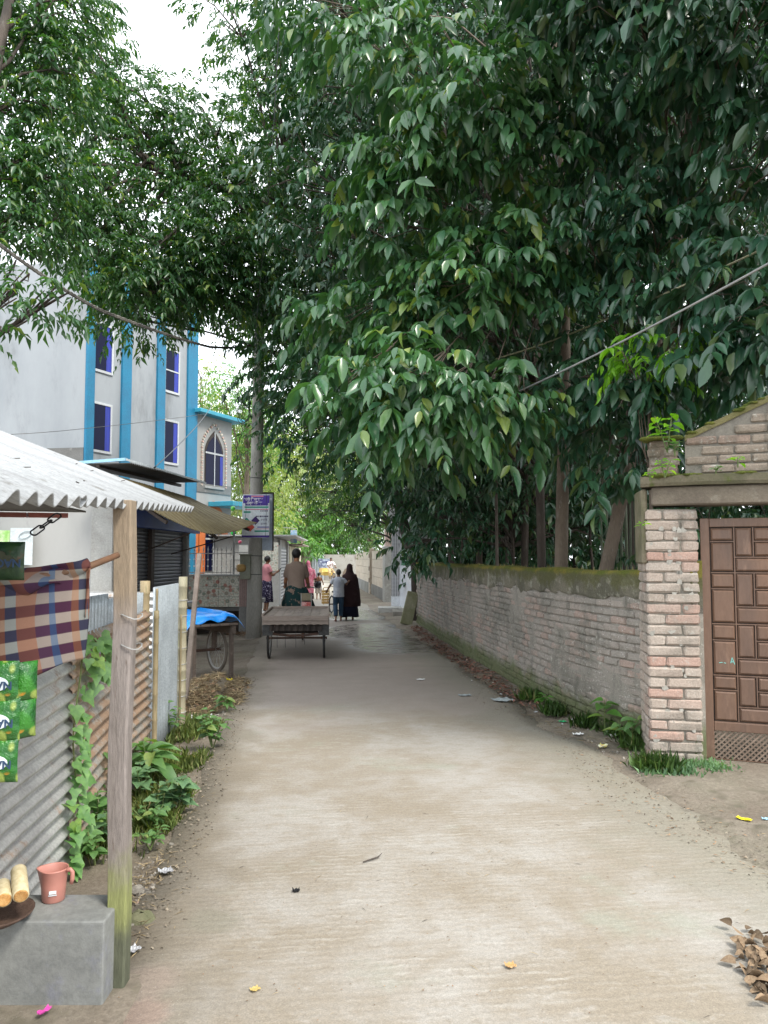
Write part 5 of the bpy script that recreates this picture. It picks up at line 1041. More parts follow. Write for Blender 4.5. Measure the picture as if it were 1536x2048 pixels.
BARKD = pm('dark_brown_bark', (.075, .06, .05), (.05, .042, .036), (.12, .11, .095), 3, 9, .9, .6, 30, var=.1, stretch=(2, 2, .5), wc=True)
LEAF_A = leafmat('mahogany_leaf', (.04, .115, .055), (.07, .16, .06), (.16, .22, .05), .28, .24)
LEAF_B = leafmat('dark_mahogany_leaf', (.03, .09, .04), (.055, .13, .042), (.15, .22, .04), .34, .38)  # darker, more translucent copy of the mahogany leaf
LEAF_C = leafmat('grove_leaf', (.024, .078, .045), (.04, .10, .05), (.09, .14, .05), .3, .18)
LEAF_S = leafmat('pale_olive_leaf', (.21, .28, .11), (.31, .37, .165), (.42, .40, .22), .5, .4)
LEAF_M = leafmat('mango_leaf', (.03, .085, .018), (.055, .13, .022), (.12, .19, .04), .38, .28)
LEAF_Y = leafmat('young_lime_leaf', (.12, .30, .02), (.19, .40, .03), (.30, .48, .04), .35, .4)
LEAF_F = leafmat('fresh_green_leaf', (.06, .17, .03), (.10, .24, .04), (.16, .28, .05), .42, .3)
TPLS = [None]
def tree(name, label, base, path, rad, lobes, leaf, L=.34, K=9, ls=.16, droop=.7, wr=.36, tpl=LOW, bark=BARK, group=None, cat='tree', pick=0, br=.028, shell=.45, jmin=1):
    base = np.array(base, float); root = thing(name, label, cat, base, group)
    path = [np.array(p, float) for p in path]; MB().tube(path, rad, 12, jit=.06).build('trunk', bark, root, smooth=True)
    mb = MB(); 
    for c, r, n in lobes:                          # limbs out to each bough
        c = np.array(c); j = min(range(jmin, len(path)), key=lambda q: np.linalg.norm(path[q] - c) + max(0, path[q][2] - c[2] + .4) * 2.0); f_ = rng.random() * .9; a = path[j] * (1 - f_) + path[max(j - 1, jmin)] * f_; m_ = (a + c) / 2 + np.array([0, 0, .12 * np.linalg.norm(c - a)]) + rng.normal(0, .08, 3)
        q = .14 * np.linalg.norm(c - a); pts = [a, a * .6 + m_ * .4 + rng.normal(0, .03, 3), m_, m_ * .5 + c * .5 + np.array([0, 0, .04 * q]), c]; mb.tube(pts, [br, br * .9, br * .75, br * .5, br * .25], 6)
        rr = r if not hasattr(r, '__len__') else max(r)
        for _ in range(4):
            e = c + nrm(rng.normal(0, 1, 3)) * rr * .75; mb.tube([m_ * .35 + c * .65, (c + e) / 2 + rng.normal(0, .05, 3), e], [br * .5, br * .35, br * .15], 5)
    if lobes: tag(mb.build('branches', bark, root, smooth=True), kind='stuff')
    P, D, N, S = lobe_sprays(lobes, L, K, ls, droop, shell)
    if pick:
        rel = P - np.array([0, 0, CH]); dep = rel[:, 1] * cp + rel[:, 2] * sp; px = 768 + F * rel[:, 0] / dep; py = 1024 - F * (-rel[:, 1] * sp + rel[:, 2] * cp) / dep
        ok = (px > -20) & (px < 1556) & (py > -20) & (py < 2048) & (dep > 1); sc_ = np.where(ok, S / dep, 0); idx = np.argsort(-sc_)[:pick]
        X_, D_, N_ = frames(D, N); me = np_mesh('leaf', (HI[0] * np.array([wr, 1, 1])), HI[1], leaf, True)
        for i in idx:
            o = bpy.data.objects.new('leaf', me); C.objects.link(o); o.parent = root
            M_ = Matrix(np.column_stack([X_[i] * S[i], D_[i] * S[i], N_[i] * S[i]]).tolist()).to_4x4(); M_.translation = Vector(P[i] - base); o.matrix_local = M_
        keep = np.ones(len(P), bool); keep[idx] = False; P, D, N, S = P[keep], D[keep], N[keep], S[keep]
    V, T = leaves_geo(P - base, D, N, S, tpl, wr); tag(link('crown', np_mesh('crown', V, T, leaf, tpl is HI), root), kind='stuff')
    return root
def LB(px, py, Y, r, n): return (at(px, py, Y), r, n)
def jl(l, q=.1): return [(np.array(c) + rng.normal(0, q, 3), r, n) for c, r, n in l]
# --- grove on the right, behind the brick wall
def trunk_px(pts, Y): return [at(x, y, Y) for x, y in pts]
GRP = 'slender trees of the dark grove behind the brick wall'
A_l = [LB(*q) for q in ((830, 760, 7.6, .5, 46), (760, 800, 7.8, .42, 34), (900, 790, 7.6, .5, 44), (850, 840, 7.8, .42, 34), (960, 830, 7.9, .42, 34), (1010, 800, 8.2, .4, 26), (730, 740, 8.0, .35, 24),
     (850, 690, 8.4, .45, 30), (740, 600, 9.0, .55, 36), (690, 640, 9.3, .5, 30), (830, 600, 8.8, .5, 34), (940, 560, 8.2, .5, 40), (1020, 540, 8.3, .45, 34), (970, 480, 8.2, .42, 30), (1080, 520, 8.4, .45, 30),
     (790, 440, 8.6, .45, 30), (850, 390, 8.4, .45, 34), (760, 330, 8.8, .42, 26), (830, 300, 8.4, .45, 34), (900, 240, 8.2, .45, 34), (960, 190, 8.0, .45, 34), (1040, 150, 8.0, .45, 30), (1080, 230, 8.2, .45, 26), (1000, 320, 8.6, .5, 26), (1120, 380, 8.6, .5, 26), (700, 60, 9.0, .6, 34), (800, 80, 8.6, .55, 34), (900, 90, 8.4, .5, 30), (640, 20, 9.5, .6, 30))]
tr = at(1122, 1140, 9.9)
tree('mahogany_tree', 'tall slender tree whose glossy leaf sprays hang over the lane from behind the brick wall', (tr[0], tr[1], 0), [(tr[0] + .02, tr[1], -.1)] + trunk_px(((1122, 1140), (1126, 950), (1130, 760), (1128, 560)), 9.9) + [at(1120, 350, 9.7), at(1110, 120, 9.5), at(1100, -200, 9.2)], [.1, .085, .08, .075, .07, .06, .05, .03], jl(A_l, .08), LEAF_A, .38, 9, .24, .95, .40, HI, bark=BARK, group=None, pick=300, br=.014, jmin=4)
B_l = [LB(*q) for q in ((1180, 470, 8.4, .5, 30), (1250, 520, 8.2, .5, 30), (1330, 480, 7.8, .5, 30), (1200, 620, 8.6, .5, 26), (1150, 760, 8.8, .42, 24), (1100, 820, 9.0, .42, 24), (1180, 830, 8.4, .35, 20), (1240, 760, 8.2, .4, 22), (1300, 800, 7.8, .4, 20), (1230, 960, 8.2, .2, 7), (1270, 930, 8.0, .22, 8), (1400, 560, 7.4, .5, 28), (1480, 560, 7.0, .5, 28), (1470, 660, 7.0, .4, 20), (1400, 700, 7.6, .4, 20), (1500, 740, 7.2, .4, 18),
     (1250, 330, 8.0, .6, 34), (1380, 360, 7.6, .6, 34), (1480, 300, 7.2, .6, 34), (1200, 200, 8.2, .6, 34), (1330, 200, 7.8, .6, 34), (1470, 150, 7.2, .6, 34), (1180, 60, 8.2, .6, 34), (1300, 50, 7.8, .6, 30), (1440, 10, 7.4, .6, 30), (1560, 220, 6.8, .6, 30), (1580, 440, 6.8, .6, 30), (1590, 640, 6.8, .5, 26))]
B_l += [((x, y, z), .9, 110) for x, y, z in ((5.0, 6.6, 8.8), (5.8, 6.2, 7.6), (6.6, 5.4, 6.4), (3.4, 6.5, 6.6), (4.3, 6.2, 5.6), (5.0, 7.2, 6.4), (2.6, 7.2, 7.2), (4.2, 8.2, 7.6), (5.6, 8.8, 7.0), (3.4, 4.8, 7.0), (4.6, 4.6, 6.4), (1.9, 7.6, 8.0), (3.0, 8.2, 8.6), (4.6, 6.4, 8.2), (6.2, 6.4, 5.4))]  # unseen boughs over the gate, added dense to darken the grove
tr = at(1212, 1140, 9.0)
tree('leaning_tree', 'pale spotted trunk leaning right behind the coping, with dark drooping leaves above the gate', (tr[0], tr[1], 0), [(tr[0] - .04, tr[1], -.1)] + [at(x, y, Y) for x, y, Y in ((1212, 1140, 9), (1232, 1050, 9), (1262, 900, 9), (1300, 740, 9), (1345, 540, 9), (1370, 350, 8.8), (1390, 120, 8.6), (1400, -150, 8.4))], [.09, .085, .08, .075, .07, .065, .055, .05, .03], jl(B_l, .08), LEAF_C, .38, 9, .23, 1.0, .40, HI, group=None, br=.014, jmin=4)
# deeper trees
def filler(name, label, tx, Y, xs, ys, r, n, ls, leaf, bark=BARKD, group=GRP, wr=.38, K=9, z0=0, skip=None, tw=.065, tpl=LOW, droop=.9):
    l = []
    for x in xs:
        for y in ys:
            if skip and skip(x, y): continue
            l.append((at(x + random.uniform(-40, 40), y + random.uniform(-40, 40), Y + random.uniform(-.9, .9)), r, n))
    b = at(tx, 1140, Y); top = at(tx + random.uniform(-20, 20), min(ys) - 40, Y)
    return tree(name, label, (b[0], b[1], 0), [(b[0], b[1], -.1), b + (top - b) * .15 + rng.normal(0, .03, 3), b + (top - b) * .4 + rng.normal(0, .06, 3), b + (top - b) * .7 + rng.normal(0, .06, 3), top], [tw, tw * .95, tw * .85, tw * .7, tw * .35], l, leaf, .4, K, ls, droop, wr, tpl, bark, group)
sk = lambda x, y: y > 820 and x > 1000
filler('grove_tree', 'slim dark trunk standing next left of the tall slender tree in the grove', 1086, 11.2, range(660, 1120, 100), range(-40, 900, 100), .85, 34, .19, LEAF_C, skip=lambda x, y: y > 780 and x < 760)
filler('grove_tree', 'dark tree behind the leaning trunk, its crown filling above the gate', 1262, 12.0, range(1130, 1640, 105), range(-40, 860, 100), .9, 34, .19, LEAF_C)
filler('grove_tree', 'reddish brown trunk deep in the grove left of the slim dark trunk', 1044, 13.5, range(640, 1150, 110), range(-60, 980, 110), 1.1, 42, .21, LEAF_C, skip=lambda x, y: y > 860 and x < 820)
filler('grove_tree', 'thin dark trunk in the middle of the grove behind the wall', 958, 15.5, range(650, 1150, 120), range(-60, 1000, 120), 1.3, 46, .24, LEAF_C, skip=lambda x, y: y > 860 and x < 850)
filler('grove_tree', 'deep grove tree nearest the green barred window house', 905, 17.0, range(820, 1130, 90), range(640, 1060, 90), .95, 46, .24, LEAF_C, tw=.07)
filler('grove_tree', 'far grove tree rising behind the leaning trunk', 1250, 16.5, range(1130, 1700, 125), range(-60, 1000, 120), 1.35, 50, .25, LEAF_C, tw=.11)
filler('grove_tree', 'farthest grove tree closing the dark background behind the wall', 1150, 21.0, range(900, 1760, 120), range(-80, 1060, 120), 1.8, 54, .34, LEAF_C, tw=.12)
filler('grove_tree', 'low leafy tree filling the dark understorey behind the wall', 1000, 18.5, range(880, 1340, 80), range(860, 1130, 70), .9, 60, .26, LEAF_C, tw=.06)
for k, (px, Y, w_) in enumerate(((1186, 14.0, .03), (925, 16.0, .035), (990, 12.6, .03), (1012, 16.0, .04), (885, 19, .05))):
    b = at(px, 1140, Y); lb = 'thin bare pole-like trunk among the grove trees behind the brick wall'
    path = [(b[0], b[1], -.1)] + [(b[0] + (hsh(k, q) - .5) * .12, b[1], 1.0 * q) for q in range(1, 7)]
    o = MB().tube(path, [w_ * (1 - .07 * q) for q in range(7)], 8, jit=.05).build('sapling_trunk', BARKD, smooth=True); tag(o, lb, 'tree trunk', 'thin bare trunks in the grove')
bc = thing('bamboo_clump', 'clump of dim upright bamboo culms behind the leaning pale trunk', 'bamboo', at(1250, 1140, 10.6))
for k in range(9):
    b = at(1205 + k * 9.5, 1140, 10.6 + (k % 3) * .25); MB().tube([(b[0], b[1], -.05), (b[0] + .01 * (k % 2), b[1], 1.5), (b[0] + .05 * (hsh(k) - .5), b[1], 3.1)], .016 + .004 * (k % 3), 7).build('culm', pm('green_grey_culm', (.10, .12, .085), (.08, .095, .06)) if k == 0 else MATS['green_grey_culm'], bc, smooth=True)
HEDGE = [((x, y, z), (1.3, .8, .9), 150) for x, y in ((2.2, 23.5), (4.0, 23.2), (5.8, 23), (7.6, 22.5), (9.5, 22), (11.5, 21), (13.5, 20), (15.5, 19), (17.5, 18)) for z in (.6, 1.9, 3.2)]
tree('grove_hedge', 'dense dark hedge closing the view deep behind the grove', (8.0, 22.8, 0), [(8.0, 22.8, -.1), (8, 22.8, .8), (8.0, 22.8, 1.6), (8, 22.8, 2.6)], [.1, .09, .08, .05], HEDGE, LEAF_C, .45, 8, .3, .7, .45, LOW, BARKD, br=.03, cat='hedge')
YARD = [((x, y, z), .8, 80) for x, y, z in ((3.6, 8.8, .7), (4.6, 9.2, .8), (5.6, 8.6, .8), (3.8, 9.0, 1.9), (4.8, 9.4, 2.0), (5.8, 8.8, 2.1), (6.6, 8.0, 1.2), (3.6, 9.6, 3.0), (4.8, 9.8, 3.2), (6.2, 9.0, 3.2), (7.2, 7.6, 2.4))]
tree('yard_shrub', 'leafy shrub growing in the yard just behind the panelled gate', (4.8, 9.3, 0), [(4.8, 9.3, -.1), (4.8, 9.3, .7), (4.85, 9.3, 1.6), (4.9, 9.3, 2.6)], [.08, .07, .05, .03], YARD, LEAF_C, .36, 9, .17, .9, .4, LOW, BARKD, br=.02, cat='shrub')
filler('grove_tree', 'low hanging leafy tree before the grove trunks behind the wall', 1030, 13.8, range(850, 1260, 66), range(890, 1090, 62), .42, 15, .22, LEAF_C, tw=.04)
# --- the big tree over the lane
T0 = at(832, 1125, 20.6); E_l = []
def add(Y, r, n, pts): E_l.extend(LB(x, y, Y + random.uniform(-.6, .6), r * random.uniform(.85, 1.15), n) for x, y in pts)
add(13.0, .75, 92, ((250, 560), (260, 640), (220, 590), (300, 600), (330, 560), (350, 490), (290, 490), (230, 470), (380, 560), (400, 500), (430, 570), (440, 490), (390, 430), (330, 410), (210, 390), (160, 420), (120, 380), (480, 420), (470, 520)))
add(14.0, .85, 100, ((370, 330), (430, 360), (330, 250), (280, 190), (240, 270), (190, 300), (150, 200), (420, 260), (480, 310), (520, 380), (540, 470), (500, 560), (560, 560), (300, 330), (200, 120), (130, 90), (180, 40)))
add(15.8, .95, 96, ((560, 640), (600, 560), (620, 470), (600, 390), (590, 300), (540, 240), (560, 160), (500, 110), (460, 50), (560, 40), (620, 120), (640, 210), (660, 310), (680, 420), (670, 530), (650, 620), (690, 160), (700, 250), (740, 520), (600, 700), (440, 600)))
add(18.6, .7, 60, ((548, 700), (545, 640)))
add(17.5, 1.1, 60, ((620, 740), (680, 700), (740, 680), (660, 790), (720, 770), (780, 740), (620, 830), (680, 850), (740, 840), (800, 820), (850, 880), (760, 900), (700, 920), (820, 930), (780, 660), (840, 780), (880, 840), (570, 770), (590, 870)))
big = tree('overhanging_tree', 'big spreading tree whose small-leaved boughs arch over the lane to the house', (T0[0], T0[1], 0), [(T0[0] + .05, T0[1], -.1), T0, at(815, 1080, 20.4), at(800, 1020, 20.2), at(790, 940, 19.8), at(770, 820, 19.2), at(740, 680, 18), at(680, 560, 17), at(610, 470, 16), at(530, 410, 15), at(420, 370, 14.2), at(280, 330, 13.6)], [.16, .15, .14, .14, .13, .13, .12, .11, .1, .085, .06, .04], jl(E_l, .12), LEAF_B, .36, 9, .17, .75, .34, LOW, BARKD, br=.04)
# --- tree on the left, trunk beyond the frame
F_l = [LB(*q) for q in ((20, 60, 10.5, .6, 36), (90, 40, 10.5, .6, 34), (60, 140, 10.5, .6, 34), (20, 220, 10.2, .55, 34), (110, 210, 10.5, .5, 30), (60, 300, 10.2, .55, 34), (10, 350, 10, .5, 30), (110, 330, 10.4, .45, 26), (50, 400, 10.2, .5, 34), (10, 450, 9.8, .42, 26), (100, 440, 10.2, .4, 24), (-80, 120, 10.2, .7, 40), (-90, 300, 10, .7, 40), (-110, 450, 9.6, .6, 36), (140, 120, 10.6, .5, 28), (30, -60, 10.5, .7, 34), (150, 0, 10.8, .55, 28))]
F_l += [LB(*q) for q in ((25, 590, 7.6, .22, 10), (80, 600, 7.8, .24, 10), (0, 660, 7.4, .2, 7), (110, 585, 7.9, .16, 6), (-50, 610, 7.4, .3, 12), (40, 540, 7.7, .16, 4))]
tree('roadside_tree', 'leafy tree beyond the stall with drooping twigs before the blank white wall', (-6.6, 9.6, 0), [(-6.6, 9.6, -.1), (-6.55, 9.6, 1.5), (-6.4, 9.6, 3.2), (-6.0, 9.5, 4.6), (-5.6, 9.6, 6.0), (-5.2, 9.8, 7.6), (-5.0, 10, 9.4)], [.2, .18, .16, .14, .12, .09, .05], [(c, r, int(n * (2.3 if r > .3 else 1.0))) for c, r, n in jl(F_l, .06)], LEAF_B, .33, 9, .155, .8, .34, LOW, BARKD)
# --- background trees
def bgt(name, label, Y, lobes, tx, leaf, ls, L=.9, K=7, wr=.3, group=None, bark=BARK, zt=3.0, nm=1.0, droop=.6):
    b = at(tx, 1118, Y); l = [(at(x, y, Y + random.uniform(-1.5, 1.5)), r, int(n * nm)) for x, y, r, n in lobes]; mid = np.mean([c for c, _, _ in l], axis=0)
    return tree(name, label, (b[0], b[1], 0), [(b[0], b[1], -.1), (b[0] + .05, b[1], 1.0), (b[0] * .7 + mid[0] * .3, b[1], zt), (b[0] * .3 + mid[0] * .7, b[1], mid[2])], [.22, .2, .16, .08], l, leaf, L, K, ls, droop, wr, LOW, bark, group, br=.05)
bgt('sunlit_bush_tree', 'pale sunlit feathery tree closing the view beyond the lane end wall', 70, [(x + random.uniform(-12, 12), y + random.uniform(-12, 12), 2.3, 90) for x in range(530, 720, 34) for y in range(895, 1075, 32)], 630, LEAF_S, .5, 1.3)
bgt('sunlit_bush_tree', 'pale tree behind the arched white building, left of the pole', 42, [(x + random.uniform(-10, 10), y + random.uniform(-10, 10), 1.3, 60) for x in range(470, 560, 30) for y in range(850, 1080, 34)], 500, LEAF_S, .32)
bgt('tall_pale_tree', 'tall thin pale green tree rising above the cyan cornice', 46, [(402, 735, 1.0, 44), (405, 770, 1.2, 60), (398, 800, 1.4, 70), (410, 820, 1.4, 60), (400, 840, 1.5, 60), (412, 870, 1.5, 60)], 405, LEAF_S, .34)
bgt('tall_pale_tree', 'bright green rounded tree between the cyan cornice and the concrete pole', 38, [(470, 760, 1.0, 60), (490, 790, 1.2, 70), (450, 800, 1.1, 60), (480, 830, 1.3, 70), (500, 860, 1.3, 70), (470, 880, 1.4, 70), (540, 830, 1.4, 70), (560, 870, 1.4, 70), (500, 920, 1.4, 70)], 490, LEAF_F, .26)
bgt('mango_tree', 'dark bushy mango tree reaching over the lane before the far wall', 25.8, [(700, 960, .8, 60), (660, 985, .7, 54), (735, 985, .8, 60), (690, 1010, .7, 54), (650, 1020, .5, 34), (730, 1030, .6, 40), (700, 1050, .4, 26), (765, 1000, .8, 54), (760, 950, .9, 60), (715, 925, .9, 60)], 845, LEAF_M, .2, .4, 9, .26, bark=BARKD)
bgt('garden_tree', 'leafy tree above the beige boundary wall', 36, [(750, 1062, .8, 60), (775, 1050, 1, 60), (730, 1078, .6, 40), (780, 1020, 1.2, 70)], 790, LEAF_M, .24, .5, 8, .3)
bgt('garden_tree', 'rounded green shrub tree over the grey end wall of the lane', 66, [(x + random.uniform(-6, 6), y, 2.0, 70) for x in range(560, 740, 30) for y in (1050, 1075, 1095)], 660, LEAF_F, .45, 1.0, 7)
bgt('garden_tree', 'small bright banana-like shrub above the end wall by the little shop', 60, [(605, 1095, .9, 50), (625, 1098, .8, 40), (585, 1090, 1.0, 50)], 606, LEAF_F, .5, .6, 5, .3)
bgt('far_tree_row', 'tall shaded trees far beyond the end of the lane', 85, [(x, y, 4.0, 60) for x in range(760, 960, 55) for y in (920, 970, 1020)], 700, LEAF_M, .8, 1.4, 7)
# bright young sprig and seedlings
tree('young_sapling', 'bright lime young leaf sprays before the dark grove above the gate lintel', at(1300, 1140, 7.6) * np.array([1, 1, 0]), [at(1300, 1140, 7.6) * np.array([1, 1, 0]) - np.array([0, 0, .1]), at(1302, 1000, 7.6), at(1298, 850, 7.6), at(1300, 720, 7.5)], [.022, .018, .014, .008], [LB(1250, 710, 7.3, .16, 7), LB(1310, 690, 7.3, .2, 10), LB(1350, 700, 7.2, .16, 7), LB(1290, 735, 7.3, .16, 6), LB(1330, 740, 7.3, .14, 5)], LEAF_Y, .24, 7, .17, .75, .3, HI, br=.006, pick=0)
# ================================================================ people
def remesh(mb, voxel, name, mat, smooth=4, disp=None):
    me = mb.mesh('tmp'); o = bpy.data.objects.new('tmp', me); C.objects.link(o)
    m = o.modifiers.new('r', 'REMESH'); m.mode = 'VOXEL'; m.voxel_size = voxel; s_ = o.modifiers.new('s', 'SMOOTH'); s_.iterations = smooth; s_.factor = .5
    bpy.context.view_layer.update(); r = bpy.data.meshes.new_from_object(o.evaluated_get(bpy.context.evaluated_depsgraph_get())); bpy.data.objects.remove(o); bpy.data.meshes.remove(me)
    if disp:
        for v_ in r.vertices: v_.co += Vector(disp(v_.co)) 
    r.materials.clear(); r.materials.append(mat); r.polygons.foreach_set('use_smooth', [True] * len(r.polygons)); r.name = name; return r
def chain(mb, pts, rad, sx=1.0):
    pts = [Vector(p) for p in pts]; P = []; Rr = []
    for i in range(len(pts) - 1):
        for k in range(4): u = k / 4; P.append(pts[i].lerp(pts[i + 1], u)); Rr.append(rad[i] * (1 - u) + rad[i + 1] * u)
    P.append(pts[-1]); Rr.append(rad[-1]); mb.tube(P, Rr, 12, sx)
    for p, r in ((pts[0], rad[0]), (pts[-1], rad[-1])): mb.sph(p, r * .99, 10, 7)
    for p, r in zip(pts[1:-1], rad[1:-1]): mb.sph(p, r * .99, 10, 7)
def ell(c, rx, ry, n=20, tilt=0.0): return [Vector((c[0] + rx * math.cos(2 * PI * j / n), c[1] + ry * math.sin(2 * PI * j / n), c[2] + tilt * ry * math.sin(2 * PI * j / n))) for j in range(n)]
SKIN = pm('brown_skin', (.16, .075, .04), (.13, .06, .033), None, 6, 20, .5, .1, 60, var=0); SKIN2 = pm('warm_brown_skin', (.27, .12, .06), (.22, .10, .05), None, 6, 20, .5, .1, 60, var=0); HAIR = pm('black_hair', (.008, .007, .007), (.015, .012, .011), None, 20, 40, .55, .6, 90, var=0)
EYEW = pm('eye_dark', (.02, .015, .012))
STAND = dict(sh=.175, el=(.235, -.03, 1.13), wr=(.25, .08, .90), hand=(.02, .05, -1), kn=(.10, .03, .49), an=(.10, -.02, .08))
def hand(mb, wr, d, side, s, curl=.5):
    """palm and five bent fingers of unequal length, thumb from the side of the palm"""
    wr = Vector(wr); d = Vector(d).normalized(); lat = d.cross(Vector((0, 1, 0))); lat = (lat if lat.length > .2 else d.cross(Vector((1, 0, 0)))).normalized(); n_ = d.cross(lat).normalized()
    chain(mb, [wr, wr + d * .05 * s, wr + d * .085 * s], [.024 * s, .034 * s, .032 * s], 1.0)
    for k, L in enumerate((.062, .074, .07, .055)):
        b = wr + d * .085 * s + lat * (k - 1.5) * .0185 * s; m_ = b + (d * (1 - curl * .3) + n_ * curl * .5).normalized() * L * .55 * s; e = m_ + (d * (1 - curl) + n_ * curl).normalized() * L * .5 * s; chain(mb, [b - d * .02 * s, m_, e], [.0095 * s, .009 * s, .0075 * s])
    b = wr + d * .035 * s + lat * -.03 * s; m_ = b + (d * .6 - lat * .8).normalized() * .035 * s; chain(mb, [b, m_, m_ + (d * .9 - lat * .2 + n_ * .3).normalized() * .03 * s], [.012 * s, .011 * s, .009 * s])
def human(name, label, M, h, skin, cfg, hair=True, headyaw=0.0, headtilt=0.0, lean=0.0, pelvis=(0, 0, .92), group=None, build=1.0, cover_head=False):
    """facing +Y, feet at z=0 for a 1.7 m frame scaled to h; returns root and a helper for clothes"""
    s = h / 1.7; r = thing(name, label, 'person', M.translation, group); r.rotation_euler = (0, 0, 0)
    Ms = M @ Matrix.Scale(s, 4); px, py, pz = pelvis
    def T(p): z = p[2] - .92; return (p[0] + px, p[1] + py + math.sin(lean) * z, pz + math.cos(lean) * z)      # trunk points move with the pelvis and the lean
    mb = MB(); b = build
    ringsT = [(T((0, 0, .84)), .15 * b, .11 * b), (T((0, 0, .95)), .155 * b, .115 * b), (T((0, 0, 1.06)), .135 * b, .10 * b), (T((0, .0, 1.2)), .155 * b, .11 * b), (T((0, -.005, 1.32)), .17 * b, .115 * b), (T((0, -.01, 1.40)), .15 * b, .09 * b), (T((0, -.005, 1.45)), .08, .07)]
    mb.rings([ell(c, a, d) for c, a, d in ringsT]); chain(mb, [T((0, -.01, 1.40)), T((0, .005, 1.49)), T((0, .015, 1.54))], [.062, .052, .05])
    hc = Vector(T((0, .02, 1.60))); Hm = Matrix.Translation(hc) @ Matrix.Rotation(headyaw, 4, 'Z') @ Matrix.Rotation(-headtilt, 4, 'X')
    hm = MB(); hm.sph((0, -.005, .015), (.074, .094, .098), 14, 10); hm.sph((0, .03, -.05), (.052, .058, .06), 12, 8); hm.sph((0, .098, -.012), (.013, .018, .022), 8, 6); hm.sph((0, .088, -.052), (.022, .01, .009), 8, 6)
    for q in (-1, 1): hm.sph((q * .075, -.01, -.005), (.011, .02, .03), 8, 6); hm.sph((q * .03, .08, .02), (.018, .014, .008), 8, 5)
    mb.raw([Hm @ Vector(p) for p in hm.v], hm.f)
    feet = []
    for sd, q in ((-1, 'L'), (1, 'R')):
        g = lambda k: Vector(cfg.get(k + q, (cfg[k][0] * sd, cfg[k][1], cfg[k][2])))
        S_ = Vector(T((cfg['sh'] * sd * b, -.005, 1.365))); E_ = g('el'); W_ = g('wr'); K_ = g('kn'); A_ = g('an'); Hp = Vector(T((.085 * sd, 0, .9)))
        chain(mb, [S_, S_.lerp(E_, .4), E_, E_.lerp(W_, .35), W_], [.052 * b, .047 * b, .037, .036, .025]); hd_ = cfg.get('hand' + q, cfg['hand']); hand(mb, W_, hd_, sd, 1.0, cfg.get('curl' + q, .45))
        chain(mb, [Hp, Hp.lerp(K_, .4), K_, K_.lerp(A_, .3), A_], [.085 * b, .078 * b, .053, .054, .034]); t_ = Vector(cfg.get('toe' + q, cfg.get('toe', (0, 1, 0)))).normalized(); f0 = A_ + Vector((0, 0, -.045))
        mb.sph(A_ + t_ * .06 + Vector((0, 0, -.05)), .03, 8, 6); chain(mb, [A_ - t_ * .03 + Vector((0, 0, -.04)), A_ + t_ * .07 + Vector((0, 0, -.05)), A_ + t_ * .15 + Vector((0, 0, -.058))], [.034, .034, .022])
        feet.append((A_, t_))
    me = remesh(mb, .0095, 'body', skin, 3); me.transform(Matrix.Translation(-wloc(r)) @ Ms); link('body', me, r)
    if hair and not cover_head:
        hb = MB(); hb.sph((0, -.012, .024), (.082, .099, .099), 18, 14); V = [Hm @ Vector((x, y, z)) for x, y, z in hb.v]
        fl_ = []
        for f in hb.f:
            cc_ = sum((Vector(hb.v[i]) for i in f), Vector()) / len(f)
            if cc_.z > .055 - .9 * max(0, .06 - cc_.y) * 1.6 or (cc_.y < -.02 and cc_.z > -.06): fl_.append(f)
        h2 = MB(Ms); h2.raw(V, fl_); o = h2.build('hair', HAIR, r, smooth=True); solid(o, .012 * s, 0)
    for q in (-1, 1): e = MB(Ms); e.sph(Hm @ Vector((q * .03, .087, .012)), .009, 8, 6); e.build('eye', EYEW, r, smooth=True)
    return r, Ms, T, Hm, feet
def cloth_mesh(r, Ms, name, mb, mat, voxel=.012, wr=.006, fr_=26, smooth=4):
    def dp(p): n_ = math.sin(p.x * fr_ + p.z * 9) * math.sin(p.z * fr_ * .6 + p.y * 14 + p.x * 5); return (p.x * 0 + wr * n_ * .5, wr * n_, 0)
    me = remesh(mb, voxel, name, mat, smooth, dp); me.transform(Matrix.Translation(-wloc(r)) @ Ms); return link(name, me, r)
def shirt(r, Ms, T, cfg, mat, b=1.0, hem=.86, sleeve=.62, loose=.02, collar=True):
    mb = MB(); rg = [((0, 0, hem), .17, .13), ((0, 0, .98), .168, .128), ((0, 0, 1.1), .16, .122), ((0, -.003, 1.22), .172, .125), ((0, -.005, 1.32), .178, .125), ((0, -.01, 1.385), .155, .105), ((0, -.01, 1.43), .115, .085), ((0, -.008, 1.47), .075, .068)]
    mb.rings([ell(T(c), a * b + loose * .5, d * b + loose * .5) for c, a, d in rg])
    for sd, q in ((-1, 'L'), (1, 'R')):
        S_ = Vector(T((cfg['sh'] * sd * b, -.005, 1.365))); E_ = Vector(cfg.get('el' + q, (cfg['el'][0] * sd, cfg['el'][1], cfg['el'][2]))); e = S_.lerp(E_, sleeve); mb.sph(S_, .058 * b + loose * .2, 10, 8); mb.tube([S_, S_.lerp(e, .5), e], [.06 * b, .062 * b + loose * .3, .064 * b + loose * .5], 12)
    return cloth_mesh(r, Ms, 'shirt', mb, mat, .011, .011, 22, 9)
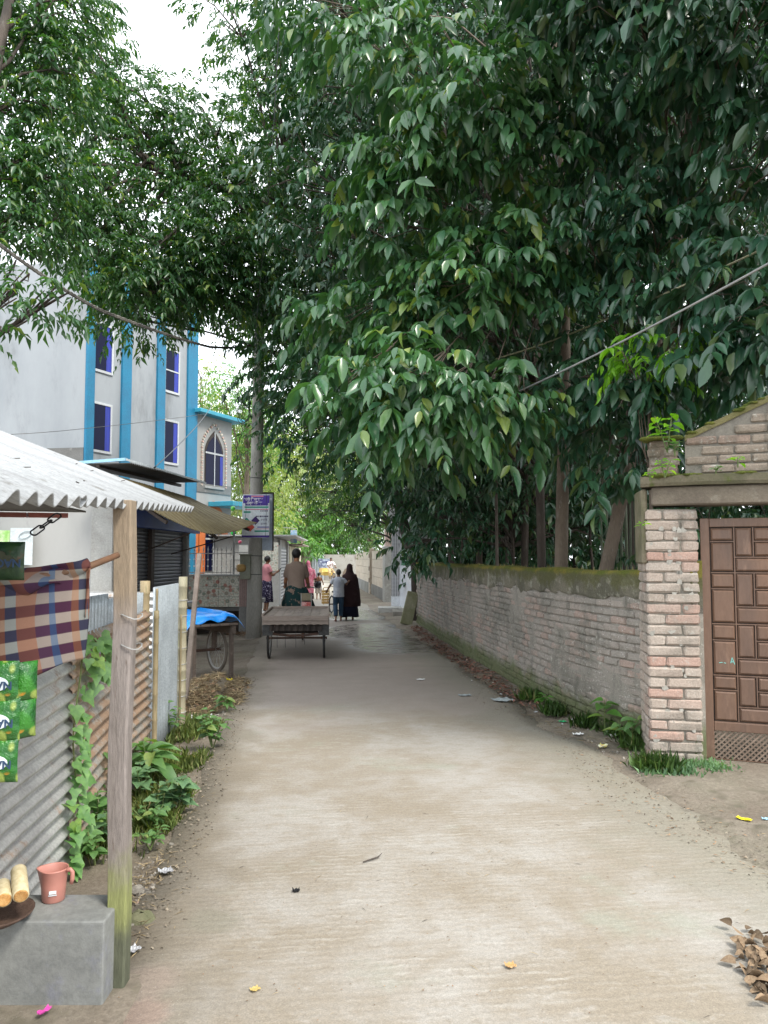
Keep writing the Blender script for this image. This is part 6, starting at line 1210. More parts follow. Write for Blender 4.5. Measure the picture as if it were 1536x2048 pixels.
def skirt(r, Ms, mat, rings, name='lungi', fold=.012, nf=9, n=44, ph=0.0):
    """hanging cloth with pleats that deepen to the hem"""
    mb = MB(Ms); L = len(rings); out = []
    for i, (c, rx, ry) in enumerate(rings):
        k = i / (L - 1); out.append([Vector((c[0] + (rx + fold * k * math.sin(nf * a + ph + k) + fold * .5 * k * math.sin(17 * a + 2 * k)) * math.cos(a), c[1] + (ry + fold * k * math.sin(nf * a + ph + k)) * math.sin(a), c[2] + .012 * k * math.sin(3 * a + ph))) for a in [2 * PI * j / n for j in range(n)]])
    mb.rings(out, cap=False); o = mb.build(name, mat, r, smooth=True); solid(o, .006); return o
def fabric(name, c1, c2=None, s=18, rough=.9, t2=(.5, .56), c3=None): return pm(name, c1, c2, c3, s, s * 1.7, rough, .3, 120, var=0, t2=t2, spec=.15, bd=.004)
TEE = fabric('brown_grey_tee', (.17, .125, .10), (.20, .15, .12), 3, .9, (.35, .65)); LUNG = fabric('dark_teal_lungi', (.012, .035, .035), (.20, .14, .11), 9, .9, (.56, .60)); PNK = fabric('dusty_pink_tee', (.46, .20, .22), (.40, .17, .19), 3); BLK = fabric('navy_patterned_lungi', (.018, .014, .035), (.30, .28, .38), 22, .9, (.56, .60))
# ---- flatbed rickshaw van and its driver
VM = Matrix.Translation((gnd(596, 1313)[0], 13.05, 0)) @ Matrix.Rotation(R(4.0), 4, 'Z')
van = thing('flatbed_rickshaw', 'wooden flatbed cycle van with scalloped tailboard and thin rear wheels', 'rickshaw van', VM.translation)
BLKU = pm('undershade_black_iron', (.02, .015, .013), (.035, .025, .02)); PLK = pm('pale_worn_plank', (.24, .195, .165), (.19, .155, .13), (.14, .115, .095), 2, 8, .85, .35, 30, var=.12, stretch=(.3, 2, 2)); PLKL = pm('grey_plank_bed', (.27, .225, .19), (.20, .165, .14), (.15, .12, .10), 2, 8, .85, .35, 30, var=.12, stretch=(2, .3, 2)); TYRE = pm('black_rubber', (.018, .018, .019), (.03, .028, .026), None, 5, 20, .7, .2, 60); RUSTY = pm('rusty_iron', (.10, .055, .04), (.06, .04, .035), (.14, .09, .06), 6, 15, .75, .4, 50, metal=.2)  # near-black iron holds the shade under the van bed in its colour
def wheel(par, M, c, r, axis='X', spokes=18, tr=.019):
    c = Vector(c); w_ = thing('wheel', None, None); w_.parent = par; bpy.data.objects.remove(w_)
    def P(a, rr, off=0): return c + (Vector((off, rr * math.cos(a), rr * math.sin(a))) if axis == 'X' else Vector((rr * math.cos(a), off, rr * math.sin(a))))
    t_ = MB(M).tube([P(2 * PI * k / 40, r - tr) for k in range(40)], tr, 8, closed=True).build('wheel', TYRE, par, smooth=True)
    MB(M).tube([P(2 * PI * k / 40, r - tr * 2.3) for k in range(40)], tr * .55, 6, closed=True).build('rim', IRON, t_, smooth=True)
    mb = MB(M)
    for k in range(spokes): mb.tube([P(2 * PI * k / spokes, .02, .03 * (1 if k % 2 else -1)), P(2 * PI * (k + .4) / spokes, r - tr * 2.4)], .0022, 4)
    tag(mb.build('spokes', IRON, t_), kind='stuff'); MB(M).tube([P(0, 0, -.05), P(0, 0, .05)], .022, 8).build('hub', RUSTY, t_); return t_
for k in range(7): MB(VM).box((-.45 + .15 * k, .55, .715), (.146, 2.02, .022)).build('bed_plank', PLKL, van, bev=.003)
tb = MB(VM); n_ = 48; up_ = [(-.53 + 1.06 * i / n_, .735) for i in range(n_ + 1)]; lo_ = [(.53 - 1.06 * i / n_, .585 + .014 * abs(math.sin(PI * i / n_ * 9)) ** .7) for i in range(n_ + 1)]
tb.prism(up_ + lo_, (0, -.475, 0), (1, 0, 0), (0, 0, 1), .024); tb.build('tailboard', PLK, van); MB(VM).box((0, -.492, .665), (1.055, .008, .012)).build('tail_rail', PLK, van, bev=.002)
for q in (-1, 1): MB(VM).box((q * .53, .55, .742), (.035, 2.02, .05)).build('side_rail', PLK, van, bev=.006)
MB(VM).box((0, 1.56, .742), (1.09, .035, .05)).build('head_rail', PLK, van, bev=.006)
for q in (-1, 1): wheel(van, VM, (q * .455, 0, .335), .335)
for q in (-1, 1):
    mb = MB(VM); mb.rings([[Vector((q * .455 + x, .36 * math.cos(a), .335 + .365 * math.sin(a))) for x in (-.085, .085)] for a in np.linspace(R(20), R(160), 12)], cap=False, open_u=True); solid(mb.build('mudguard', TIND, van, smooth=True), .004); MB(VM).box((q * .455, -.40, .50), (.17, .008, .17)).build('mud_flap', pm('grey_mud_flap', (.06, .06, .058), (.03, .03, .03), None, 8, 20) if q < 0 else MATS['grey_mud_flap'], van, bev=.003)
for y, z0, z1 in ((-.3, .44, .58), (.1, .40, .6)): MB(VM).box((0, y, (z0 + z1) / 2), (.72, .02, z1 - z0)).build('under_board', BLKU, van)  # boards added and coloured near-black as the shade below the bed
MB(VM).tube([(-.5, 0, .335), (.5, 0, .335)], .016, 8).build('axle', RUSTY, van)
for q in (-.33, .33): MB(VM).tube([(q, -.42, .57), (q, -.2, .50), (q, 0, .46), (q, .2, .50), (q, .42, .57)], .02, 6).build('leaf_spring', RUSTY, van)
for y in (-.3, .25, .9): MB(VM).box((0, y, .665), (.95, .05, .075)).build('cross_beam', RUSTY, van)
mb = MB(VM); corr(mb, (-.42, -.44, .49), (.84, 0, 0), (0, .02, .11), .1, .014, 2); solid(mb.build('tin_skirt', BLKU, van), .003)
MB(VM).tube([(-.4, -.33, .44), (-.1, -.33, .405), (.15, -.33, .41), (.4, -.33, .44)], .022, 7).build('tow_bar', RUSTY, van)
for q in (-.3, -.17, .0, .14): MB(VM).tube([(q, -.42, .58), (q + .005, -.42, .22 + .05 * (q > 0))], .0025, 4).build('hanging_cord', CHM, van)
MB(VM).tube([(0, .1, .45), (0, 1.3, .45), (0, 1.75, .55), (0, 2.1, .92)], .02, 8).build('frame_tube', RUSTY, van); MB(VM).tube([(0, 2.0, .55), (0, 2.75, .85), (0, 2.85, 1.0)], .018, 8).build('down_tube', RUSTY, van); MB(VM).tube([(0, 2.9, .34), (0, 2.78, .9), (0, 2.74, 1.05)], .016, 8).build('fork', RUSTY, van)
wheel(van, VM, (0, 2.93, .335), .335); MB(VM).tube([(-.27, 2.62, 1.06), (-.2, 2.72, 1.08), (0, 2.75, 1.07), (.2, 2.72, 1.08), (.27, 2.62, 1.06)], .013, 8).build('handlebar', IRON, van, smooth=True)
sd_ = MB(VM); sd_.lathe([(.01, -.03), (.10, -.02), (.115, .01), (.09, .035), (.01, .04)], (0, 2.02, .95), 14, .8, 1.2); sd_.build('saddle', TYRE, van, smooth=True)
bp_ = MB(VM); bp_.box((.10, 1.72, .93), (.20, .1, .14)); bp_.build('tool_box', pm('olive_tin_box', (.20, .17, .11), (.15, .13, .09)), van, bev=.01); MB(VM).box((.10, 1.71, .79), (.18, .08, .10)).build('reflector_board', pm('red_white_reflector', (.35, .06, .05), (.5, .3, .28), None, 14, 30), van, bev=.006)
for q in (.01, .20): MB(VM).tube([(q, 1.66, .72), (q, 1.68, 1.0)], .01, 6).build('stay', IRON, van)
Dm = VM @ Matrix.Translation((-.10, 2.0, 0)); cfgD = dict(sh=.16, el=(.215, .16, 1.20), wr=(.23, .56, 1.10), hand=(0, 1, -.1), kn=(.22, .40, .66), knL=(-.2, .42, .74), knR=(.30, .38, .60), anL=(-.12, .22, .42), anR=(.13, .20, .18), an=(.12, .2, .2), curlL=.9, curlR=.9)
r, Ms, T, Hm, ft = human('person', 'driver in brown-grey T-shirt and dark lungi seated on the flatbed van', Dm, 1.70, SKIN2, cfgD, pelvis=(0, 0, 1.06), lean=.14, headyaw=-.35, build=1.0)
shirt(r, Ms, T, cfgD, TEE, .98, hem=.86, sleeve=.66, loose=.015)
mb = MB(); mb.sph(T((0, .02, .90)), (.19, .17, .16), 16, 12)
for q, kn in ((-1, (-.2, .42, .74)), (1, (.30, .38, .60))): mb.tube([T((.09 * q, 0, .90)), Vector(T((.09 * q, 0, .90))).lerp(Vector(kn), .5), kn, Vector(kn) + Vector((-.03 * q, -.06, -.2))], [.13, .125, .105, .10], 12)
mb.rings([ell(T((0, -.01, .88)), .18, .14), ell((0, .03, .80), .22, .18), ell((.02, .06, .62), .24, .2)]); cloth_mesh(r, Ms, 'lungi', mb, LUNG, .014, .012, 18)
# ---- the others
def place(px, py, z=0.0, yaw=0.0):
    g_ = gnd(px, py, z); return Matrix.Translation(Vector(g_)) @ Matrix.Rotation(yaw, 4, 'Z')
# man with phone on the ledge
cfgP = dict(STAND, el=(.2, .05, 1.14), wr=(.13, .22, 1.16), hand=(-.15, .8, .4), elR=(.2, .10, 1.13), wrR=(.10, .27, 1.20), curlR=.8, elL=(-.21, .0, 1.13), wrL=(-.08, .22, 1.10))
Mp = place(533, 1222, .09, R(-62)); r, Ms, T, Hm, ft = human('person', 'man in pink T-shirt and navy lungi looking at a phone beside the pole', Mp, 1.63, SKIN, cfgP, headtilt=.35, build=1.05)
shirt(r, Ms, T, cfgP, PNK, 1.08, hem=.92, sleeve=.6); skirt(r, Ms, BLK, [((0, 0, 1.0), .17, .13), ((0, 0, .9), .19, .16), ((0, .01, .6), .20, .175), ((0, .01, .28), .215, .19)])
ph_ = MB(Ms); ph_.box((.08, .40, 1.28), (.075, .012, .15), M=Matrix.Rotation(R(-35), 4, 'X')); o = ph_.build('mobile_phone', CHM, bev=.003); tag(o, 'dark mobile phone held by the man in pink', 'phone')
for A_, t_ in ft: mb = MB(Ms); mb.box(A_ + t_ * .05 + Vector((0, 0, -.085)), (.09, .25, .018)); mb.build('sandal', TYRE, r, bev=.006)
# woman in dark brown covering
DBR = fabric('dark_brown_covering', (.024, .012, .013), (.032, .017, .018), 3); NVY = fabric('navy_skirt', (.008, .009, .02), (.012, .013, .026), 3)
Mw = place(699, 1240, 0, R(5)); cfgW = dict(STAND, el=(.21, .05, 1.15), wr=(.12, .2, 1.05)); r, Ms, T, Hm, ft = human('person', 'woman walking away in a long dark brown covering and navy skirt', Mw, 1.5, SKIN, cfgW, cover_head=True)
skirt(r, Ms, NVY, [((0, 0, .95), .17, .14), ((0, 0, .7), .22, .19), ((0, 0, .4), .24, .21), ((0, .0, .1), .27, .22)], 'skirt', .014, 8)
mb = MB(); mb.rings([ell((0, .0, .42), .34, .24), ell((.01, .0, .55), .345, .25), ell((0, 0, .8), .33, .235), ell((0, 0, 1.05), .30, .215), ell((0, -.01, 1.25), .265, .185), ell((0, -.01, 1.37), .215, .15), ell((0, 0, 1.44), .125, .125), ell((0, .0, 1.52), .10, .118), ell((0, .005, 1.62), .099, .12), ell((0, .0, 1.69), .08, .10), ell((0, .0, 1.73), .03, .04)]); mb.sph((.20, .02, .55), (.16, .17, .16), 12, 8)
cloth_mesh(r, Ms, 'long_covering', mb, DBR, .014, .014, 15)
for A_, t_ in ft: mb = MB(Ms); mb.box(A_ + t_ * .05 + Vector((0, 0, -.085)), (.085, .24, .02)); mb.build('shoe', TYRE, r, bev=.006)
# boy in grey shirt
GRY = fabric('pale_grey_tee', (.40, .42, .46), (.33, .35, .40), 5); DEN = fabric('blue_trousers', (.025, .05, .085), (.035, .065, .105), 5)
Mb_ = place(677, 1242, 0, R(8)); cfgB = dict(STAND, elL=(-.28, .06, 1.18), wrL=(-.36, .22, 1.02), handL=(-.2, .8, -.5), elR=(.27, .02, 1.22), wrR=(.33, .12, 1.3), handR=(.6, .5, .4), anL=(-.10, -.14, .1), knL=(-.10, .06, .50), anR=(.09, .12, .08), knR=(.09, .12, .5))
r, Ms, T, Hm, ft = human('person', 'boy in pale grey T-shirt and blue trousers walking beside the covered woman', Mb_, 1.36, SKIN, cfgB, build=.98); shirt(r, Ms, T, cfgB, GRY, 1.0, hem=.80, sleeve=.62, loose=.035)
mb = MB(); mb.sph(T((0, 0, .9)), (.165, .13, .12), 14, 10)
for sd, q in ((-1, 'L'), (1, 'R')): mb.tube([T((.085 * sd, 0, .88)), Vector(cfgB['kn' + q]), Vector(cfgB['an' + q]) + Vector((0, 0, .08))], [.105, .082, .07], 12)
cloth_mesh(r, Ms, 'trousers', mb, DEN, .012, .006)
SAN = pm('red_brown_sandal', (.16, .05, .035))
for A_, t_ in ft: mb = MB(Ms); mb.box(A_ + t_ * .05 + Vector((0, 0, -.085)), (.09, .25, .018)); mb.build('sandal', SAN, r, bev=.006)
# woman in pink with a bag, bare-backed child
PINKC = fabric('rose_pink_wrap', (.60, .16, .24), (.66, .30, .36), 9, .85, (.45, .6)); Mk = place(616, 1203, 0, R(4)); r, Ms, T, Hm, ft = human('person', 'woman walking away wrapped from head to knee in rose pink', Mk, 1.56, SKIN2, dict(STAND, elR=(.26, .0, 1.12), wrR=(.30, .06, .9)), cover_head=True)
mb = MB(); mb.rings([ell((0, 0, .36), .25, .19), ell((0, 0, .6), .25, .19), ell((0, 0, .9), .235, .175), ell((0, 0, 1.2), .24, .17), ell((0, -.01, 1.36), .205, .14), ell((0, 0, 1.44), .12, .12), ell((0, .0, 1.53), .097, .116), ell((0, .005, 1.63), .095, .115), ell((0, 0, 1.70), .07, .09), ell((0, 0, 1.735), .03, .04)]); mb.tube([(.2, 0, 1.35), (.27, -.01, 1.15), (.29, .02, .98)], [.07, .07, .075], 10); cloth_mesh(r, Ms, 'pink_wrap', mb, PINKC, .014, .014, 19)
skirt(r, Ms, fabric('dark_floral_hem', (.05, .03, .035), (.5, .45, .45), 16, .9, (.55, .6)), [((0, 0, .8), .18, .15), ((0, 0, .45), .22, .18), ((0, 0, .12), .24, .2)], 'skirt')
bgp = Mk @ Vector((.40, -.02, .62)); bgm = MB(Mk); bgm.lathe([(.02, -.17), (.10, -.16), (.14, -.08), (.145, .02), (.11, .1), (.09, .11)], (.37, -.0, .68), 14, 1, .55); o = bgm.build('shoulder_bag', fabric('black_grey_bag', (.015, .015, .017), (.13, .13, .14), 9), smooth=True); tag(o, 'black and grey bag carried by the woman in pink', 'bag'); MB(Mk).tube([(.29, 0, .78), (.33, 0, 1.0), (.38, 0, 1.0), (.43, 0, .78)], .012, 6).build('strap', CHM, o)
SHT = fabric('pale_shorts', (.42, .38, .33), (.36, .32, .28), 6); Mc = place(637, 1199, 0, R(-4)); cfgC = dict(STAND, elR=(.25, .05, 1.12), wrR=(.27, .22, 1.06), elL=(-.24, .02, 1.22), wrL=(-.33, .06, 1.3), handL=(-.5, .3, .7), anL=(-.09, -.10, .08), anR=(.1, .1, .08))
r, Ms, T, Hm, ft = human('person', 'small bare-backed child in pale shorts beside the woman in pink', Mc, 1.08, SKIN2, cfgC, build=1.05)
mb = MB(); mb.sph(T((0, 0, .9)), (.175, .145, .14), 14, 10)
for sd in (-1, 1): mb.tube([T((.09 * sd, 0, .88)), (.105 * sd, .01, .6), (.11 * sd, .0, .40)], [.115, .115, .12], 12)
cloth_mesh(r, Ms, 'shorts', mb, SHT, .013, .01)
# small bicycle with a yellow crate
Bm = place(663, 1226, 0, R(-12)); bike = thing('child_bicycle', 'small bicycle with a yellow slatted crate pushed along by the boy', 'bicycle', Bm.translation)
wheel(bike, Bm, (0, 0, .27), .27); wheel(bike, Bm, (0, .82, .27), .27)
for pts in (((0, 0, .27), (0, .3, .3), (0, .28, .62)), ((0, .28, .55), (0, .66, .62), (0, .3, .3)), ((0, .82, .27), (0, .68, .6), (0, .64, .78)), ((-.24, .58, .8), (0, .64, .78), (.24, .58, .8))): MB(Bm).tube(pts, .013, 6).build('frame_tube', RUSTY, bike, smooth=True)
MB(Bm).box((0, .26, .64), (.1, .2, .05)).build('saddle', TYRE, bike, bev=.02)
ck = thing('yellow_crate', 'upright yellow slatted crate hung beside the small bicycle wheel', 'crate', Bm @ Vector((-.18, .0, .3))); YC = pm('honey_yellow_wood', (.48, .30, .09), (.38, .22, .07), None, 4, 9, .7, .2, 30)
for k in range(5):
    for q in (-1, 1): MB(Bm).box((-.19, q * .09, .32 + .085 * k), (.2, .012, .06)).build('slat', YC, ck)
for q in (-1, 1):
    for p in (-1, 1): MB(Bm).box((-.19 + q * .09, p * .075, .5), (.02, .016, .5 if p > 0 else .42)).build('post', YC, ck)
MB(Bm).box((-.19, 0, .29), (.19, .16, .015)).build('base', YC, ck); MB(Bm).tube([(-.28, 0, .72), (-.24, 0, .78), (-.12, 0, .78), (-.1, 0, .72)], .012, 6).build('handle', YC, ck)
# distant cycle rickshaw and its puller
Rm = Matrix.Translation((at(658, 1118, 54)[0], 54.5, 0)) @ Matrix.Rotation(R(180 + 22), 4, 'Z'); rk = thing('cycle_rickshaw', 'yellow decorated cycle rickshaw coming down the far lane', 'rickshaw', Rm.translation)
YR = pm('yellow_painted_tin', (.55, .40, .10), (.5, .3, .08), (.55, .15, .1), 4, 9, .4, .1, 30); HOOD = pm('navy_hood', (.03, .04, .10), (.35, .4, .45), None, 3, 9, .6, .1, 30)
for q in (-1, 1): wheel(rk, Rm, (q * .5, -.7, .36), .36, tr=.026, spokes=12)
wheel(rk, Rm, (0, .95, .35), .35, tr=.026, spokes=12)
mb = MB(Rm); mb.prism([(-1.05, .5), (-.25, .5), (-.2, .75), (-.45, .8), (-.5, 1.0), (-1.0, 1.0), (-1.15, .8)], (-.42, 0, 0), (0, 1, 0), (0, 0, 1), -.84); mb.build('seat_body', YR, rk, bev=.02); MB(Rm).box((0, -.2, .62), (.8, .04, .26)).build('footboard_panel', YR, rk); MB(Rm).box((0, -.75, 1.05), (.8, .5, .1)).build('seat_cushion', HOOD, rk, bev=.03); MB(Rm).box((0, -1.05, 1.3), (.82, .1, .42)).build('backrest', HOOD, rk, bev=.03)
for k in range(4): MB(Rm).tube([(-.44, -1.0 - .04 * k, 1.1), (-.42, -1.2 - .05 * k, 1.5 + .05 * k), (.42, -1.2 - .05 * k, 1.5 + .05 * k), (.44, -1.0 - .04 * k, 1.1)], .03, 6).build('hood_rib', HOOD, rk)
for pts in (((0, -.2, .4), (0, .35, .4), (0, .3, .85)), ((0, .3, .75), (0, .8, .85), (0, .95, .35)), ((-.25, .62, 1.05), (0, .78, 1.02), (.25, .62, 1.05)), ((0, .82, .8), (0, .76, 1.05))): MB(Rm).tube(pts, .018, 6).build('frame_tube', RUSTY, rk)
MB(Rm).box((0, .28, .9), (.16, .24, .06)).build('saddle', TYRE, rk, bev=.02)
Rp = Rm @ Matrix.Translation((0, .22, 0)); cfgR = dict(sh=.18, el=(.27, .2, 1.22), wr=(.24, .42, 1.08), hand=(0, 1, -.1), kn=(.14, .36, .68), an=(.10, .22, .34), curlL=.9, curlR=.9); r, Ms, T, Hm, ft = human('person', 'rickshaw puller in a white shirt with a dark red scarf', Rp, 1.66, SKIN, cfgR, pelvis=(0, 0, 1.0), lean=.15)
WSH = fabric('white_shirt_cotton', (.62, .60, .58), (.55, .53, .52), 4); shirt(r, Ms, T, cfgR, WSH, 1.08, hem=.86, sleeve=.95, loose=.04); sc = MB(); sc.tube([T((.06, .12, 1.05)), T((.07, .13, 1.25)), T((.06, .05, 1.46)), T((0, -.07, 1.48)), T((-.06, .05, 1.46)), T((-.07, .13, 1.25)), T((-.06, .12, 1.05))], .035, 8); cloth_mesh(r, Ms, 'scarf', sc, fabric('dark_red_scarf', (.12, .02, .03), (.2, .04, .05), 8), .012)
mb = MB(); mb.sph(T((0, .02, .90)), (.18, .16, .15), 16, 12)
for q in (-1, 1): mb.tube([T((.09 * q, 0, .90)), (.14 * q, .36, .68), (.12 * q, .26, .46)], [.12, .10, .085], 12)
cloth_mesh(r, Ms, 'lungi', mb, fabric('cream_lungi', (.5, .4, .22), (.45, .3, .15), 9), .014, .01)
# ---- push cart under a blue tarpaulin
Cm = Matrix.Translation((-2.72, 11.25, 0)) @ Matrix.Rotation(R(38), 4, 'Z'); pc_ = thing('push_cart', 'old wooden push cart with tall spoked wheels behind the bamboo post', 'cart', Cm.translation); OLDW = pm('rotten_wood', (.10, .075, .06), (.07, .055, .045), (.14, .11, .09), 3, 9, .9, .4, 30)
for q in (-1, 1):
    t_ = wheel(pc_, Cm, (q * .34, 0, .33), .33, tr=.024, spokes=20)
    t_.data.materials.clear(); t_.data.materials.append(pm('dusty_tyre', (.13, .11, .09), (.09, .075, .06)) if q < 0 else MATS['dusty_tyre'])
for k in range(5): MB(Cm).box((-.28 + .14 * k, 0, .74), (.13, 1.3, .03)).build('deck_plank', OLDW, pc_, bev=.004)
for q in (-1, 1): MB(Cm).box((q * .3, 0, .66), (.06, 1.25, .12)).build('side_beam', OLDW, pc_, bev=.006); MB(Cm).box((q * .3, 0, .5), (.05, .08, .3)).build('axle_post', OLDW, pc_)
MB(Cm).tube([(-.4, 0, .33), (.4, 0, .33)], .02, 8).build('axle', RUSTY, pc_)
for q in (-1, 1): MB(Cm).box((q * .28, -.58, .35), (.05, .05, .72)).build('leg', OLDW, pc_)
MB(Cm).tube([(-.3, .68, .98), (.34, .72, 1.0)], .02, 8).build('push_bar', IRON, pc_); MB(Cm).tube([(-.28, .6, .74), (-.28, .68, .98)], .018, 8).build('bar_post', IRON, pc_); MB(Cm).tube([(.28, .6, .74), (.3, .7, 1.0)], .018, 8).build('bar_post', IRON, pc_)
t = NT('blue_tarpaulin'); v = t.pos(); t.bump(t.noise(v, 9, 5, .6), .5, .03); TARP = t.fin(t.mix(t.noise(v, 4, 4), (.008, .19, .62), (.012, .27, .78)), .28, .5)
mb = MB(Cm); rows = []
for j in range(25):
    v_ = j / 24; row = []
    for i in range(25):
        u_ = i / 24; x, y = (u_ - .5) * .92, (v_ - .5) * 1.25; e = max(abs(u_ - .5) * 2 - .72, 0) * 1.0 + max(abs(v_ - .5) * 2 - .8, 0) * .8
        z = .80 + .07 * (1 - abs(u_ - .5) * 1.6) + .035 * vn(x * 7 + 3, y * 5) + .03 * math.sin(u_ * 19 + v_ * 11) * vn(x * 3, y * 3) - .5 * e + (.05 if u_ > .7 else 0); row.append(Vector((x, y, z)))
    rows.append(row)
mb.rings(rows, cap=False, open_u=True); o = mb.build('blue_tarpaulin', TARP, smooth=True); solid(o, .003); tag(o, 'crumpled bright blue tarpaulin spread over the push cart', 'tarpaulin')
# ================================================================ weeds, creepers, litter
HEART = [(0, 0), (-.22, -.1), (-.45, -.06), (-.56, .14), (-.46, .36), (-.24, .66), (0, 1.0), (.24, .66), (.46, .36), (.56, .14), (.45, -.06), (.22, -.1)]
OVAL = [(0, 0), (-.2, .08), (-.36, .26), (-.4, .46), (-.3, .7), (-.12, .9), (0, 1.0), (.12, .9), (.3, .7), (.4, .46), (.36, .26), (.2, .08)]
IVY = [(0, 0), (-.2, -.12), (-.5, -.06), (-.56, .2), (-.3, .42), (-.22, .6), (0, 1.0), (.22, .6), (.3, .42), (.56, .2), (.5, -.06), (.2, -.12)]
def leaf_mesh(name, outl, mat, fold=.25, droop=.3, wr=1.0):
    n = len(outl); vs = [(x * wr, y, fold * abs(x) - droop * y * y) for x, y in outl] + [(0, .35, -droop * .12), (0, .68, -droop * .46)]
    fs = [(i, i + 1, n) for i in range(0, 4)] + [(4, 5, n + 1), (5, 6, n + 1), (6, 7, n + 1), (7, 8, n + 1)] + [(i, (i + 1) % n, n) for i in range(8, n)] + [(4, n + 1, n), (n + 1, 8, n)]
    me = bpy.data.meshes.new(name); me.from_pydata(vs, [], fs); me.materials.append(mat); me.polygons.foreach_set('use_smooth', [True] * len(me.polygons)); return me
def leafobj(par, me, p, d, n, s, nm='leaf'):
    d = Vector(d).normalized(); n = Vector(n); x = d.cross(n).normalized(); n = x.cross(d); o = bpy.data.objects.new(nm, me); C.objects.link(o); o.parent = par
    M_ = Matrix((x * s, d * s, n * s)).transposed().to_4x4(); M_.translation = Vector(p) - wloc(par); o.matrix_local = M_; return o
WEED = leafmat('weed_leaf', (.09, .19, .06), (.13, .25, .08), (.2, .27, .08), .5, .3); WEEDB = leafmat('bluish_weed_leaf', (.10, .20, .10), (.14, .25, .12), None, .55, .25); VINE = leafmat('vine_leaf', (.11, .24, .075), (.16, .30, .10), (.2, .33, .08), .5, .3); GRASS = leafmat('grass_blade', (.14, .21, .05), (.24, .28, .09), (.42, .37, .18), .6, .3); STEM = pm('green_stem', (.10, .15, .05), (.14, .12, .05)); DGRASS = leafmat('dark_grass_blade', (.045, .10, .02), (.08, .16, .03), (.2, .2, .08), .5, .25)
LM = {'heart': leaf_mesh('heart_leaf', HEART, WEEDB), 'oval': leaf_mesh('oval_leaf', OVAL, WEED, .3, .4), 'ivy': leaf_mesh('vine_leaf', IVY, VINE, .15, .3), 'lance': leaf_mesh('lance_leaf', OVAL, WEED, .35, .5, .62), 'glossy': leaf_mesh('glossy_leaf', OVAL, LEAF_F, .3, .4, .8), 'young': leaf_mesh('young_leaf', OVAL, LEAF_Y, .3, .35, .8)}
# creeper up the tin fence joint
vp = [fp(4.33, z, .03) + Vector((0, .05 * math.sin(z * 7), 0)) for z in np.linspace(-.02, 1.22, 14)]
vine = thing('fence_creeper', 'creeper with pale green lobed leaves climbing the joint of the tin sheets', 'creeper', vp[0]); MB().tube(vp, .005, 5).build('stem', STEM, vine)
for k in range(64):
    u = (k + random.random()) / 64; z = -.02 + 1.24 * u ** 1.25; 
    if .78 < u < .9 and k % 3: continue
    p = fp(4.33 + random.uniform(-.13, .13) * (1.5 if u > .9 else 1), z, random.uniform(.03, .07)); leafobj(vine, LM['ivy'], p, (random.uniform(.1, .8), random.uniform(-.8, .5), random.uniform(-.9, .1)), (.8, -.6, .6 + random.random() * .5), random.uniform(.05, .095))
for k in range(22):
    p = fp(4.75 + random.uniform(-.25, .22), 1.02 + random.uniform(-.11, .16), random.uniform(.03, .09)); leafobj(vine, LM['ivy'], p, (random.uniform(.0, .7), random.uniform(-.8, .6), random.uniform(-1, -.1)), (.8, -.6, .6), random.uniform(.07, .11))
MB().tube([vp[-1], fp(4.55, 1.2, .04), fp(4.7, 1.12, .05), fp(4.85, 1.0, .05)], .004, 5).build('tendril', STEM, vine)
def weed(label, px, py, h, nl, kind, ls, spread=.6, stems=1, group=None, z=-.03, name='weed_plant', rnd=.25, base=None):
    b = Vector(base) if base is not None else Vector(gnd(px, py, z)); r = thing(name, label, 'plant', b, group)
    for s_ in range(stems):
        a = random.uniform(0, 2 * PI); lean = random.uniform(.1, spread) * (0 if stems == 1 else 1); top = b + Vector((math.cos(a) * lean * h, math.sin(a) * lean * h, h * random.uniform(.8, 1.05))); mid = b.lerp(top, .5) + Vector((0, 0, .04 * h)); MB().tube([b, mid, top], [.006, .005, .003], 5).build('stem', STEM, r)
        for k in range(nl):
            u = .3 + .7 * (k + .5) / nl; p = b.lerp(mid, u * 2) if u < .5 else mid.lerp(top, u * 2 - 1); an = k * 2.4 + random.random(); d = Vector((math.cos(an), math.sin(an), random.uniform(-.1, .5)))
            leafobj(r, LM[kind], p + d * .015, d, (random.uniform(-rnd, rnd), random.uniform(-rnd, rnd) - .15, 1), ls * random.uniform(.7, 1.15) * (1.1 - .4 * max(0, u - .6)))
    return r
weed('broad leaved weed with long drooping leaves beside the tin fence foot', 300, 1570, .34, 9, 'lance', .22, .35, 2); weed('large leaved weed behind the timber post by the fence', 250, 1560, .3, 7, 'lance', .24, .3, 1)
weed('weed with rounded heart shaped leaves at the lane edge', 355, 1630, .26, 8, 'heart', .085, .5, 4); weed('low heart leaved weed spreading next to the lane kerb', 320, 1640, .18, 7, 'heart', .08, .7, 3)
weed('upright bushy weed at the lane edge below the litter heap', 425, 1500, .34, 10, 'oval', .075, .35, 5); weed('tall thin weed in front of the bluish tin sheet', 345, 1480, .36, 10, 'oval', .07, .3, 2)
weed('leafy weed at the foot of the creeper beside the timber post', 195, 1680, .3, 9, 'ivy', .085, .5, 3); weed('bright fern like weed hugging the timber post', 215, 1640, .42, 8, 'lance', .15, .25, 1); weed('small leafy weed behind the pink mug', 190, 1730, .2, 8, 'oval', .06, .5, 3)
weed('leafy weed with pale leaves at the foot of the vine', 215, 1700, .22, 8, 'heart', .075, .6, 3); weed('sprawling oval leaved weed in the verge grass', 300, 1660, .16, 8, 'oval', .06, .8, 4); weed('soft heart leaved weed before the rusty sheet', 285, 1600, .24, 8, 'heart', .08, .5, 3)
weed('dusty weed among the litter heap by the lane', 455, 1425, .2, 8, 'lance', .1, .6, 3); weed('low weed between stones at the verge', 300, 1700, .14, 7, 'oval', .05, .6, 3)
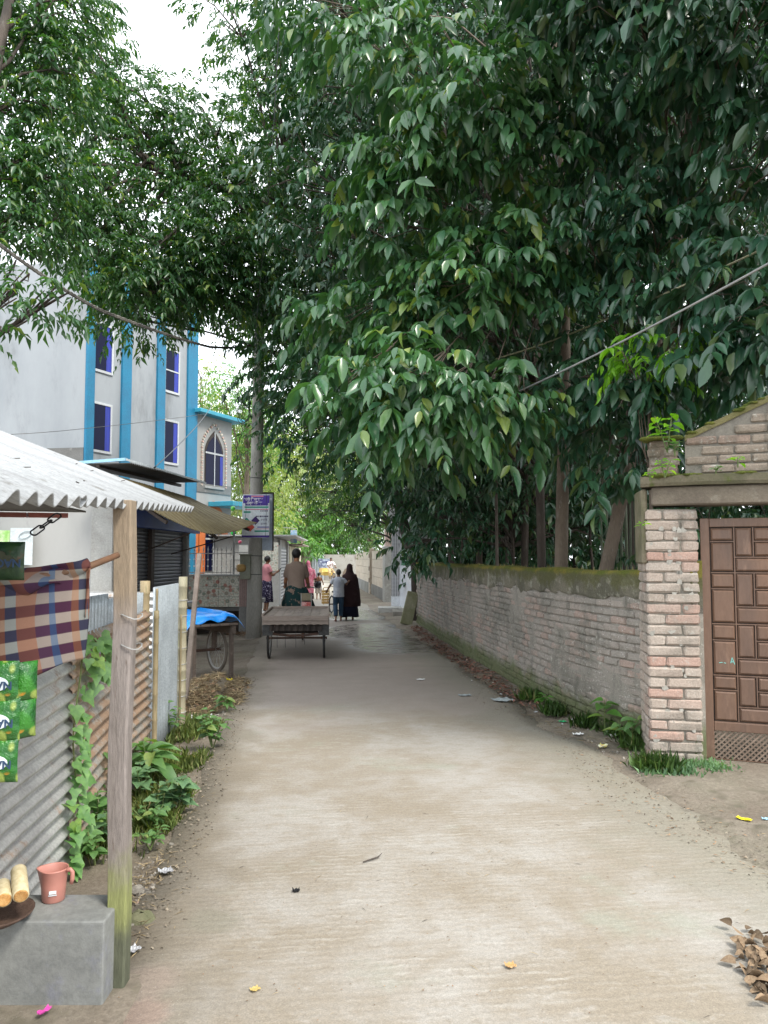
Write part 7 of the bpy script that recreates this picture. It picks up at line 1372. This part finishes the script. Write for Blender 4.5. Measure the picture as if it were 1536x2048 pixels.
weed('young glossy leaved seedling at the foot of the brick wall', 1210, 1470, .36, 7, 'glossy', .16, .3, 1, z=.02); weed('small leafy weed against the wall foot near the newspaper', 1090, 1418, .17, 7, 'glossy', .08, .5, 3, z=.02); weed('dark grass-like weed at the corner of wall and pillar', 1255, 1490, .25, 6, 'lance', .14, .5, 3, z=.02)
for lb, px, py, Y, h, kind, ls in (('bright seedling sprouting on the brick stub above the gate pillar', 1335, 905, 6.15, .34, 'young', .1), ('bushy green sprout on the mossy stub beside the gable', 1350, 912, 6.12, .12, 'heart', .075), ('pale sprout on the pillar corner below the brick stub', 1300, 962, 6.05, .1, 'young', .06), ('two leaved sprout on the lintel ledge', 1330, 955, 6.0, .16, 'young', .065), ('tiny sprout on the mossy lintel moss', 1432, 948, 5.9, .06, 'heart', .05), ('lone bright sprout on the lintel ledge under the gable', 1476, 935, 5.85, .1, 'young', .06), ('little sprout growing from the side of the gate pillar', 1284, 1058, 6.2, .06, 'young', .055)):
    weed(lb, 0, 0, h, 9 if h > .3 else 6, kind, ls, .5, 2 if h > .1 else 1, 'sprouts growing on the gate masonry', base=at(px, py, Y), name='wall_sprout')
def blades(name, label, pts, n, h, mat, sp=.05, w=.02, kind='stuff'):
    P = []; 
    for (x, y, z, r) in pts: q = rng.normal(0, 1, (n, 2)) * r; P.append(np.column_stack([x + q[:, 0], y + q[:, 1], np.full(n, z)]))
    P = np.concatenate(P); tq_ = (P[:, 0] + .68) * DY - P[:, 1] * DX; P = P[(tq_ < -.03) | (tq_ > 3.3)]; D = nrm(np.column_stack([rng.normal(0, .45, len(P)), rng.normal(0, .45, len(P)), np.ones(len(P))])); N = nrm(rng.normal(0, 1, (len(P), 3))); S = h * rng.uniform(.4, 1.2, len(P)); V, T = leaves_geo(P, D, N, S, (LOW[0] * np.array([1, 1, 1]) + np.array([0, 0, 0]), LOW[1]), w)
    o = link(name, np_mesh(name, V, T, mat)); return tag(o, label, 'grass', kind='stuff')
G = lambda px, py, z=-.05, r=.1: (*gnd(px, py, z)[:2], z, r)
blades('grass', 'straggly green and yellow grass along the left verge', [G(300, 1560), G(320, 1600), G(290, 1620, r=.13), G(330, 1650), G(270, 1660), G(370, 1600), G(360, 1540), G(400, 1530), G(320, 1520), G(390, 1450), G(420, 1460), G(200, 1700), G(350, 1480), G(385, 1470)], 420, .11, GRASS, w=.022)
blades('grass', 'dark green grass at the foot of the brick wall by the pillar', [G(1265, 1480, .0, .07), G(1240, 1470, .0, .08), G(1275, 1500, .0, .06), G(1180, 1455, .0, .07), G(1110, 1430, .0, .07), G(1060, 1400, 0, .07), G(1300, 1540, 0, .06), G(1330, 1545, 0, .06)], 330, .15, DGRASS, w=.022)
blades('herb_patch', 'low pale herb with tiny white flowers at the gate foot', [G(1385, 1535, .0, .08), G(1415, 1535, 0, .07), G(1360, 1545, 0, .08), G(1440, 1545, 0, .06), G(1320, 1548, 0, .07)], 240, .07, WEEDB, w=.3)
# fallen leaves and straw
WPL_ = pm('torn_paper', (.5, .5, .48), (.35, .38, .42), (.4, .15, .1), 9, 20, .7, .2, 40, var=.4); DRY = pm('dry_leaf', (.17, .10, .055), (.26, .17, .10), (.10, .06, .04), 8, 20, .85, .3, 60, var=.5); STRAW = pm('straw_bits', (.33, .26, .15), (.2, .15, .09), None, 8, 20, .9, .2, 60, var=.4); REDL = pm('reddish_leaf_litter', (.20, .085, .06), (.14, .085, .065), (.28, .22, .17), 8, 20, .85, .3, 60, var=.5)
def litter(name, label, pts, n, s, mat, w=.5, hgt=.01, flat=.35, cat='leaf litter'):
    P = []
    for (x, y, z, rx, ry, hh) in pts:
        q = rng.uniform(-1, 1, (n * 2, 2)); q = q[(q ** 2).sum(1) < 1][:n]; X_ = x + q[:, 0] * rx; Y_ = y + q[:, 1] * ry; k = 1 - (q ** 2).sum(1); Z_ = np.array([max(ground_h(a, b), z) for a, b in zip(X_, Y_)]) + hgt + hh * k * rng.random(len(X_)); P.append(np.column_stack([X_, Y_, Z_]))
    P = np.concatenate(P); D = nrm(np.column_stack([rng.normal(0, 1, len(P)), rng.normal(0, 1, len(P)), rng.normal(0, flat * .5, len(P))])); N = nrm(np.column_stack([rng.normal(0, flat, len(P)), rng.normal(0, flat, len(P)), np.ones(len(P))])); S = s * rng.uniform(.5, 1.3, len(P)); V, T = leaves_geo(P, D, N, S, (LOW[0] * np.array([1, 1, .25]), LOW[1]), w); return tag(link(name, np_mesh(name, V, T, mat)), label, cat, kind='stuff')
litter('straw_heap', 'heap of straw, twigs and dry leaves beyond the bamboo post', [(-2.15, 10.0, -.2, .5, 1.0, .08), (-2.0, 9.2, -.2, .4, .6, .03)], 2600, .10, STRAW, .09, .01, .4); litter('dry_leaves', 'brown dry leaves mixed into the straw heap', [(-2.15, 10.0, -.2, .5, 1.0, .07), (-2.1, 9.2, -.2, .3, .5, .02)], 500, .055, DRY, .5, .012, .4)
wl = [(wallp[i].x - .22, wallp[i].y, .0, .17, .35, .03) for i in range(22, 100, 4)]; litter('wall_foot_litter', 'damp reddish leaf litter gathered along the brick wall foot', wl, 80, .06, REDL, .45, .012, .4); litter('wall_foot_twigs', 'fine twigs and straw scattered along the brick wall foot', [(wallp[i].x - .25, wallp[i].y, .0, .25, .4, .01) for i in range(4, 70, 4)], 26, .10, STRAW, .05, .012, .25)
g_ = gnd(500, 1268); litter('pole_foot_litter', 'dead twigs at the foot of the concrete pole', [(g_[0], g_[1] - .1, 0, .5, .25, .06)], 400, .13, DRY, .12, .01, .4)
g_ = gnd(310, 1790); litter('verge_straw', 'straw and chips on the bare left verge', [(gnd(300, 1750)[0], gnd(300, 1750)[1], -.05, .12, .4, .0), (gnd(290, 1860)[0], gnd(290, 1860)[1], -.05, .06, .25, 0)], 160, .07, STRAW, .08, .01, .3)
rp = [(*gnd(x, y)[:2], 0, .9, 1.2, 0) for x, y in ((600, 1700), (900, 1650), (1100, 1800), (800, 1850), (1150, 1620), (700, 1500), (950, 1950), (600, 1930), (1300, 1750), (1400, 1680))]
litter('lane_chaff', 'specks of chaff and leaf bits strewn on the lane', rp, 45, .010, DRY, .5, .004, .05); litter('lane_straws', 'pale straws lying on the lane', rp, 6, .05, STRAW, .05, .005, .03); litter('lane_twigs', 'dark little twigs lying on the lane', rp, 3, .05, BARKD, .06, .005, .03)
litter('verge_litter_right', 'dry leaf bits and straw on the dirt before the gate', [(*gnd(x, y)[:2], 0, .4, .5, 0) for x, y in ((1200, 1520), (1300, 1580), (1400, 1640), (1480, 1700), (1250, 1600), (1350, 1700))], 26, .03, DRY, .35, .008, .15)
rb = [(*road_xy(s_, 3.15 + .12 * math.sin(s_ * 2)), 0, .28, .3, 0) for s_ in np.arange(2.6, 11, .35)] + [(*road_xy(s_, .06), 0, .14, .3, 0) for s_ in np.arange(3.6, 11, .4)]
litter('soil_crumbs', 'crumbs of dry soil strewn along both lane edges', rb, 60, .016, pm('soil_crumb', (.15, .125, .095), (.20, .17, .13), None, 8, 20, .95, .3, 60, var=.4), .9, .002, .6, 'soil'); litter('edge_straws', 'straw and leaf bits caught along both lane edges', rb, 9, .05, STRAW, .07, .004, .15)
litter('paper_bits', 'small torn paper and plastic bits among the wall foot litter', [(wallp[i].x - .3, wallp[i].y, .0, .25, .4, .01) for i in range(6, 60, 6)], 5, .04, WPL_, .7, .012, .3, 'litter')
# gravel and broken brick on the left verge
STON = pm('verge_stone', (.25, .23, .20), (.18, .165, .14), (.30, .2, .16), 4, 9, .9, .4, 40, var=.3); mb = MB()
for k in range(420):
    px, py = random.choice([(300, 1760), (290, 1830), (280, 1900), (270, 1700), (1250, 1560), (1150, 1480), (430, 1400), (410, 1430)]); g_ = gnd(px + random.gauss(0, 25), py + random.gauss(0, 35), -.03); r_ = random.uniform(.003, .012) * (1 if random.random() < .93 else 1.8); x, y = g_[0], g_[1]
    if 0 < rt(x, y)[1] < 3.3: continue
    z = ground_h(x, y); mb.box((x, y, z + r_ * .2), (r_ * 2.2, r_ * 1.6, r_ * 1.2), M=Matrix.Rotation(random.random() * 6, 4, Vector((random.random(), random.random(), random.random() + .1))))
tag(mb.build('verge_gravel', STON), 'small stones and brick chips on the verges', 'gravel', kind='stuff')
def rock(label, px, py, r, mat=STON):
    g_ = Vector(gnd(px, py, -.02)); mb = MB(); mb.sph(g_, (r * 1.3, r, r * .8), 9, 7); mb.v = [tuple(Vector(p) + Vector(p) .normalized() * 0 + Vector((random.uniform(-1, 1), random.uniform(-1, 1), random.uniform(-1, 1))) * r * .14) for p in mb.v]; tag(mb.build('stone', mat, smooth=False), label, 'stone')
rock('mossy stone at the lane edge below the timber post', 280, 1845, .06, MOSS if False else pm('mossy_stone', (.12, .12, .07), (.09, .095, .05), None, 6, 12, .95, .5, 40)); rock('broken brick chunk by the verge foil', 268, 1850, .035); rock('grey stone on the bare verge beside the post', 275, 1780, .03)
# single bits of litter
def sheet(name, label, cat, px, py, w_, h_, rz, mat, z=.006, curl=.01, prints=None):
    z = z * .4; curl = curl * .8
    g_ = Vector(gnd(px, py, 0)); x, y = g_.x, g_.y; tq = rt(x, y)[1]; z0 = max(ground_h(x, y), 0.0 if 0 <= tq <= 3.3 else -1) + z; M_ = RZ(rz, (x, y, z0)); mb = MB(M_); n = 7
    mb.rings([[Vector(((i / n - .5) * w_, (j / n - .5) * h_, curl * (.5 + .5 * math.sin(i * 1.7 + j * 1.1)) + curl * ((i / n - .5) ** 2 + (j / n - .5) ** 2) * 2)) for i in range(n + 1)] for j in range(n + 1)], cap=False, open_u=True); o = mb.build(name, mat); solid(o, .0015); tag(o, label, cat)
    return o
NEWS = pm('newsprint', (.36, .40, .40), (.22, .25, .26), (.5, .52, .5), 18, 40, .9, .1, 60); WPL = pm('white_plastic', (.62, .62, .60), (.5, .5, .5), None, 10, 30, .4, .2, 40); YW = pm('yellow_wrapper', (.80, .68, .02)); BLUEW = pm('pale_blue_wrapper', (.35, .6, .8)); GW = pm('green_wrapper', (.03, .4, .15)); FOILS = pm('silver_foil', (.42, .43, .45), (.28, .28, .3), None, 20, 40, .35, .3, 40, metal=.2); BLKR = pm('black_rag', (.012, .012, .014), None, None, 8, 20, .8, .3, 60); YLEAF = pm('yellowed_leaf', (.42, .32, .12), (.35, .25, .08))
sheet('newspaper_scrap', 'folded newspaper scrap lying by the wall foot litter', 'newspaper', 1006, 1402, .22, .2, .4, NEWS, .02, .012); sheet('paper_scrap', 'white paper triangle alone on the lane past the concrete joint', 'paper', 841, 1360, .10, .09, .9, WPL); sheet('paper_scrap', 'pale paper scrap on the mud near the newspaper', 'paper', 930, 1392, .15, .09, .2, NEWS, .012)
sheet('plastic_scrap', 'crumpled white plastic by the weeds at the wall foot', 'plastic', 1156, 1470, .09, .06, .3, WPL, .02, .015); sheet('plastic_scrap', 'torn white and yellow wrapper near the pillar foot', 'plastic', 1205, 1495, .10, .07, 1.0, pm('mixed_wrapper', (.6, .6, .5), (.55, .5, .08), (.5, .15, .1), 22, 40, .4, .2, 40), .02, .02); sheet('plastic_scrap', 'clear crumpled plastic under the young seedling', 'plastic', 1228, 1478, .09, .07, .5, WPL, .03, .02)
sheet('sweet_wrapper', 'bright yellow wrapper on the dirt before the gate', 'wrapper', 1488, 1644, .035, .09, .75, YW); sheet('sweet_wrapper', 'pale blue wrapper beside the yellow one near the gate', 'wrapper', 1533, 1642, .05, .025, .1, BLUEW); sheet('sweet_wrapper', 'small green wrapper at the wall foot weeds', 'wrapper', 1125, 1448, .06, .06, .3, GW, .015)
sheet('black_scrap', 'little black rag scrap lying in the middle of the lane', 'scrap', 592, 1785, .035, .028, .2, BLKR, .008, .012); sheet('fallen_leaf', 'yellow fallen leaf near the bottom of the lane', 'leaf', 510, 1981, .035, .028, .7, YLEAF, .006, .006); sheet('fallen_leaf', 'orange curled fallen leaf on the lane', 'leaf', 1021, 1935, .04, .035, .3, pm('orange_leaf', (.45, .26, .1), (.5, .33, .18)), .006, .01)
sheet('foil_scrap', 'crumpled silver foil on the left verge by the grass', 'foil', 331, 1746, .07, .06, .5, FOILS, .012, .012); sheet('foil_scrap', 'crumpled clear wrapper at the post foot', 'foil', 264, 1905, .06, .05, .9, FOILS, .012, .012); sheet('cloth_scrap', 'pale plastic sheet on the litter heap by the bamboo post', 'plastic', 405, 1432, .22, .12, .4, WPL, .03, .03); sheet('yellow_lump', 'yellow fruit peel on top of the straw heap', 'peel', 459, 1363, .07, .06, .4, YW, .12, .03)
sheet('pink_ribbon', 'magenta plastic strip on the ground below the cement ledge', 'plastic', 88, 2032, .02, .05, -.5, pm('magenta_plastic', (.5, .06, .3)), .04, .01)
g_ = gnd(745, 1722); o = MB().tube([(g_[0] - .05, g_[1] - .035, .008), (g_[0], g_[1], .012), (g_[0] + .03, g_[1] + .03, .01), (g_[0] + .05, g_[1] + .075, .012)], [.004, .005, .004, .002], 5).build('twig', BARKD); tag(o, 'single crooked twig lying on the lane', 'twig')
# heap of curled dry leaves at the right edge of the lane
dl = thing('dry_leaf_heap', 'heap of large curled brown dry leaves on the lane edge', 'leaf heap', gnd(1510, 1930)); DLM = [leaf_mesh('dry_leaf', OVAL, pm('curled_brown_leaf', (.15, .10, .06), (.20, .145, .09), (.08, .05, .035), 6, 14, .8, .3, 40, var=.5), .5, .5, .9)]
DLM += [leaf_mesh('dry_leaf', OVAL, MATS['curled_brown_leaf'], 1.1, .2, .8), leaf_mesh('dry_leaf', OVAL, MATS['curled_brown_leaf'], .15, -.5, .95)]
for k in range(95):
    u = random.random(); px, py = 1482 + 90 * u + random.gauss(0, 16), 1895 + 95 * u + random.gauss(0, 26); g_ = Vector(gnd(px, py, 0)); a = random.uniform(0, 2 * PI); leafobj(dl, DLM[k % 3], g_ + Vector((0, 0, .006 + .016 * random.random())), (math.cos(a), math.sin(a), random.uniform(.0, .5)), (random.uniform(-.7, .7), random.uniform(-.7, .7), .9), random.uniform(.04, .068))
